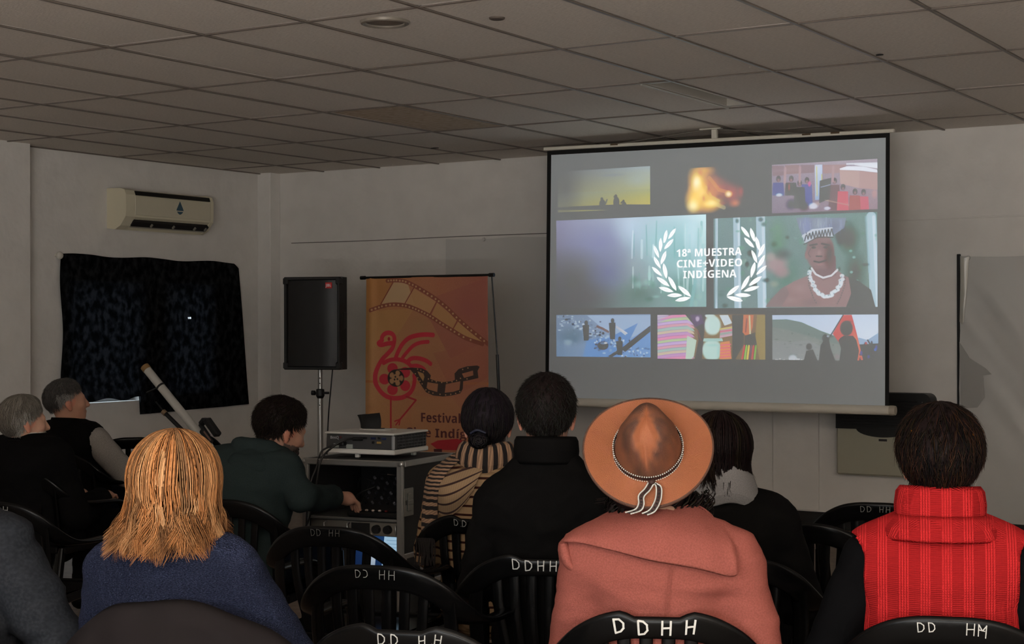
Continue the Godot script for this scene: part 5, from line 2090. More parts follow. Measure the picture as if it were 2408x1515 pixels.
func red_vest(dark: Material) -> void:
	var t := person("woman with short dark hair in a red ribbed turtleneck vest", Vector3(-1.182, 0, -3.914), 18)
	var o := {"size": 0.94, "shy": 0.385, "shoulders": 0.172, "lean": 6.0, "look": 2.0, "skin": Color(0.60, 0.28, 0.19)}
	var j := joints(o)
	j.elL = j.shL + Vector3(-0.11, -0.26, -0.03)
	j.elR = j.shR + Vector3(0.10, -0.26, -0.03)
	var hx := body(t, j, o)
	var shirt := tri_mat(ntex(0.2, Color(0.035, 0.036, 0.042), Color(0.055, 0.055, 0.062), 81, 256), Vector3(6, 6, 6), 0.9)
	garment(t, "shirt", torso_prims(j, 0.006) + sleeve_prims(j, 0.012), shirt, 0.005)
	var rt := rib_texture()
	var red := tri_mat(rt[0], Vector3(10, 10, 10), 0.95, rt[1], 0.35)
	var p := torso_prims(j, 0.026, 1.12)
	p[2] = cap(j.chest.lerp(j.shL, 0.8) + Vector3(0, 0.012, 0), j.chest.lerp(j.shR, 0.8) + Vector3(0, 0.012, 0), 0.082, 0.082, Vector3.ONE, 0.05)
	for s in ["L", "R"]:
		var sg := -1.0 if s == "L" else 1.0
		p.append(cap(j["sh" + s] + Vector3(sg * 0.055, 0.02, 0), j["sh" + s] + Vector3(sg * 0.075, -0.30, 0), 0.055, 0.06, Vector3(1, 1, 3), 0.0, true))
	garment(t, "vest", p, red, 0.004, 0.009)
	# rolled collar, two turns
	for q in [[0.082, 0.09, 0.022, 0.028], [0.098, 0.06, 0.062, 0.026]]:
		collar(t, "rolled_collar", j, q[0], q[1], q[2], red, q[3])
	trousers(t, j, dark)
	short_hair(t, hx, [Color(0.008, 0.0055, 0.005), Color(0.012, 0.008, 0.006), Color(0.007, 0.005, 0.005), Color(0.012, 0.008, 0.006), Color(0.04, 0.018, 0.01)], {"lift": 0.028, "nape": 164.0, "side": 104.0, "n": 4200, "len": 0.06, "w": 0.002, "wild": 0.4})
	for s in [-1, 1]:
		var b := MB.new()
		b.xf = hx
		b.ball(Vector3(s * 0.062, 0.075, 0.088), Vector3(0.006, 0.006, 0.004), 7, 4)
		for k in 5:
			b.ball(Vector3(s * 0.062, 0.075, 0.083) + Vector3(0.008 * cos(k * 1.257), 0.008 * sin(k * 1.257), 0.008), Vector3(0.005, 0.005, 0.003), 7, 4)
		part("hair_clip", b, mat(Color(0.75, 0.42, 0.10), 0.3, 0.5), t)
		b = MB.new()
		b.xf = hx
		b.tube(PackedVector3Array([Vector3(s * 0.085, -0.05, 0.0), Vector3(s * 0.086, -0.062, 0.0)]), 0.0006, 5)
		b.ball(Vector3(s * 0.086, -0.063, 0.0), Vector3(0.002, 0.002, 0.002), 8, 5)
		part("earring", b, mat(Color(0.8, 0.78, 0.74), 0.2, 0.8), t)


func hat_woman(dark: Material) -> void:
	var t := person("woman in a coral felt jacket wearing a wide tan hat", Vector3(-1.796, 0, -3.617), 24)
	var o := {"size": 0.9, "shoulders": 0.175, "lean": 8.0, "nod": 18.0, "look": 2.0, "skin": Color(0.5, 0.29, 0.2)}
	var j := joints(o)
	j.elL = j.shL + Vector3(-0.045, -0.27, -0.08)
	j.head = Vector3(-0.03, 1.075, -0.055)
	j.elR = j.shR + Vector3(0.06, -0.25, -0.01)
	var hx := body(t, j, o)
	var felt := tri_mat(ntex(0.12, Color(0.545, 0.31, 0.275), Color(0.60, 0.345, 0.31), 91, 256), Vector3(5, 5, 5), 0.95, ntex(0.3, Color.BLACK, Color.WHITE, 92, 256), 0.1)
	var jp := torso_prims(j, 0.014, 1.1) + sleeve_prims(j, 0.022)
	garment(t, "jacket", jp, felt, 0.012, 0.01, Vector3(4, 14, 4))
	# wide turned-down collar lying across the shoulders
	var b := MB.new()
	var up := curve([Vector3(-0.232, 0.965, 0), Vector3(-0.195, 0.985, 0), Vector3(-0.14, 1.01, 0), Vector3(-0.075, 1.035, 0), Vector3(0.03, 1.055, 0), Vector3(0.10, 1.03, 0), Vector3(0.155, 0.985, 0), Vector3(0.185, 0.945, 0)], 40)
	var low := curve([Vector3(-0.24, 0.95, 0), Vector3(-0.2, 0.952, 0), Vector3(-0.14, 0.945, 0), Vector3(-0.06, 0.928, 0), Vector3(0.03, 0.912, 0), Vector3(0.11, 0.897, 0), Vector3(0.165, 0.88, 0), Vector3(0.188, 0.885, 0)], 40)
	var rows := []
	for k in 15:
		var row := PackedVector3Array()
		var a := TAU * k / 14.0
		var s := 0.5 - 0.5 * cos(a)
		for i in 41:
			var w := up[i].lerp(low[i], s)
			row.append(on_back(jp, w.x, w.y, 0.012 + 0.02 * s + 0.012 * sin(PI * s) + 0.007 * sin(a) + 0.004 * sin(i * 0.7)))
		rows.append(row)
	b.grid(rows)
	part("collar", b, felt, t)
	for dx in [-0.004, 0.004]:   # stitched seam down the middle of the back
		b = MB.new()
		var seam := PackedVector3Array()
		for k in 16:
			seam.append(on_back(jp, 0.03 + dx - 0.0016 * k, 0.9 - k * 0.014, 0.0035))
		b.tube(seam, 0.0009, 5)
		part("back_seam", b, felt, t)
	b = MB.new()   # rolled lapel tip on the left shoulder
	b.tube(curve([Vector3(-0.235, 0.94, 0.09), Vector3(-0.225, 0.90, 0.1), Vector3(-0.205, 0.875, 0.11)], 10), [0.026, 0.029, 0.031, 0.032, 0.032, 0.03, 0.027, 0.023, 0.018, 0.012, 0.005], 12, 0.5)
	part("lapel", b, felt, t)
	b = MB.new()
	b.tube(curve([Vector3(0.185, 0.93, 0.1), Vector3(0.225, 0.9, 0.07), Vector3(0.215, 0.87, 0.08)], 10), [0.02, 0.024, 0.028, 0.03, 0.031, 0.031, 0.03, 0.027, 0.022, 0.016, 0.008], 12, 0.7)
	part("lapel", b, felt, t)
	trousers(t, j, dark)
	long_hair(t, hx, [Color(0.01, 0.0075, 0.0065), Color(0.017, 0.013, 0.011)], {"lift": 0.004, "drop": 0.10, "flick": 0.05, "wave": 0.016, "n": 500, "locks": 60, "tuck": 0.0, "w": 0.8, "p0": 1.15, "shell": false, "under": hx.affine_inverse() * Plane(HAT_AXIS, HAT_AT)})
	# dark curls that show under the brim on both sides of the neck
	b = MB.new()
	for k in 230:
		var a := rng.randf_range(-0.35, PI + 0.35)
		var p := Vector3(cos(a) * rng.randf_range(0.07, 0.125), rng.randf_range(1.02, 1.075), sin(a) * rng.randf_range(0.05, 0.09) - 0.02)
		var pts := PackedVector3Array()
		var ph := rng.randf() * TAU
		var rad := rng.randf_range(0.006, 0.012)
		for q in 9:
			pts.append(p + Vector3(cos(ph + q * 0.9) * rad, -0.0075 * q, sin(ph + q * 0.9) * rad))
		b.c = tint([Color(0.01, 0.0075, 0.0065), Color(0.02, 0.015, 0.012)])
		strand(b, pts, 0.0045, Vector3(cos(a), 0.2, sin(a)).normalized())
	b.c = Color(0.01, 0.0075, 0.0065)
	b.ball(Vector3(-0.025, 1.045, 0.0), Vector3(0.095, 0.05, 0.085), 20, 10)
	part("curls", b, hair_mat, t)
	hat(t)


func _lozenge(w: Vector3) -> float:
	return absf(w.x) / 0.036 + absf(w.y * 0.68 - w.z * 0.733 - 0.044) / 0.078


const HAT_AXIS := Vector3(0.0, 0.68, 0.733)      # leans back
const HAT_AT := Vector3(-0.03, 1.165, 0.045)


func hat(wearer: Node3D) -> void:
	var axis := HAT_AXIS.normalized()
	var x := Vector3.RIGHT
	var bas := Basis(x, axis, x.cross(axis))
	var h := thing("felt_hat", "wide-brimmed tan leather hat with a beaded band", "hat", wearer.transform * HAT_AT)
	h.basis = wearer.basis * bas
	var b := MB.new()
	var n := 96
	var rows := []
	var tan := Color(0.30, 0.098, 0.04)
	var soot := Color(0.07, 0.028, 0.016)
	var nz := FastNoiseLite.new()
	nz.seed = 5
	nz.frequency = 3.0
	# profile: brim edge in to the band, up the crown, over the pinched top
	var prof := [[0.158, -0.006], [0.1615, -0.003], [0.1625, 0.001], [0.1615, 0.004], [0.1585, 0.0037], [0.157, 0.0037], [0.14, 0.002], [0.12, 0.0], [0.1, 0.001], [0.09, 0.005], [0.085, 0.015], [0.082, 0.035], [0.078, 0.06], [0.072, 0.085], [0.064, 0.108], [0.053, 0.124], [0.04, 0.133], [0.027, 0.137], [0.013, 0.138], [0.0, 0.138]]
	for k in prof.size():
		var row := PackedVector3Array()
		for i in n:
			var a := TAU * i / n
			var r: float = prof[k][0]
			var y: float = prof[k][1]
			var w := Vector3(r * cos(a) * (0.97 if r < 0.1 else 1.0), y, r * sin(a) * (1.08 if r < 0.1 else 0.98))
			if r > 0.1:   # the brim rolls up a little at the sides and dips behind
				w.y += 0.02 * cos(a) * cos(a) * pow((r - 0.09) / 0.07, 1.5) - 0.019 * sin(a) * pow((r - 0.09) / 0.07, 1.5)
			else:
				# teardrop dent on the top, pinched to the front, running to a point behind
				var d := _lozenge(w)
				var inw := 0.022 * smoothstep(1.15, 0.35, d) * smoothstep(0.03, 0.07, y)
				w -= Vector3(0, 0.75, 0.66) * inw
				w.x *= 1.0 - 0.28 * smoothstep(0.05, 0.11, y) * smoothstep(0.03, -0.06, w.z)
			row.append(w)
		rows.append(row)
	var base := b.v.size()
	for row in rows:
		for w in row:
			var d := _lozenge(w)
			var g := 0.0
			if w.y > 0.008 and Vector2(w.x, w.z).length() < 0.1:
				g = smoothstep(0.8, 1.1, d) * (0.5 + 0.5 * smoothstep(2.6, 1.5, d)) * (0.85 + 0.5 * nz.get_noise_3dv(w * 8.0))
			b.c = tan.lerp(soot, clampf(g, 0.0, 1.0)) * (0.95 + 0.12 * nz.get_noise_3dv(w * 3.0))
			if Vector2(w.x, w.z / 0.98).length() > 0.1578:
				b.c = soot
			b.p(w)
	for k in rows.size() - 1:
		for i in n:
			var a := base + k * n + i
			var e := base + k * n + (i + 1) % n
			b.tri(a, e, e + n)
			b.tri(a, e + n, a + n)
	var hm := vmat(0.75)
	hm.heightmap_enabled = true
	hm.heightmap_texture = ntex(0.2, Color.BLACK, Color.WHITE, 95, 256)
	hm.heightmap_scale = 0.08
	hm.uv1_triplanar = true
	hm.uv1_scale = Vector3(6, 6, 6)
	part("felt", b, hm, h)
	# band and its two tails
	var strips := []
	var ring := PackedVector3Array()
	for i in 49:
		var a := TAU * i / 48 + PI / 2
		var slope := 0.007 + 0.006 * (0.5 - 0.5 * sin(a))
		ring.append(Vector3(0.0865 * cos(a), 0.008 + slope, 0.095 * sin(a)))
	strips.append([ring, Vector3(0, 0.008, 0), "band"])
	var knot := Vector3(0.012, 0.012, 0.1)
	strips.append([curve([knot, Vector3(0.002, 0.011, 0.122), Vector3(-0.012, 0.008, 0.14), Vector3(-0.012, 0.0, 0.158), Vector3(-0.02, -0.008, 0.170), Vector3(-0.045, -0.014, 0.176)], 24), Vector3(0.0065, 0, 0.002), "band_tail"])
	strips.append([curve([knot, Vector3(0.028, 0.012, 0.112), Vector3(0.03, 0.008, 0.135), Vector3(0.026, 0.003, 0.155), Vector3(0.014, -0.008, 0.172), Vector3(-0.004, -0.014, 0.178)], 24), Vector3(0.0065, 0, 0.002), "band_tail"])
	var weave := mat(Color(0.19, 0.085, 0.06), 0.7)
	var bead_m := mat(Color(0.75, 0.76, 0.74), 0.35)
	for s in strips:
		var pts: PackedVector3Array = s[0]
		b = MB.new()
		var lo := PackedVector3Array()
		var hi := PackedVector3Array()
		for q in pts:
			lo.append(q - s[1])
			hi.append(q + s[1])
		b.grid([lo, hi])
		var o := part(s[2], b, weave, h)
		b = MB.new()
		for e in [lo, hi]:
			for k in e.size() - 1:
				for f in 2:
					var w: Vector3 = e[k].lerp(e[k + 1], f / 2.0)
					b.ball(w, Vector3(0.0021, 0.0021, 0.0021), 6, 4)
		var bd := part("beads", b, bead_m, o)
		bd.set_meta("kind", "stuff")
		b = MB.new()
		for k in range(1, pts.size() - 1, 2):
			b.ball(pts[k] + Vector3(0, 0.001, 0.001), Vector3(0.0025, 0.0016, 0.0025), 6, 4)
		var bk := part("dark_beads", b, mat(Color(0.04, 0.035, 0.05), 0.4), o)
		bk.set_meta("kind", "stuff")
	b = MB.new()
	b.ball(knot + Vector3(0, 0.003, 0.002), Vector3(0.009, 0.006, 0.008), 10, 6)
	part("knot", b, weave, h)


func scarf_woman(dark: Material) -> void:
	var t := person("person with dark hair in a bun, striped scarf and striped top", Vector3(-3.203, 0, -5.017), 23)
	var o := {"size": 0.92, "seat": 0.42, "shoulders": 0.16, "lean": 5.0, "look": 6.0}
	var j := joints(o)
	var hx := body(t, j, o)
	var stripe := itex(64, 128, func(x, y):
		var k := 0.92 + 0.08 * sin((x + y) * 0.8) * sin((x - y) * 0.8)
		if fmod(y, 64.0) < 16.0:
			return Color(0.20 * k, 0.10 * k, 0.085 * k)
		return Color(0.60 * k, 0.49 * k, 0.37 * k))
	var m := tri_mat(stripe, Vector3(15, 15, 15), 0.95)
	var jp := torso_prims(j, 0.012, 1.1) + sleeve_prims(j, 0.012)
	garment(t, "striped_top", jp, m, 0.006)
	trousers(t, j, dark)
	var bands := itex(128, 16, func(x, y):
		var k := 0.85 + 0.15 * sin(y * 1.6 + x * 0.3)
		return Color(0.09 * k, 0.055 * k, 0.05 * k) if fmod(x + 3.0 * sin(y * 0.8), 64.0) < 30.0 else Color(0.64 * k, 0.50 * k, 0.39 * k))
	var sm := mat(Color.WHITE, 0.95)
	sm.albedo_texture = bands
	# scarf wound round the neck
	var b := MB.new()
	var rows := []
	for k in 11:
		var a := TAU * k / 10.0
		var row := PackedVector3Array()
		for i in 41:
			var q := TAU * i / 40
			var r := 0.088 + 0.02 * cos(a) + 0.004 * sin(q * 5.0)
			row.append(j.neck + Vector3(r * cos(q) * 1.08, 0.01 + 0.05 * sin(a) - 0.02 * cos(a) + 0.006 * sin(q * 3.0), r * sin(q)))
		rows.append(row)
	b.grid(rows, false, 9.0, 1.0)
	part("scarf", b, sm, t)
	# scarf end that hangs over the left shoulder
	b = MB.new()
	rows = []
	var path := curve([j.neck + Vector3(-0.06, 0.04, 0.07), j.neck + Vector3(-0.125, 0.0, 0.06), j.neck + Vector3(-0.175, -0.06, 0.07), j.neck + Vector3(-0.2, -0.14, 0.08), j.neck + Vector3(-0.21, -0.28, 0.08)], 24)
	for k in 5:
		var row := PackedVector3Array()
		for q in path:
			row.append(on_back(jp, q.x + 0.033 * (k - 2) / 2.0, q.y, 0.02 + 0.012 * cos((k - 2) * 0.8)))
		rows.append(row)
	b.grid(rows, false, 10.0, 1.0)
	part("scarf_end", b, sm, t)
	b = MB.new()
	for k in 14:
		var q := path[24] + Vector3(-0.033 + k * 0.005, 0, 0.025)
		b.tube(PackedVector3Array([q, q + Vector3(rng.randf_range(-0.008, 0.008), -0.05, 0), q + Vector3(rng.randf_range(-0.012, 0.012), -0.1, 0)]), 0.003, 5)
	part("fringe", b, mat(Color(0.07, 0.04, 0.035), 0.95), t)
	# folded hood of the top, slanting stripes
	b = MB.new()
	rows = []
	for k in 13:
		var row := PackedVector3Array()
		var s := k / 12.0
		for i in 17:
			var u := i / 16.0
			var l := Vector3(-0.17, 0.86, 0.135).lerp(Vector3(-0.165, 0.80, 0.14), u)
			var top := Vector3(-0.15 + 0.16 * u, 0.945 + 0.035 * sin(u * PI * 0.5), 0.115 + 0.01 * u)
			var bot := Vector3(-0.17 + 0.14 * u, 0.78 - 0.01 * sin(u * PI) + 0.10 * u * u, 0.165)
			var w := top.lerp(bot, s).lerp(l, 0.15 * (1.0 - u))
			row.append(on_back(jp, w.x, w.y, 0.012 + 0.035 * sin(PI * minf(1.0, s * 1.05)) * sin(PI * (0.15 + 0.8 * u))))
		rows.append(row)
	b.grid(rows, false, 1.0, 2.2)
	var hm := mat(Color.WHITE, 0.95)
	hm.albedo_texture = itex(64, 128, func(x, y):
		var k := 0.92 + 0.08 * sin((x + y) * 0.8) * sin((x - y) * 0.8)
		return Color(0.20 * k, 0.10 * k, 0.085 * k) if fmod(y, 64.0) < 14.0 else Color(0.60 * k, 0.49 * k, 0.37 * k))
	part("folded_hood", b, hm, t)
	var cols := [Color(0.012, 0.011, 0.012), Color(0.02, 0.017, 0.017)]
	short_hair(t, hx, cols, {"lift": 0.02, "nape": 140.0, "side": 124.0, "n": 1600, "len": 0.06, "w": 0.0022, "wild": 0.06})
	b = MB.new()
	b.xf = hx
	for k in 260:
		b.c = tint(cols)
		var a := rng.randf() * TAU
		var pts := PackedVector3Array()
		var r := rng.randf_range(0.003, 0.03)
		for q in 7:
			var e := a + q * 0.5
			pts.append(Vector3(-0.025, -0.045, 0.115) + Vector3(cos(e) * r * 1.2, sin(e) * r, rng.randf_range(0.0, 0.004) + 0.8 * sqrt(maxf(0.0, 0.00105 - r * r))))
		strand(b, pts, 0.0035, Vector3(0, 0, 1))
	b.c = cols[0]
	b.ball(Vector3(-0.025, -0.045, 0.112), Vector3(0.036, 0.03, 0.024), 14, 8)
	part("hair_bun", b, hair_mat, t)
	b = MB.new()
	b.xf = hx
	b.tube(curve([Vector3(-0.055, -0.022, 0.112), Vector3(-0.03, -0.008, 0.128), Vector3(0.0, -0.02, 0.126)], 8), 0.005, 7)
	part("hair_tie", b, mat(Color(0.05, 0.07, 0.16), 0.6), t)


func grey_scarf(black: Material, dark: Material) -> void:
	var t := person("woman with long dark hair in a black jacket and grey hood collar", Vector3(-2.035, 0, -4.505), 22)
	var o := {"size": 0.88, "seat": 0.42, "shoulders": 0.165, "lean": 6.0, "look": -6.0}
	var j := joints(o)
	j.elR = j.shR + Vector3(0.08, -0.25, -0.04)
	var hx := body(t, j, o)
	garment(t, "jacket", torso_prims(j, 0.018, 1.15) + sleeve_prims(j, 0.022), black, 0.012)
	trousers(t, j, dark)
	long_hair(t, hx, [Color(0.011, 0.0065, 0.006), Color(0.017, 0.009, 0.008), Color(0.008, 0.0055, 0.005)], {"lift": 0.014, "drop": 0.13, "flick": 0.008, "wave": 0.004, "n": 2400, "locks": 120, "w": 0.4, "tuck": 0.01})
	var wool := tri_mat(ntex(0.1, Color(0.44, 0.435, 0.435), Color(0.50, 0.495, 0.495), 97, 256), Vector3(8, 8, 8), 0.95)
	var b := MB.new()
	var rows := []
	for k in 11:
		var a := TAU * k / 10.0
		var row := PackedVector3Array()
		for i in 36:
			var q := TAU * i / 36
			var r := 0.084 + 0.026 * cos(a)
			row.append(j.neck + Vector3(r * cos(q) * 1.06, 0.02 + 0.055 * sin(a) - 0.03 * cos(a) + 0.02 * sin(q) - 0.008 * sin(q * 4.0), r * sin(q) + 0.015))
		rows.append(row)
	b.grid(rows, true)
	part("hood_collar", b, wool, t)


func old_men(black: Material, dark: Material, jeans: Material) -> void:
	var t := person("grey-haired man with a white beard in a black jacket at the left edge", Vector3(-6.13, 0, -5.52), 4)
	var o := {"size": 0.80, "seat": 0.42, "shoulders": 0.18, "lean": 18.0, "look": -30.0, "nod": 2.0, "skin": Color(0.48, 0.26, 0.18), "stubble": Color(0.5, 0.46, 0.4)}
	var j := joints(o)
	var hx := body(t, j, o)
	garment(t, "jacket", torso_prims(j, 0.04, 1.25) + sleeve_prims(j, 0.03), black, 0.012, 0.013)
	collar(t, "collar", j, 0.074, 0.07, 0.045, black)
	trousers(t, j, dark)
	short_hair(t, hx, [Color(0.17, 0.15, 0.125), Color(0.25, 0.23, 0.195), Color(0.13, 0.115, 0.1)], {"lift": 0.022, "nape": 150.0, "front": 56.0, "n": 3200, "len": 0.055, "w": 0.0018, "wild": 0.3, "side_cols": [Color(0.42, 0.4, 0.36), Color(0.3, 0.28, 0.25)]})
	beard(t, hx, [Color(0.5, 0.46, 0.4), Color(0.62, 0.58, 0.5)])
	t = person("grey-haired man in profile wearing a black vest over grey sleeves", Vector3(-6.72, 0, -6.33), 4)
	o = {"size": 0.86, "seat": 0.43, "shoulders": 0.185, "lean": 16.0, "look": -34.0, "nod": 8.0, "skin": Color(0.44, 0.23, 0.155)}
	j = joints(o)
	j.elR = j.shR + Vector3(0.1, -0.2, -0.14)
	j.wrR = j.elR + Vector3(-0.02, -0.08, -0.22)
	hx = body(t, j, o)
	garment(t, "vest", torso_prims(j, 0.016, 1.35), black, 0.01, 0.013)
	garment(t, "grey_sleeve", sleeve_prims(j, 0.02, ["R"]), tri_mat(ntex(0.1, Color(0.50, 0.48, 0.465), Color(0.58, 0.56, 0.54), 101, 256), Vector3(6, 6, 6), 0.95), 0.008, 0.012)
	garment(t, "grey_sleeve", sleeve_prims(j, 0.02, ["L"]), mat(Color(0.32, 0.3, 0.29), 0.95), 0.008, 0.014)
	collar(t, "collar", j, 0.076, 0.07, 0.045, black)
	trousers(t, j, jeans)
	short_hair(t, hx, [Color(0.07, 0.065, 0.06), Color(0.13, 0.12, 0.11), Color(0.05, 0.045, 0.042)], {"lift": 0.014, "nape": 126.0, "front": 60.0, "n": 3200, "len": 0.032, "w": 0.0015, "wild": 0.3, "side_cols": [Color(0.38, 0.37, 0.35), Color(0.24, 0.23, 0.22)]})


func beard(t: Node3D, hx: Transform3D, cols: Array) -> void:
	var b := MB.new()
	b.xf = hx
	for k in 260:
		var a := rng.randf_range(-1.15, 1.15)
		var y := rng.randf_range(-0.105, -0.055)
		var r := 0.066 + 0.02 * cos(a)
		var p := Vector3(r * sin(a) * 0.95, y, -0.025 - r * cos(a) * 0.85)
		b.c = tint(cols)
		strand(b, PackedVector3Array([p, p + Vector3(sin(a) * 0.006, -0.01, -0.006), p + Vector3(sin(a) * 0.004, -0.024, -0.004)]), 0.003, Vector3(sin(a), 0, -cos(a)))
	for k in 60:
		var x := rng.randf_range(-0.026, 0.026)
		var p := Vector3(x, -0.048 + rng.randf_range(-0.004, 0.003), -0.101 + absf(x) * 0.5)
		b.c = tint(cols)
		strand(b, PackedVector3Array([p, p + Vector3(x * 0.2, -0.006, -0.005), p + Vector3(x * 0.35, -0.014, -0.003)]), 0.003, Vector3(0, 0, -1))
	part("beard", b, hair_mat, t)


func hoodie_man(jeans: Material) -> void:
	var t := person("dark-haired man in a dark green hoodie reaching to the audio mixer", Vector3(-4.35, 0, -4.93), 16)
	var o := {"size": 0.9, "seat": 0.43, "shoulders": 0.17, "lean": -6.0, "look": -38.0, "nod": -18.0, "tilt": -6.0, "skin": Color(0.30, 0.155, 0.105), "stubble": Color(0.055, 0.038, 0.03), "curlR": 1.0}
	var j := joints(o)
	j.neck = loc(t, Vector3(-4.285, 0.955, -5.02))
	j.head = loc(t, Vector3(-4.222, 1.06, -5.045))
	j.shR = loc(t, Vector3(-4.16, 0.89, -5.0))
	j.elR = loc(t, Vector3(-4.06, 0.80, -4.98))
	j.wrR = loc(t, Vector3(-4.128, 0.772, -5.28))
	j.chest = loc(t, Vector3(-4.31, 0.83, -4.965))
	o.handR = (loc(t, Vector3(-4.085, 0.735, -5.48)) - j.wrR).normalized()
	o.palmR = Vector3(-0.2, -0.9, 0.3)
	var hx := body(t, j, o)
	var green := tri_mat(ntex(0.15, Color(0.125, 0.155, 0.155), Color(0.16, 0.195, 0.195), 111, 256), Vector3(6, 6, 6), 0.95)
	garment(t, "hoodie", torso_prims(j, 0.026, 1.15) + sleeve_prims(j, 0.012), green, 0.01)
	var b := MB.new()
	nets(b, [cap(j.neck + Vector3(-0.085, 0.0, 0.04), j.neck + Vector3(0.085, 0.0, 0.03), 0.05, 0.045, Vector3.ONE, 0.04), cap(j.neck + Vector3(-0.08, 0.045, 0.07), j.neck + Vector3(0.06, 0.035, 0.08), 0.036, 0.034, Vector3.ONE, 0.03), cap(j.neck + Vector3(-0.05, -0.03, 0.12), j.neck + Vector3(0.05, -0.04, 0.12), 0.055, 0.05, Vector3.ONE, 0.04)], 0.009, 0.01, Vector3(9, 14, 9))
	part("hood", b, green, t)
	trousers(t, j, jeans)
	short_hair(t, hx, [Color(0.01, 0.007, 0.0055), Color(0.017, 0.012, 0.009)], {"lift": 0.018, "nape": 134.0, "front": 58.0, "n": 2400, "len": 0.045, "w": 0.002, "wild": 0.6})
	beard(t, hx, [Color(0.02, 0.014, 0.011), Color(0.045, 0.035, 0.03)])
	b = MB.new()
	var dir: Vector3 = (j.wrR - j.elR).normalized()
	b.tube(PackedVector3Array([j.wrR - dir * 0.03, j.wrR - dir * 0.005]), 0.034, 16)
	b.box(j.wrR - dir * 0.018 + Vector3(0, 0.032, 0.0), Vector3(0.032, 0.012, 0.034), 0.004)
	part("wristwatch", b, mat(Color(0.02, 0.02, 0.022), 0.35), t)


func edge_person(jeans: Material) -> void:
	var t := person("person in a grey-blue jacket cut off by the bottom left corner", Vector3(-3.49, 0, -2.82), 20)
	var o := {"size": 0.92, "shoulders": 0.18, "lean": 8.0}
	var j := joints(o)
	j.elR = j.shR + Vector3(0.14, -0.25, -0.04)
	var hx := body(t, j, o)
	var m := tri_mat(ntex(0.08, Color(0.135, 0.145, 0.165), Color(0.175, 0.185, 0.205), 121, 256), Vector3(4, 4, 4), 0.7)
	garment(t, "jacket", torso_prims(j, 0.03, 1.15) + sleeve_prims(j, 0.03), m, 0.014, 0.011, Vector3(5, 13, 5))
	collar(t, "collar", j, 0.074, 0.07, 0.045, m)
	trousers(t, j, jeans)
	short_hair(t, hx, [Color(0.05, 0.04, 0.03), Color(0.08, 0.06, 0.05)], {"n": 400})


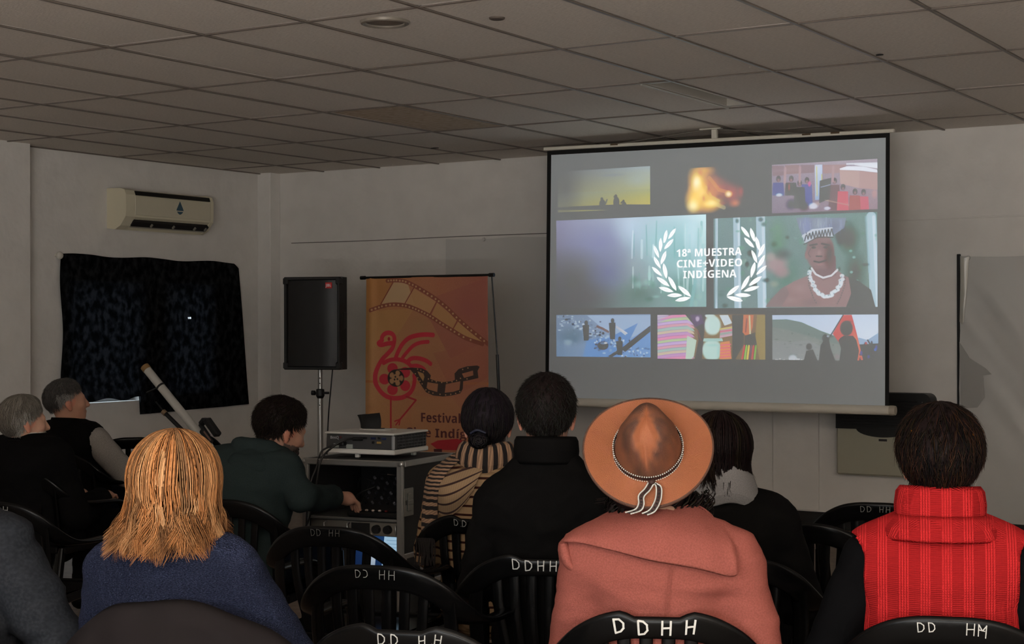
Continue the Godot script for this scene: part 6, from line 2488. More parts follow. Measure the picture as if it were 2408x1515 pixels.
# ------------------------------------------------------------------ flat print
func paint_screen(c: Canvas) -> void:
	c.rect(33,76,371,210,[121,120,121],[162,172,176],[150,150,131],[187,180,108],3)
	c.rect(33,148,371,208,[142,145,139],[167,170,138],[144,143,125],[195,181,98],3)
	c.blob(62,135,72.1,111.5,[121,120,121],0.9,1.0,0)
	c.blob(235,97,61.9,6.8,[137,141,150],0.6,0.8,0)
	c.blob(327,120,60.7,27.1,[167,180,188],0.4,1,0)
	c.poly([13,194,85,193,173,193,250,193,371,198,371,216,13,201],[121,120,121],1.0)
	c.blob(198,188,12.5,15.1,[96,92,88],1,0.3,0)
	c.blob(196,172,5.6,5.5,[98,92,88],1,0.3,0)
	c.blob(249,185,12.3,19.1,[96,92,88],1,0.3,0)
	c.blob(247,165,5.6,5.5,[98,92,88],1,0.3,0)
	c.blob(277,196,9.2,12.3,[96,92,88],1,0.3,0)
	c.blob(275,182,4.1,4.1,[98,92,88],1,0.3,0)
	c.line([210,187,215,176],4.4,[98,92,88],1.0)
	c.line([244,170,241,167],4.4,[98,92,88],1.0)
	c.line([266,188,272,184],4.4,[98,92,88],1.0)
	c.clip(489,90,696,234)
	c.blob(557,158,75.3,87.4,[187,129,73],0.85,0.9,0)
	c.blob(608,154,57.3,39.5,[174,112,68],0.8,1,0)
	c.blob(651,176,42.6,44.6,[187,117,73],0.85,0.9,0)
	c.blob(567,172,69.3,68.8,[222,163,86],0.8,0.8,0)
	c.blob(536,131,40.7,58.4,[250,205,105],1,0.9,0)
	c.blob(524,190,37.9,53.2,[252,210,120],0.95,0.8,0)
	c.blob(572,205,57.7,29.1,[250,205,110],0.9,0.9,0)
	c.blob(558,101,43.4,21.2,[229,180,81],0.85,0.9,0)
	c.blob(533,137,21.8,34.5,[255,246,220],1,1,0)
	c.blob(521,208,26.3,23.9,[255,242,190],1,1,0)
	c.blob(582,203,31.7,15.9,[255,236,170],0.9,1,0)
	c.line([539,138,559,173,588,201,625,218],12.5,[255,236,170],0.3)
	c.line([565,152,582,182,608,196],8.3,[255,244,200],0.3)
	c.line([576,123,608,162,639,171],11.1,[250,190,100],0.3)
	c.blob(641,177,15.6,13.1,[255,240,205],1,0.9,0)
	c.blob(662,206,22.7,15.7,[212,146,89],0.8,0.9,0)
	c.blob(682,171,11.3,20.9,[187,121,81],0.7,0.9,0)
	c.blob(608,183,12.9,7.9,[153,112,86],0.7,0.9,0)
	c.blob(547,171,31.9,39.8,[255,226,150],0.8,1,0)
	c.blob(573,158,8.7,18.5,[170,117,73],0.7,1,0)
	c.blob(556,186,7.2,15.9,[187,129,81],0.6,1,0)
	c.blob(622,205,14.3,7.9,[187,121,81],0.6,1,0)
	c.blob(545,105,11.6,15.9,[199,138,64],0.6,1,0)
	c.blob(672,124,48.0,36.6,[121,120,121],1,0.7,0)
	c.blob(630,105,37.1,26.3,[121,120,121],1,0.7,0)
	c.blob(492,135,13.2,45.4,[121,120,121],0.9,0.7,0)
	c.blob(690,223,19.7,18.3,[121,120,121],1,0.8,0)
	c.blob(615,139,17.2,13.2,[150,130,122],0.7,1,0)
	c.clip()
	c.clip(784,95,1115,243)
	c.rect(784,90,1115,246,[162,153,164],[170,160,170],[144,135,148],[157,139,148],8)
	c.poly([784,98,823,100,827,129,787,129],[150,133,139],1.0)
	c.poly([827,99,873,100,873,126,829,126],[157,137,139],1.0)
	c.poly([876,100,920,103,919,126,878,126],[152,135,141],1.0)
	c.poly([946,104,1020,107,1013,131,948,130],[167,145,147],1.0)
	c.rect(922,103,945,208,[200,209,221],[190,199,221],[157,173,201],[150,166,197],6)
	c.line([927,108,928,195],2.6,[195,188,123],1.0)
	c.line([943,132,944,208],2.6,[187,180,115],1.0)
	c.poly([1039,104,1116,106,1116,124,1046,110],[213,216,224],1.0)
	c.poly([999,118,1022,112,1072,115,1113,127,1116,136,1061,127,1001,122],[215,218,227],1.0)
	c.poly([999,122,1061,128,1059,179,1001,163],[183,161,159],1.0)
	c.poly([1061,128,1116,137,1116,186,1059,179],[178,153,153],1.0)
	c.poly([1020,103,1020,108,1116,109,1116,107],[206,211,221],1.0)
	c.blob(805,138,8.2,10.3,[90,72,84],1,0.3,0)
	c.blob(805,142,5.5,6.5,[157,135,139],1,0.4,0)
	c.poly([788,150,821,151,824,190,785,188],[93,121,157],1.0)
	c.blob(846,140,8.2,10.3,[90,72,84],1,0.3,0)
	c.blob(846,144,5.4,6.4,[157,135,139],1,0.4,0)
	c.poly([829,152,862,153,865,192,826,190],[92,70,92],1.0)
	c.blob(896,147,8.1,10.2,[90,72,84],1,0.3,0)
	c.blob(896,151,5.4,6.4,[157,135,139],1,0.4,0)
	c.poly([880,159,912,161,914,225,877,223],[98,122,163],1.0)
	c.blob(873,154,8.1,10.2,[90,72,84],1,0.3,0)
	c.blob(873,158,5.4,6.4,[157,135,139],1,0.4,0)
	c.poly([857,166,889,168,892,232,854,230],[86,66,86],1.0)
	c.blob(983,153,7.9,10.1,[90,72,84],1,0.3,0)
	c.blob(983,157,5.3,6.3,[157,135,139],1,0.4,0)
	c.poly([967,165,998,166,1001,242,964,241],[137,107,124],1.0)
	c.blob(1009,173,7.9,10.1,[90,72,84],1,0.3,0)
	c.blob(1009,177,5.3,6.3,[157,135,139],1,0.4,0)
	c.poly([993,185,1025,187,1027,243,990,242],[195,106,131],1.0)
	c.blob(1072,191,7.8,10.0,[90,72,84],1,0.3,0)
	c.blob(1072,195,5.2,6.3,[157,135,139],1,0.4,0)
	c.poly([1056,203,1087,205,1090,255,1053,253],[192,111,133],1.0)
	c.blob(1046,188,7.8,10.1,[90,72,84],1,0.3,0)
	c.blob(1046,191,5.2,6.3,[157,135,139],1,0.4,0)
	c.poly([1030,199,1061,201,1064,251,1027,250],[170,104,119],1.0)
	c.line([827,107,825,150],8.0,[175,153,157],1.0)
	c.line([874,107,873,150],7.9,[175,153,157],1.0)
	c.line([979,111,977,154],7.8,[175,153,157],1.0)
	c.poly([937,151,973,144,967,207,935,218],[88,88,110],1.0)
	c.line([940,170,969,164],2.6,[164,173,191],1.0)
	c.blob(807,187,13.7,6.4,[200,206,217],0.9,0.5,0)
	c.blob(916,225,18.8,11.5,[208,211,224],0.9,0.5,0)
	c.blob(960,234,13.3,6.3,[203,207,221],0.9,0.5,0)
	c.blob(929,218,10.7,7.6,[187,166,158],0.6,0.8,0)
	c.blob(839,165,5.5,18.0,[192,87,106],0.7,0.6,0)
	c.blob(904,159,6.7,11.5,[200,121,157],0.9,0.5,0)
	c.line([953,209,1026,227],3.9,[183,173,151],0.6)
	c.blob(845,217,19.1,20.6,[96,84,110],0.8,0.7,0)
	c.blob(886,225,18.9,17.9,[104,78,92],0.8,0.7,0)
	c.blob(1105,197,10.3,17.5,[183,153,155],0.9,0.6,0)
	c.blob(818,113,82.2,7.7,[173,160,171],0.3,1,0)
	c.clip()
	c.clip(26,237,565,525)
	c.rect(26,233,565,525,[146,144,168],[205,230,236],[121,120,121],[150,178,178],3)
	c.blob(188,313,171.8,96.3,[140,140,178],0.7,1,0)
	c.blob(85,435,143.5,118.2,[121,120,122],1,0.9,0)
	c.blob(417,306,163.9,94.1,[178,214,222],0.8,1,0)
	c.blob(219,410,93.1,82.3,[126,126,160],0.7,1,0)
	c.blob(296,262,76.4,81.7,[200,220,238],0.6,1,0)
	c.blob(462,361,125.5,127.1,[150,190,192],0.65,0.9,0)
	c.blob(326,480,91.1,54.3,[120,138,132],0.8,0.9,0)
	c.blob(476,468,103.1,60.1,[118,148,140],0.7,1,0)
	c.blob(140,491,141.9,55.3,[121,118,121],0.8,1,0)
	c.scatter(34,293,251,561,496,3.0,8.9,33.6,100.7,[[205,235,235],[178,215,212],[225,245,250],[130,168,164]],0.4,0.6,0,1)
	c.scatter(26,265,411,556,520,7.5,20.9,5.4,21.5,[[110,142,132],[140,172,162],[170,205,200],[100,128,122]],0.5,0.8,0,0)
	c.blob(513,309,32.1,79.8,[205,228,240],0.6,0.9,0)
	c.blob(539,416,20.3,106.2,[200,225,238],0.4,0.9,0)
	c.line([527,443,512,520],11.1,[150,190,195],0.6)
	c.clip()
	c.clip(590,251,1114,530)
	c.rect(590,248,1114,532,[136,154,155],[129,148,145],[137,153,155],[136,150,146],8)
	c.line([600,246,598,531],8.3,[180,199,212],0.85)
	c.line([603,246,600,531],2.5,[203,218,227],0.7)
	c.line([667,249,671,531],23.2,[180,199,212],0.85)
	c.line([673,249,677,531],6.9,[203,218,227],0.7)
	c.line([746,252,751,532],29.6,[180,199,212],0.85)
	c.line([754,252,758,532],8.9,[203,218,227],0.7)
	c.line([1095,265,1107,535],30.5,[180,199,212],0.85)
	c.line([1102,265,1114,535],9.1,[203,218,227],0.7)
	c.line([1079,264,1089,427],7.6,[157,180,188],0.6)
	c.scatter(90,608,254,1112,521,4.1,16.3,3.8,12.8,[[119,145,131],[132,160,145],[84,104,96],[150,174,164],[74,90,86],[124,160,143]],0.6,0.7,0,0)
	c.blob(804,318,35.7,77.4,[123,153,129],0.6,0.9,0)
	c.blob(831,435,61.4,77.2,[111,140,126],0.55,0.9,0)
	c.blob(1026,325,39.3,56.7,[80,102,92],0.7,0.8,0)
	c.blob(1045,426,39.1,75.4,[84,98,92],0.6,0.9,0)
	c.blob(999,305,21.1,45.5,[66,72,82],0.7,0.8,0)
	c.blob(621,471,31.4,59.2,[132,150,150],0.8,0.9,0)
	c.blob(1032,363,6.5,5.0,[157,186,184],0.8,0.5,0)
	c.blob(1042,382,6.5,5.0,[157,186,184],0.8,0.5,0)
	c.blob(1034,426,6.5,5.0,[157,186,184],0.8,0.5,0)
	c.blob(1051,452,6.5,5.0,[157,186,184],0.8,0.5,0)
	c.blob(797,398,46.8,33.6,[175,153,157],0.85,0.6,0)
	c.blob(779,374,22.1,18.1,[174,166,164],0.8,0.6,0)
	c.blob(815,422,32.9,23.2,[170,148,153],0.8,0.6,0)
	c.blob(790,457,19.3,12.9,[167,170,158],0.6,0.7,0)
	c.blob(818,368,35.6,23.2,[121,120,121],0.7,0.8,0)
	c.poly([762,527,779,505,812,473,853,451,899,434,921,411,982,412,1012,436,1058,454,1094,480,1107,530],[157,137,138],1.0)
	c.poly([762,527,779,505,812,473,828,463,839,487,814,527],[149,135,137],1.0)
	c.poly([1025,439,1058,454,1094,480,1107,530,1018,529,1034,489],[110,88,88],1.0)
	c.blob(872,474,32.5,20.5,[172,153,155],0.5,0.9,0)
	c.blob(939,488,40.0,33.1,[162,139,139],0.5,0.9,0)
	c.blob(905,515,40.3,17.9,[137,125,128],0.5,0.9,0)
	c.blob(844,506,24.5,12.8,[183,170,171],0.3,1,0)
	c.poly([910,373,986,377,987,435,946,450,915,424],[142,125,128],1.0)
	c.blob(937,363,46.7,61.0,[149,131,133],1,0.12,0)
	c.blob(925,378,29.4,33.1,[161,141,142],0.6,0.8,0)
	c.blob(966,374,18.6,45.6,[108,84,84],0.6,0.8,0)
	c.blob(894,372,6.7,15.3,[157,135,135],1,0.4,0)
	c.line([905,343,927,340],4.6,[84,66,68],1.0)
	c.line([942,339,966,344],4.6,[84,66,68],1.0)
	c.blob(917,350,8.0,3.8,[80,64,66],0.9,0.4,0)
	c.blob(954,350,8.0,3.8,[78,62,64],0.9,0.4,0)
	c.blob(934,366,8.0,11.4,[169,149,150],0.8,0.6,0)
	c.line([925,376,942,377],3.9,[100,76,76],1.0)
	c.line([918,391,934,395,955,389],4.6,[98,70,72],1.0)
	c.blob(937,401,14.7,4.5,[167,140,142],0.8,0.6,0)
	c.line([907,353,899,367,906,378],2.6,[121,120,121],0.7)
	c.line([966,353,971,367],2.6,[121,120,121],0.7)
	c.blob(939,419,24.0,8.9,[137,123,126],0.6,0.7,0)
	c.poly([862,259,1019,265,1013,295,982,314,886,323,872,295],[142,148,164],1.0)
	c.blob(894,283,21.6,38.3,[142,150,183],0.7,0.8,0)
	c.blob(933,278,24.0,22.9,[164,174,182],0.6,0.8,0)
	c.blob(980,286,21.2,25.3,[131,135,150],0.7,0.8,0)
	c.scatter(26,867,259,1009,312,2.0,3.3,12.7,28.0,[[170,178,201],[157,166,191],[132,137,158]],0.5,0.6,0,1)
	c.poly([880,312,913,295,974,291,978,319,929,317,890,339],[187,195,207],1.0)
	c.line([888,329,894,306,899,324,904,304,909,323,914,303,919,322,924,301,929,321,934,300,939,319,944,299,948,318,953,297,958,317,963,296,968,316,973,294,978,315],3.2,[92,92,108],1.0)
	c.line([886,339,929,320,978,321],2.6,[96,88,100],1.0)
	c.line([880,316,916,298,976,293],2.6,[200,206,216],1.0)
	c.line([910,412,923,430,946,441,972,435,991,418],5.9,[205,207,212],1.0)
	c.dots([903,424,907,443,914,462,927,483,950,498,972,493,990,476,1003,451,1008,432],5.4,8.7,6.4,[207,216,223],2.7)
	c.dots([903,424,907,443,914,462,927,483,950,498,972,493,990,476,1003,451,1008,432],9.4,2.7,2.6,[150,166,174],4.0)
	c.dots([899,434,902,464,915,500,928,523],6.7,2.7,3.1,[121,120,121],0.0)
	c.dots([1016,436,1013,466,1000,501,987,524],6.6,2.6,3.0,[121,120,121],0.0)
	c.blob(859,320,8.1,5.1,[144,166,164],0.6,0.6,0)
	c.clip()
	c.clip(25,547,371,684)
	c.rect(25,546,371,686,[137,148,164],[154,169,191],[131,147,168],[157,174,201],5)
	c.poly([140,549,371,551,371,586,310,618,264,629,203,595],[162,178,201],1.0)
	c.poly([171,686,280,646,295,629,371,586,371,684],[135,161,199],1.0)
	c.poly([140,630,234,616,326,575,264,685,124,686],[128,154,194],1.0)
	c.scatter(170,31,554,272,654,2.4,7.9,1.7,5.0,[[183,198,216],[200,211,224],[121,129,142],[164,178,195],[80,86,96]],0.8,0.5,1,0)
	c.scatter(45,257,650,363,683,2.3,6.1,2.0,4.1,[[193,206,221],[124,132,146],[84,88,98]],0.8,0.5,0,0)
	c.blob(84,616,63.8,36.1,[121,135,147],0.7,0.7,0)
	c.blob(68,637,22.4,13.9,[174,191,201],0.5,0.7,0)
	c.poly([264,657,370,583,370,602,280,667],[76,74,82],1.0)
	c.line([267,659,367,588],2.9,[157,147,145],0.6)
	c.poly([218,681,267,654,274,661,230,685],[70,70,80],1.0)
	c.blob(198,647,21.8,15.1,[72,70,78],1,0.25,0)
	c.blob(199,639,15.6,5.5,[144,157,175],0.9,0.4,0)
	c.blob(209,638,7.8,4.1,[200,203,207],0.9,0.4,0)
	c.line([178,585,196,591,218,602],7.4,[142,129,129],1.0)
	c.blob(137,573,7.1,8.3,[66,56,64],1,0.3,0)
	c.poly([124,581,148,580,146,631,129,631],[62,60,74],1.0)
	c.blob(234,566,7.0,8.2,[66,56,64],1,0.3,0)
	c.poly([221,574,245,573,243,627,226,627],[62,60,74],1.0)
	c.blob(260,625,6.9,8.2,[66,56,64],1,0.3,0)
	c.poly([247,633,271,632,269,677,252,677],[62,60,74],1.0)
	c.line([249,586,280,609],7.3,[183,186,195],1.0)
	c.line([258,591,286,607],4.4,[197,201,208],1.0)
	c.clip()
	c.clip(395,549,761,688)
	c.rect(395,548,761,689,[164,147,151],[145,129,89],[150,140,145],[145,133,89],6)
	c.rect(395,548,434,575,[193,186,201],[190,180,197],[183,173,191],[183,173,191],4)
	c.poly([395,567,446,550,499,546,520,557,525,565,493,557,446,560,395,567],[214,154,180],1.0)
	c.line([395,556,446,550,499,547],1.7,[157,140,178],0.6)
	c.poly([395,576,446,559,499,555,520,566,525,574,493,566,446,570,395,576],[183,196,164],1.0)
	c.line([395,566,446,559,499,557],1.7,[157,140,178],0.6)
	c.poly([395,575,446,569,499,565,520,575,525,583,493,575,446,579,395,586],[194,173,208],1.0)
	c.line([395,575,446,569,499,566],1.7,[157,140,178],0.6)
	c.poly([395,584,446,578,499,574,520,585,525,593,493,585,446,589,395,595],[207,166,178],1.0)
	c.line([395,584,446,578,499,575],1.7,[157,140,178],0.6)
	c.poly([395,594,446,587,499,583,520,594,525,602,493,594,446,598,395,605],[170,189,184],1.0)
	c.line([395,594,446,587,499,585],1.7,[157,140,178],0.6)
	c.poly([395,603,446,597,499,593,520,603,525,611,493,603,446,607,395,614],[199,186,171],1.0)
	c.line([395,603,446,597,499,594],1.7,[157,140,178],0.6)
	c.poly([395,613,446,606,499,602,519,613,525,621,493,613,446,617,395,624],[193,160,195],1.0)
	c.line([395,613,446,606,499,603],1.7,[157,140,178],0.6)
	c.poly([395,622,446,615,499,611,519,622,525,630,493,622,446,626,395,633],[214,154,180],1.0)
	c.line([395,622,446,615,499,613],1.7,[157,140,178],0.6)
	c.poly([395,632,446,625,499,621,519,631,525,639,493,631,446,635,395,642],[183,196,164],1.0)
	c.line([395,632,446,625,499,622],1.7,[157,140,178],0.6)
	c.poly([395,641,446,634,499,630,519,641,525,649,493,641,446,645,395,652],[194,173,208],1.0)
	c.line([395,641,446,634,499,631],1.7,[157,140,178],0.6)
	c.poly([395,650,446,644,499,639,519,650,525,658,493,650,446,654,395,661],[207,166,178],1.0)
	c.line([395,650,446,644,499,641],1.7,[157,140,178],0.6)
	c.poly([395,660,446,653,499,649,519,659,525,667,493,659,446,664,395,671],[170,189,184],1.0)
	c.line([395,660,446,653,499,650],1.7,[157,140,178],0.6)
	c.poly([395,669,446,662,499,658,519,669,525,676,493,669,446,673,395,680],[199,186,171],1.0)
	c.line([395,669,446,662,499,659],1.7,[157,140,178],0.6)
	c.poly([395,679,446,672,499,667,519,678,525,686,493,678,446,682,395,690],[193,160,195],1.0)
	c.line([395,679,446,672,499,669],1.7,[157,140,178],0.6)
	c.poly([395,688,446,681,499,677,519,687,525,695,493,687,446,692,395,699],[214,154,180],1.0)
	c.line([395,688,446,681,499,678],1.7,[157,140,178],0.6)
	c.poly([493,549,534,595,538,629,525,692,548,692,563,549],[108,80,96],1.0)
	c.poly([499,615,531,629,522,679,510,690,493,690],[187,203,191],1.0)
	c.poly([508,549,549,549,557,576,525,589],[131,121,139],1.0)
	c.blob(534,562,8.7,10.6,[193,180,201],0.8,0.5,0)
	c.line([534,597,546,629],4.2,[153,104,81],1.0)
	c.blob(585,582,31.7,34.3,[190,210,207],1,0.25,0)
	c.blob(575,552,20.2,7.9,[193,210,208],1,0.4,0)
	c.blob(583,659,37.4,37.0,[185,209,204],1,0.22,0)
	c.poly([556,623,618,623,621,632,553,633],[170,196,192],1.0)
	c.blob(569,582,7.2,26.5,[206,219,219],0.6,0.8,0)
	c.blob(606,665,8.6,26.4,[157,186,183],0.5,0.8,0)
	c.blob(586,644,25.9,5.3,[164,193,190],0.6,0.6,0)
	c.poly([609,551,638,551,652,576,626,584],[193,203,211],1.0)
	c.poly([612,592,655,584,658,613,609,623],[183,166,171],1.0)
	c.line([611,594,656,588],3.6,[199,193,123],1.0)
	c.line([611,602,656,596],3.6,[208,129,148],1.0)
	c.line([611,610,656,603],3.6,[150,173,164],1.0)
	c.line([611,618,656,611],3.6,[201,173,191],1.0)
	c.poly([612,636,643,631,649,686,609,689],[208,154,123],1.0)
	c.line([612,644,646,641],2.7,[216,121,157],1.0)
	c.line([612,653,646,651],2.7,[216,121,157],1.0)
	c.line([612,663,646,660],2.7,[216,121,157],1.0)
	c.line([612,672,646,669],2.7,[216,121,157],1.0)
	c.line([612,681,646,678],2.7,[216,121,157],1.0)
	c.poly([652,551,692,551,689,644,660,689,652,689],[78,74,60],1.0)
	c.poly([689,551,723,551,720,589,706,622,686,605],[192,138,106],1.0)
	c.line([709,555,711,615],5.4,[193,190,164],1.0)
	c.line([700,563,696,602],4.1,[153,99,73],1.0)
	c.poly([694,615,739,602,739,648,692,648],[92,76,60],1.0)
	c.poly([734,551,762,552,761,688,742,688,728,615],[160,148,86],1.0)
	c.line([692,645,684,686],5.4,[199,87,106],1.0)
	c.line([699,645,693,686],5.4,[153,193,106],1.0)
	c.line([707,645,701,686],5.4,[208,193,106],1.0)
	c.line([715,645,709,686],5.4,[137,120,129],1.0)
	c.line([722,645,717,685],5.4,[192,104,123],1.0)
	c.line([730,645,725,685],5.4,[145,180,106],1.0)
	c.clip()
	c.clip(784,552,1116,688)
	c.rect(784,550,1117,627,[181,193,212],[194,205,221],[187,198,215],[205,213,224],2)
	c.poly([784,566,831,565,878,574,939,600,985,616,1011,630,1011,691,783,693],[135,145,143],1.0)
	c.poly([784,589,831,596,898,615,952,631,992,640,1011,646,1011,691,783,693],[144,149,147],1.0)
	c.poly([784,628,844,634,898,628,938,647,938,691,783,693],[150,153,154],1.0)
	c.poly([1018,643,1057,620,1083,627,1117,605,1117,646,1018,646],[157,174,197],1.0)
	c.poly([1011,643,1117,637,1116,690,1011,691],[121,120,121],1.0)
	c.scatter(70,787,596,1005,684,2.7,9.4,1.3,3.8,[[157,160,158],[129,140,138],[168,168,166],[96,104,100]],0.4,0.6,0,0)
	c.line([1008,553,968,615,960,634],2.8,[70,74,82],1.0)
	c.poly([1010,553,1035,553,1047,596,1055,627,1069,686,1044,688,1031,627,1002,643,976,609],[195,112,104],1.0)
	c.poly([1036,590,1055,627,1069,686,1052,688],[207,136,125],1.0)
	c.poly([997,688,1002,653,994,628,1000,621,1010,615,1039,615,1049,627,1057,659,1052,688],[121,120,121],1.0)
	c.blob(1018,592,21.0,23.9,[121,120,121],1,0.15,0)
	c.blob(1023,573,15.7,5.0,[121,120,121],0.6,0.6,0)
	c.poly([932,689,938,643,949,628,965,630,970,653,983,688],[121,120,121],1.0)
	c.blob(953,621,12.0,11.4,[80,84,92],1,0.3,0)
	c.blob(960,616,5.3,3.8,[190,197,207],0.8,0.5,0)
	c.poly([885,689,893,660,914,656,928,689],[121,120,121],1.0)
	c.blob(901,647,10.8,11.5,[121,120,121],1,0.3,0)
	c.blob(849,682,16.3,12.8,[193,199,207],0.8,0.5,0)
	c.scatter(22,786,684,878,689,3.4,3.4,2.1,2.1,[[206,211,216]],0.9,0.5,0,0)
	c.scatter(24,1060,635,1114,685,2.6,5.2,3.8,8.8,[[72,74,84],[96,84,92],[60,60,68],[103,121,165],[178,104,115]],0.9,0.4,0,0)
	c.line([1083,627,1093,642],3.8,[70,64,72],1.0)
	c.blob(1106,655,5.1,5.0,[111,146,207],0.9,0.4,0)
	c.blob(989,676,10.6,10.1,[157,147,151],0.7,0.5,0)
	c.clip()
	c.poly([461,277,455,279,448,284,442,290,438,297,435,305,433,310,439,308,446,303,452,297,457,290,460,283],[255,255,255],1.0)
	c.line([458,281,444,297],1.0,[164,186,194],0.8)
	c.poly([430,281,425,285,421,292,418,301,417,309,417,318,419,323,423,319,427,312,430,304,432,295,431,287],[255,255,255],1.0)
	c.line([428,286,423,306],1.0,[164,186,194],0.8)
	c.poly([452,310,446,312,438,316,431,322,425,329,421,337,420,342,426,340,434,336,441,330,447,323,451,316],[255,255,255],1.0)
	c.line([448,314,433,329],1.0,[164,186,194],0.8)
	c.poly([408,305,405,310,402,318,401,327,401,336,403,344,406,350,409,345,412,337,414,328,413,319,411,311],[255,255,255],1.0)
	c.line([408,310,407,332],1.0,[164,186,194],0.8)
	c.poly([384,330,383,335,384,343,387,351,392,359,397,365,402,369,402,364,401,356,398,347,394,340,389,333],[255,255,255],1.0)
	c.line([386,334,395,353],1.0,[164,186,194],0.8)
	c.poly([427,347,421,351,415,358,411,366,408,375,407,384,408,390,413,386,419,379,424,371,427,362,427,353],[255,255,255],1.0)
	c.line([424,352,415,373],1.0,[164,186,194],0.8)
	c.poly([383,364,383,370,385,378,389,386,395,393,402,399,407,403,407,397,404,389,401,381,395,373,389,367],[255,255,255],1.0)
	c.line([386,368,397,387],1.0,[164,186,194],0.8)
	c.poly([417,386,415,393,414,402,416,412,419,421,423,430,428,435,430,429,431,420,430,410,427,400,422,391],[255,255,255],1.0)
	c.line([419,392,424,416],1.0,[164,186,194],0.8)
	c.poly([376,397,379,402,383,409,390,416,398,421,406,425,412,427,410,422,405,415,399,408,391,402,383,398],[255,255,255],1.0)
	c.line([381,400,398,415],1.0,[164,186,194],0.8)
	c.poly([393,429,396,436,403,443,412,450,421,455,431,458,439,460,435,454,429,446,420,439,411,434,401,430],[255,255,255],1.0)
	c.line([399,433,420,448],1.0,[164,186,194],0.8)
	c.poly([434,428,434,435,437,444,442,454,448,463,456,470,462,474,462,467,460,458,455,448,449,439,441,432],[255,255,255],1.0)
	c.line([438,433,451,456],1.0,[164,186,194],0.8)
	c.poly([400,462,406,467,415,472,425,476,436,478,446,478,453,477,448,473,439,467,429,463,418,461,408,461],[255,255,255],1.0)
	c.line([407,464,432,471],1.0,[164,186,194],0.8)
	c.poly([468,458,471,465,477,473,485,481,495,487,505,491,513,493,510,487,504,478,495,470,486,464,476,460],[255,255,255],1.0)
	c.line([474,462,495,479],1.0,[164,186,194],0.8)
	c.poly([429,488,436,491,446,493,456,494,467,493,476,491,483,488,476,485,467,482,456,481,445,482,436,485],[255,255,255],1.0)
	c.line([436,488,462,488],1.0,[164,186,194],0.8)
	c.poly([457,505,465,507,475,508,486,507,497,504,506,499,512,495,505,494,494,493,483,494,472,496,463,501],[255,255,255],1.0)
	c.line([464,504,490,499],1.0,[164,186,194],0.8)
	c.poly([682,279,683,285,687,293,692,300,698,307,706,312,711,315,710,309,707,301,702,294,696,287,688,281],[255,255,255],1.0)
	c.line([686,283,700,301],1.0,[164,186,194],0.8)
	c.poly([714,284,712,290,712,299,714,308,718,316,723,324,727,328,729,322,728,314,727,305,723,296,718,289],[255,255,255],1.0)
	c.line([715,290,722,311],0.9,[164,186,194],0.8)
	c.poly([692,313,694,319,698,327,705,334,712,340,720,344,726,346,724,340,720,333,714,326,706,319,698,315],[255,255,255],1.0)
	c.line([696,317,713,333],0.9,[164,186,194],0.8)
	c.poly([731,311,729,317,729,326,731,335,734,344,739,351,743,356,744,350,745,341,743,332,740,323,735,316],[255,255,255],1.0)
	c.line([732,316,738,338],0.9,[164,186,194],0.8)
	c.poly([760,334,754,338,748,344,743,352,740,361,738,369,738,376,743,372,750,366,755,358,759,349,760,340],[255,255,255],1.0)
	c.line([757,339,747,359],0.9,[164,186,194],0.8)
	c.poly([717,352,716,358,718,366,721,375,725,383,731,390,736,394,736,388,735,380,732,371,728,363,722,356],[255,255,255],1.0)
	c.line([719,357,728,377],0.9,[164,186,194],0.8)
	c.poly([761,368,755,371,749,377,743,385,739,393,737,402,737,408,742,405,749,399,755,391,759,383,761,374],[255,255,255],1.0)
	c.line([758,373,746,392],0.9,[164,186,194],0.8)
	c.poly([728,389,723,394,718,402,714,411,713,421,713,431,714,437,719,432,724,424,728,415,730,405,730,396],[255,255,255],1.0)
	c.line([727,395,720,418],0.9,[164,186,194],0.8)
	c.poly([767,401,760,402,753,405,745,410,739,417,734,423,731,429,737,427,745,424,753,419,760,413,764,406],[255,255,255],1.0)
	c.line([762,404,746,418],0.9,[164,186,194],0.8)
	c.poly([751,433,743,434,734,437,724,442,716,449,710,456,707,462,714,461,723,458,733,453,741,447,747,439],[255,255,255],1.0)
	c.line([745,437,724,451],0.9,[164,186,194],0.8)
	c.poly([710,430,703,434,696,441,690,449,685,459,682,468,682,475,688,471,696,464,702,456,707,447,710,437],[255,255,255],1.0)
	c.line([707,436,693,457],0.9,[164,186,194],0.8)
	c.poly([742,464,735,463,725,463,714,465,704,469,696,474,690,478,698,479,708,479,718,477,728,474,737,469],[255,255,255],1.0)
	c.line([736,466,711,472],0.9,[164,186,194],0.8)
	c.poly([676,460,669,461,659,465,650,471,642,478,636,486,633,492,640,491,650,487,659,481,667,474,674,466],[255,255,255],1.0)
	c.line([671,464,650,479],1.0,[164,186,194],0.8)
	c.poly([715,491,708,488,699,485,689,484,678,484,669,486,662,489,668,492,678,495,688,496,699,496,708,494],[255,255,255],1.0)
	c.line([708,491,683,490],0.9,[164,186,194],0.8)
	c.poly([688,508,682,503,673,498,662,495,651,493,640,493,633,494,639,499,648,504,659,508,670,510,681,510],[255,255,255],1.0)
	c.line([682,506,655,500],1.0,[164,186,194],0.8)
	c.text("18ª MUESTRA",463,367,23.4,[255,255,255],0,221.4)
	c.text("CINE+VIDEO",464,401,23.4,[255,255,255],0,221.4)
	c.text("INDÍGENA",486,435,23.4,[255,255,255],0,180.7)


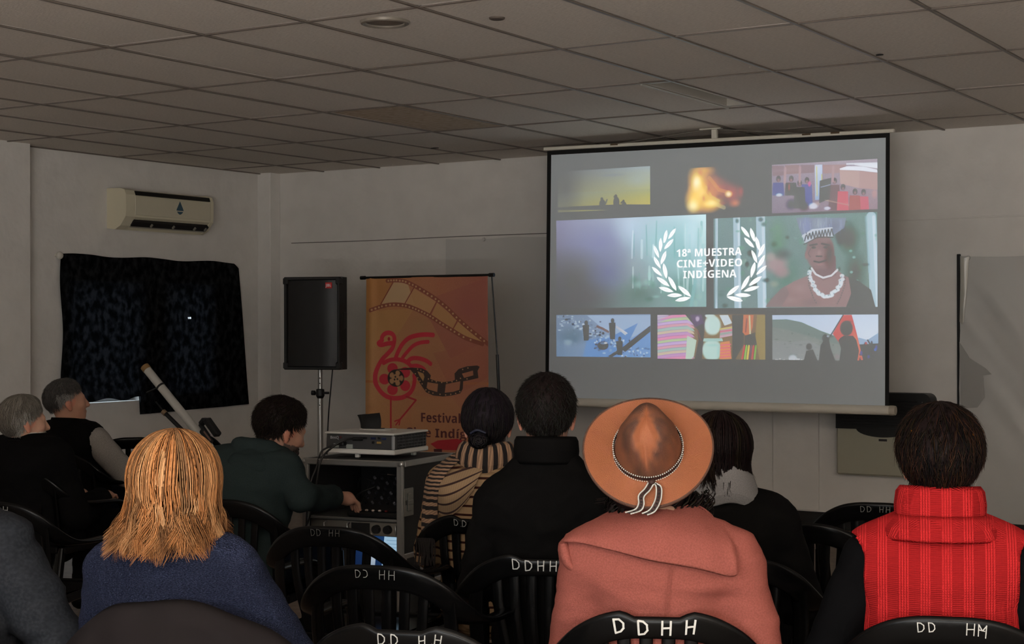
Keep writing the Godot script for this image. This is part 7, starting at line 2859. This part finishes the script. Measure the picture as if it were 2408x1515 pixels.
func paint_banner(c: Canvas) -> void:
	c.rect(2,-2,612,434,[195,140,87],[177,107,95],[205,155,104],[185,116,93],10)
	c.rect(1,444,609,1265,[205,155,104],[185,116,93],[199,141,90],[189,125,90],10)
	c.poly([13,12,223,16,187,103,61,149,12,163],[199,141,85],0.6)
	c.poly([258,125,602,23,601,269,432,341,337,191],[174,103,93],0.55)
	c.poly([249,139,337,191,432,341,310,360,222,321,164,248],[189,140,99],0.5)
	c.poly([12,152,258,140,169,248,12,322],[199,155,99],0.6)
	c.poly([350,320,601,283,600,494,457,504],[181,110,90],0.5)
	c.poly([239,494,440,497,600,670,239,683],[199,148,104],0.5)
	c.poly([440,497,601,417,600,564,491,553],[193,135,103],0.5)
	c.blob(284,212,62.3,44.4,[180,140,97],0.4,0.8,0)
	c.blob(479,198,44.3,37.0,[185,112,87],0.5,0.9,0)
	c.blob(513,142,80.1,67.1,[169,97,95],0.5,1,0)
	c.blob(36,543,34.6,17.4,[181,130,87],0.5,0.9,0)
	c.blob(37,513,34.6,17.4,[210,155,110],0.5,0.9,0)
	c.poly([151,33,223,37,258,125,209,121,88,121],[210,181,143],0.9)
	c.poly([258,60,363,115,337,164,280,140,216,119],[205,159,112],0.9)
	c.poly([368,119,464,187,441,227,341,169],[203,155,104],0.9)
	c.poly([468,195,580,267,578,281,500,255,445,225],[206,161,107],0.9)
	c.curve([120,27,160,26,205,30,258,49,315,77,368,108,419,143,466,184,517,223,580,265,605,283],16.4,[150,84,66],1.0)
	c.blob(126,27,5.5,4.8,[210,173,132],0.95,0.3,0)
	c.blob(140,26,5.5,4.8,[210,173,132],0.95,0.3,0)
	c.blob(154,26,5.5,4.8,[210,173,132],0.95,0.3,0)
	c.blob(167,26,5.5,4.8,[210,173,132],0.95,0.3,0)
	c.blob(183,28,5.5,4.8,[210,173,132],0.95,0.3,0)
	c.blob(198,29,5.5,4.8,[210,173,132],0.95,0.3,0)
	c.blob(213,33,5.5,4.8,[210,173,132],0.95,0.3,0)
	c.blob(232,40,5.4,4.8,[210,173,132],0.95,0.3,0)
	c.blob(250,46,5.4,4.8,[210,173,132],0.95,0.3,0)
	c.blob(267,53,5.4,4.8,[210,173,132],0.95,0.3,0)
	c.blob(287,63,5.4,4.8,[210,173,132],0.95,0.3,0)
	c.blob(307,73,5.4,4.8,[210,173,132],0.95,0.3,0)
	c.blob(323,82,5.4,4.8,[210,173,132],0.95,0.3,0)
	c.blob(342,93,5.4,4.8,[210,173,132],0.95,0.3,0)
	c.blob(360,104,5.3,4.8,[210,173,132],0.95,0.3,0)
	c.blob(375,113,5.3,4.7,[210,173,132],0.95,0.3,0)
	c.blob(394,125,5.3,4.7,[210,173,132],0.95,0.3,0)
	c.blob(412,138,5.3,4.7,[210,173,132],0.95,0.3,0)
	c.blob(426,149,5.3,4.7,[210,173,132],0.95,0.3,0)
	c.blob(443,163,5.3,4.7,[210,173,132],0.95,0.3,0)
	c.blob(459,178,5.3,4.7,[210,173,132],0.95,0.3,0)
	c.blob(474,190,5.2,4.7,[210,173,132],0.95,0.3,0)
	c.blob(492,204,5.2,4.7,[210,173,132],0.95,0.3,0)
	c.blob(510,217,5.2,4.7,[210,173,132],0.95,0.3,0)
	c.blob(527,230,5.2,4.7,[210,173,132],0.95,0.3,0)
	c.blob(549,244,5.2,4.7,[210,173,132],0.95,0.3,0)
	c.blob(571,259,5.2,4.7,[210,173,132],0.95,0.3,0)
	c.blob(588,271,5.1,4.7,[210,173,132],0.95,0.3,0)
	c.curve([38,147,83,133,142,124,205,128,258,141,302,158,341,176,389,203,441,230,500,260,580,283],16.6,[150,84,66],1.0)
	c.blob(45,145,5.6,4.9,[210,173,132],0.95,0.3,0)
	c.blob(61,140,5.6,4.9,[210,173,132],0.95,0.3,0)
	c.blob(77,135,5.6,4.9,[210,173,132],0.95,0.3,0)
	c.blob(92,131,5.6,4.9,[210,173,132],0.95,0.3,0)
	c.blob(113,128,5.6,4.9,[210,173,132],0.95,0.3,0)
	c.blob(133,125,5.5,4.8,[210,173,132],0.95,0.3,0)
	c.blob(152,125,5.5,4.8,[210,173,132],0.95,0.3,0)
	c.blob(174,126,5.5,4.8,[210,173,132],0.95,0.3,0)
	c.blob(196,128,5.5,4.8,[210,173,132],0.95,0.3,0)
	c.blob(213,130,5.5,4.8,[210,173,132],0.95,0.3,0)
	c.blob(232,135,5.4,4.8,[210,173,132],0.95,0.3,0)
	c.blob(250,139,5.4,4.8,[210,173,132],0.95,0.3,0)
	c.blob(265,144,5.4,4.8,[210,173,132],0.95,0.3,0)
	c.blob(280,150,5.4,4.8,[210,173,132],0.95,0.3,0)
	c.blob(295,155,5.4,4.8,[210,173,132],0.95,0.3,0)
	c.blob(308,161,5.4,4.8,[210,173,132],0.95,0.3,0)
	c.blob(322,167,5.4,4.8,[210,173,132],0.95,0.3,0)
	c.blob(335,173,5.4,4.8,[210,173,132],0.95,0.3,0)
	c.blob(348,180,5.3,4.8,[210,173,132],0.95,0.3,0)
	c.blob(365,190,5.3,4.8,[210,173,132],0.95,0.3,0)
	c.blob(382,199,5.3,4.7,[210,173,132],0.95,0.3,0)
	c.blob(397,207,5.3,4.7,[210,173,132],0.95,0.3,0)
	c.blob(415,217,5.3,4.7,[210,173,132],0.95,0.3,0)
	c.blob(433,226,5.3,4.7,[210,173,132],0.95,0.3,0)
	c.blob(450,235,5.3,4.7,[210,173,132],0.95,0.3,0)
	c.blob(470,245,5.2,4.7,[210,173,132],0.95,0.3,0)
	c.blob(491,256,5.2,4.7,[210,173,132],0.95,0.3,0)
	c.blob(524,267,5.2,4.7,[210,173,132],0.95,0.3,0)
	c.line([258,55,208,121],4.9,[150,78,60],1.0)
	c.line([365,115,335,164],4.9,[150,78,60],1.0)
	c.line([465,187,441,228],4.8,[150,78,60],1.0)
	c.line([149,35,87,121],5.0,[150,78,60],1.0)
	c.curve([92,270,93,256,106,243,126,239,144,245,153,259,151,281,142,303,119,325,94,347,76,373,64,403,62,425,66,450,87,479,118,499,159,505,199,499,230,482,248,458,255,429,253,411],18.4,[214,50,72],1.0)
	c.curve([92,270,76,281,87,289,119,283,139,281],17.5,[214,50,72],1.0)
	c.blob(83,281,10.7,6.9,[214,50,72],1,0.2,0)
	c.blob(126,264,7.2,8.7,[190,40,56],1,0.2,0)
	c.curve([101,362,128,351,164,347,200,352,226,364,240,378],17.4,[214,50,72],1.0)
	c.curve([159,343,173,314,195,284,227,261,267,250,311,246,348,248],18.3,[214,50,72],1.0)
	c.curve([195,339,218,317,249,292,284,279,324,275],15.3,[214,50,72],1.0)
	c.curve([222,353,244,342,279,342,315,351,336,363],17.2,[214,50,72],1.0)
	c.curve([240,373,266,371,293,378,306,387],15.2,[214,50,72],1.0)
	c.blob(159,421,84.8,70.7,[199,155,108],0.7,0.1,0)
	c.blob(144,384,26.6,22.5,[214,50,72],1,0.08,0)
	c.blob(207,399,26.3,22.3,[214,50,72],1,0.08,0)
	c.blob(207,453,26.3,22.3,[214,50,72],1,0.08,0)
	c.blob(144,470,26.6,22.5,[214,50,72],1,0.08,0)
	c.blob(105,428,26.7,22.5,[214,50,72],1,0.08,0)
	c.blob(161,423,42.4,36.2,[46,40,34],1,0.08,0)
	c.blob(170,402,11.6,13.8,[193,149,107],1,0.3,-1.26)
	c.blob(188,423,11.6,13.8,[193,149,107],1,0.3,0.0)
	c.blob(170,444,11.6,13.8,[193,149,107],1,0.3,1.26)
	c.blob(140,436,11.7,13.8,[193,149,107],1,0.3,2.51)
	c.blob(140,411,11.7,13.8,[193,149,107],1,0.3,3.77)
	c.blob(161,424,22.3,19.0,[193,149,107],1,0.15,0)
	c.blob(158,418,4.7,4.5,[50,42,36],1,0.2,0)
	c.blob(154,429,4.7,4.5,[50,42,36],1,0.2,0)
	c.blob(168,427,4.7,4.5,[50,42,36],1,0.2,0)
	c.poly([141,392,182,385,240,380,293,382,319,392,338,410,334,424,358,431,397,436,440,431,453,426,451,401,470,383,508,372,555,368,567,373,557,389,561,417,525,425,491,431,489,461,478,479,440,488,397,493,349,490,314,478,292,454,262,414,235,389,182,390],[58,46,44],0.92)
	c.poly([270,394,301,403,306,416,299,434,279,411],[195,152,99],1.0)
	c.poly([321,437,373,443,369,476,327,467,316,460],[189,133,99],1.0)
	c.poly([410,444,478,431,474,465,444,474,405,478],[186,124,95],1.0)
	c.poly([485,401,536,388,538,407,495,418],[185,122,93],1.0)
	c.blob(271,385,4.0,3.4,[205,161,118],1,0.2,0)
	c.blob(287,389,3.9,3.4,[205,161,118],1,0.2,0)
	c.blob(301,395,3.9,3.4,[205,161,118],1,0.2,0)
	c.blob(259,404,4.0,3.4,[205,161,118],1,0.2,0)
	c.blob(271,420,4.0,3.4,[205,161,118],1,0.2,0)
	c.blob(282,433,3.9,3.4,[205,161,118],1,0.2,0)
	c.blob(293,444,3.9,3.4,[205,161,118],1,0.2,0)
	c.blob(312,468,3.9,3.4,[205,161,118],1,0.2,0)
	c.blob(327,476,3.9,3.4,[205,161,118],1,0.2,0)
	c.blob(347,480,3.9,3.4,[205,161,118],1,0.2,0)
	c.blob(382,484,3.9,3.4,[205,161,118],1,0.2,0)
	c.blob(409,486,3.9,3.4,[205,161,118],1,0.2,0)
	c.blob(433,483,3.9,3.4,[205,161,118],1,0.2,0)
	c.blob(456,479,3.8,3.4,[205,161,118],1,0.2,0)
	c.blob(475,472,3.8,3.4,[205,161,118],1,0.2,0)
	c.blob(325,424,3.9,3.4,[205,161,118],1,0.2,0)
	c.blob(343,431,3.9,3.4,[205,161,118],1,0.2,0)
	c.blob(364,434,3.9,3.4,[205,161,118],1,0.2,0)
	c.blob(390,437,3.9,3.4,[205,161,118],1,0.2,0)
	c.blob(415,437,3.9,3.4,[205,161,118],1,0.2,0)
	c.blob(439,433,3.8,3.4,[205,161,118],1,0.2,0)
	c.blob(460,428,3.8,3.4,[205,161,118],1,0.2,0)
	c.blob(478,419,3.8,3.4,[205,161,118],1,0.2,0)
	c.blob(488,384,3.8,3.4,[205,161,118],1,0.2,0)
	c.blob(512,378,3.8,3.4,[205,161,118],1,0.2,0)
	c.blob(508,421,3.8,3.4,[205,161,118],1,0.2,0)
	c.line([136,504,137,650],7.7,[196,44,58],1.0)
	c.line([213,497,261,510,181,590],7.6,[190,44,58],1.0)
	c.line([181,590,156,598],5.8,[190,44,58],1.0)
	c.line([181,590,161,613],5.8,[190,44,58],1.0)
	c.line([181,590,177,612],5.8,[190,44,58],1.0)
	c.text("Festival",287,597,35.9,[96,40,44],0,191.1)
	c.text("Cine Indígena",210,657,34.4,[96,40,44],0,403.8)
	c.poly([333,684,370,669,462,659,512,671,504,704,370,706],[186,36,52],1.0)
	c.poly([349,704,390,702,390,734,353,736],[80,30,34],1.0)
	c.blob(214,767,54.6,34.4,[189,115,83],0.7,0.6,0)
	c.blob(97,841,42.8,31.2,[195,108,83],0.6,0.7,0)
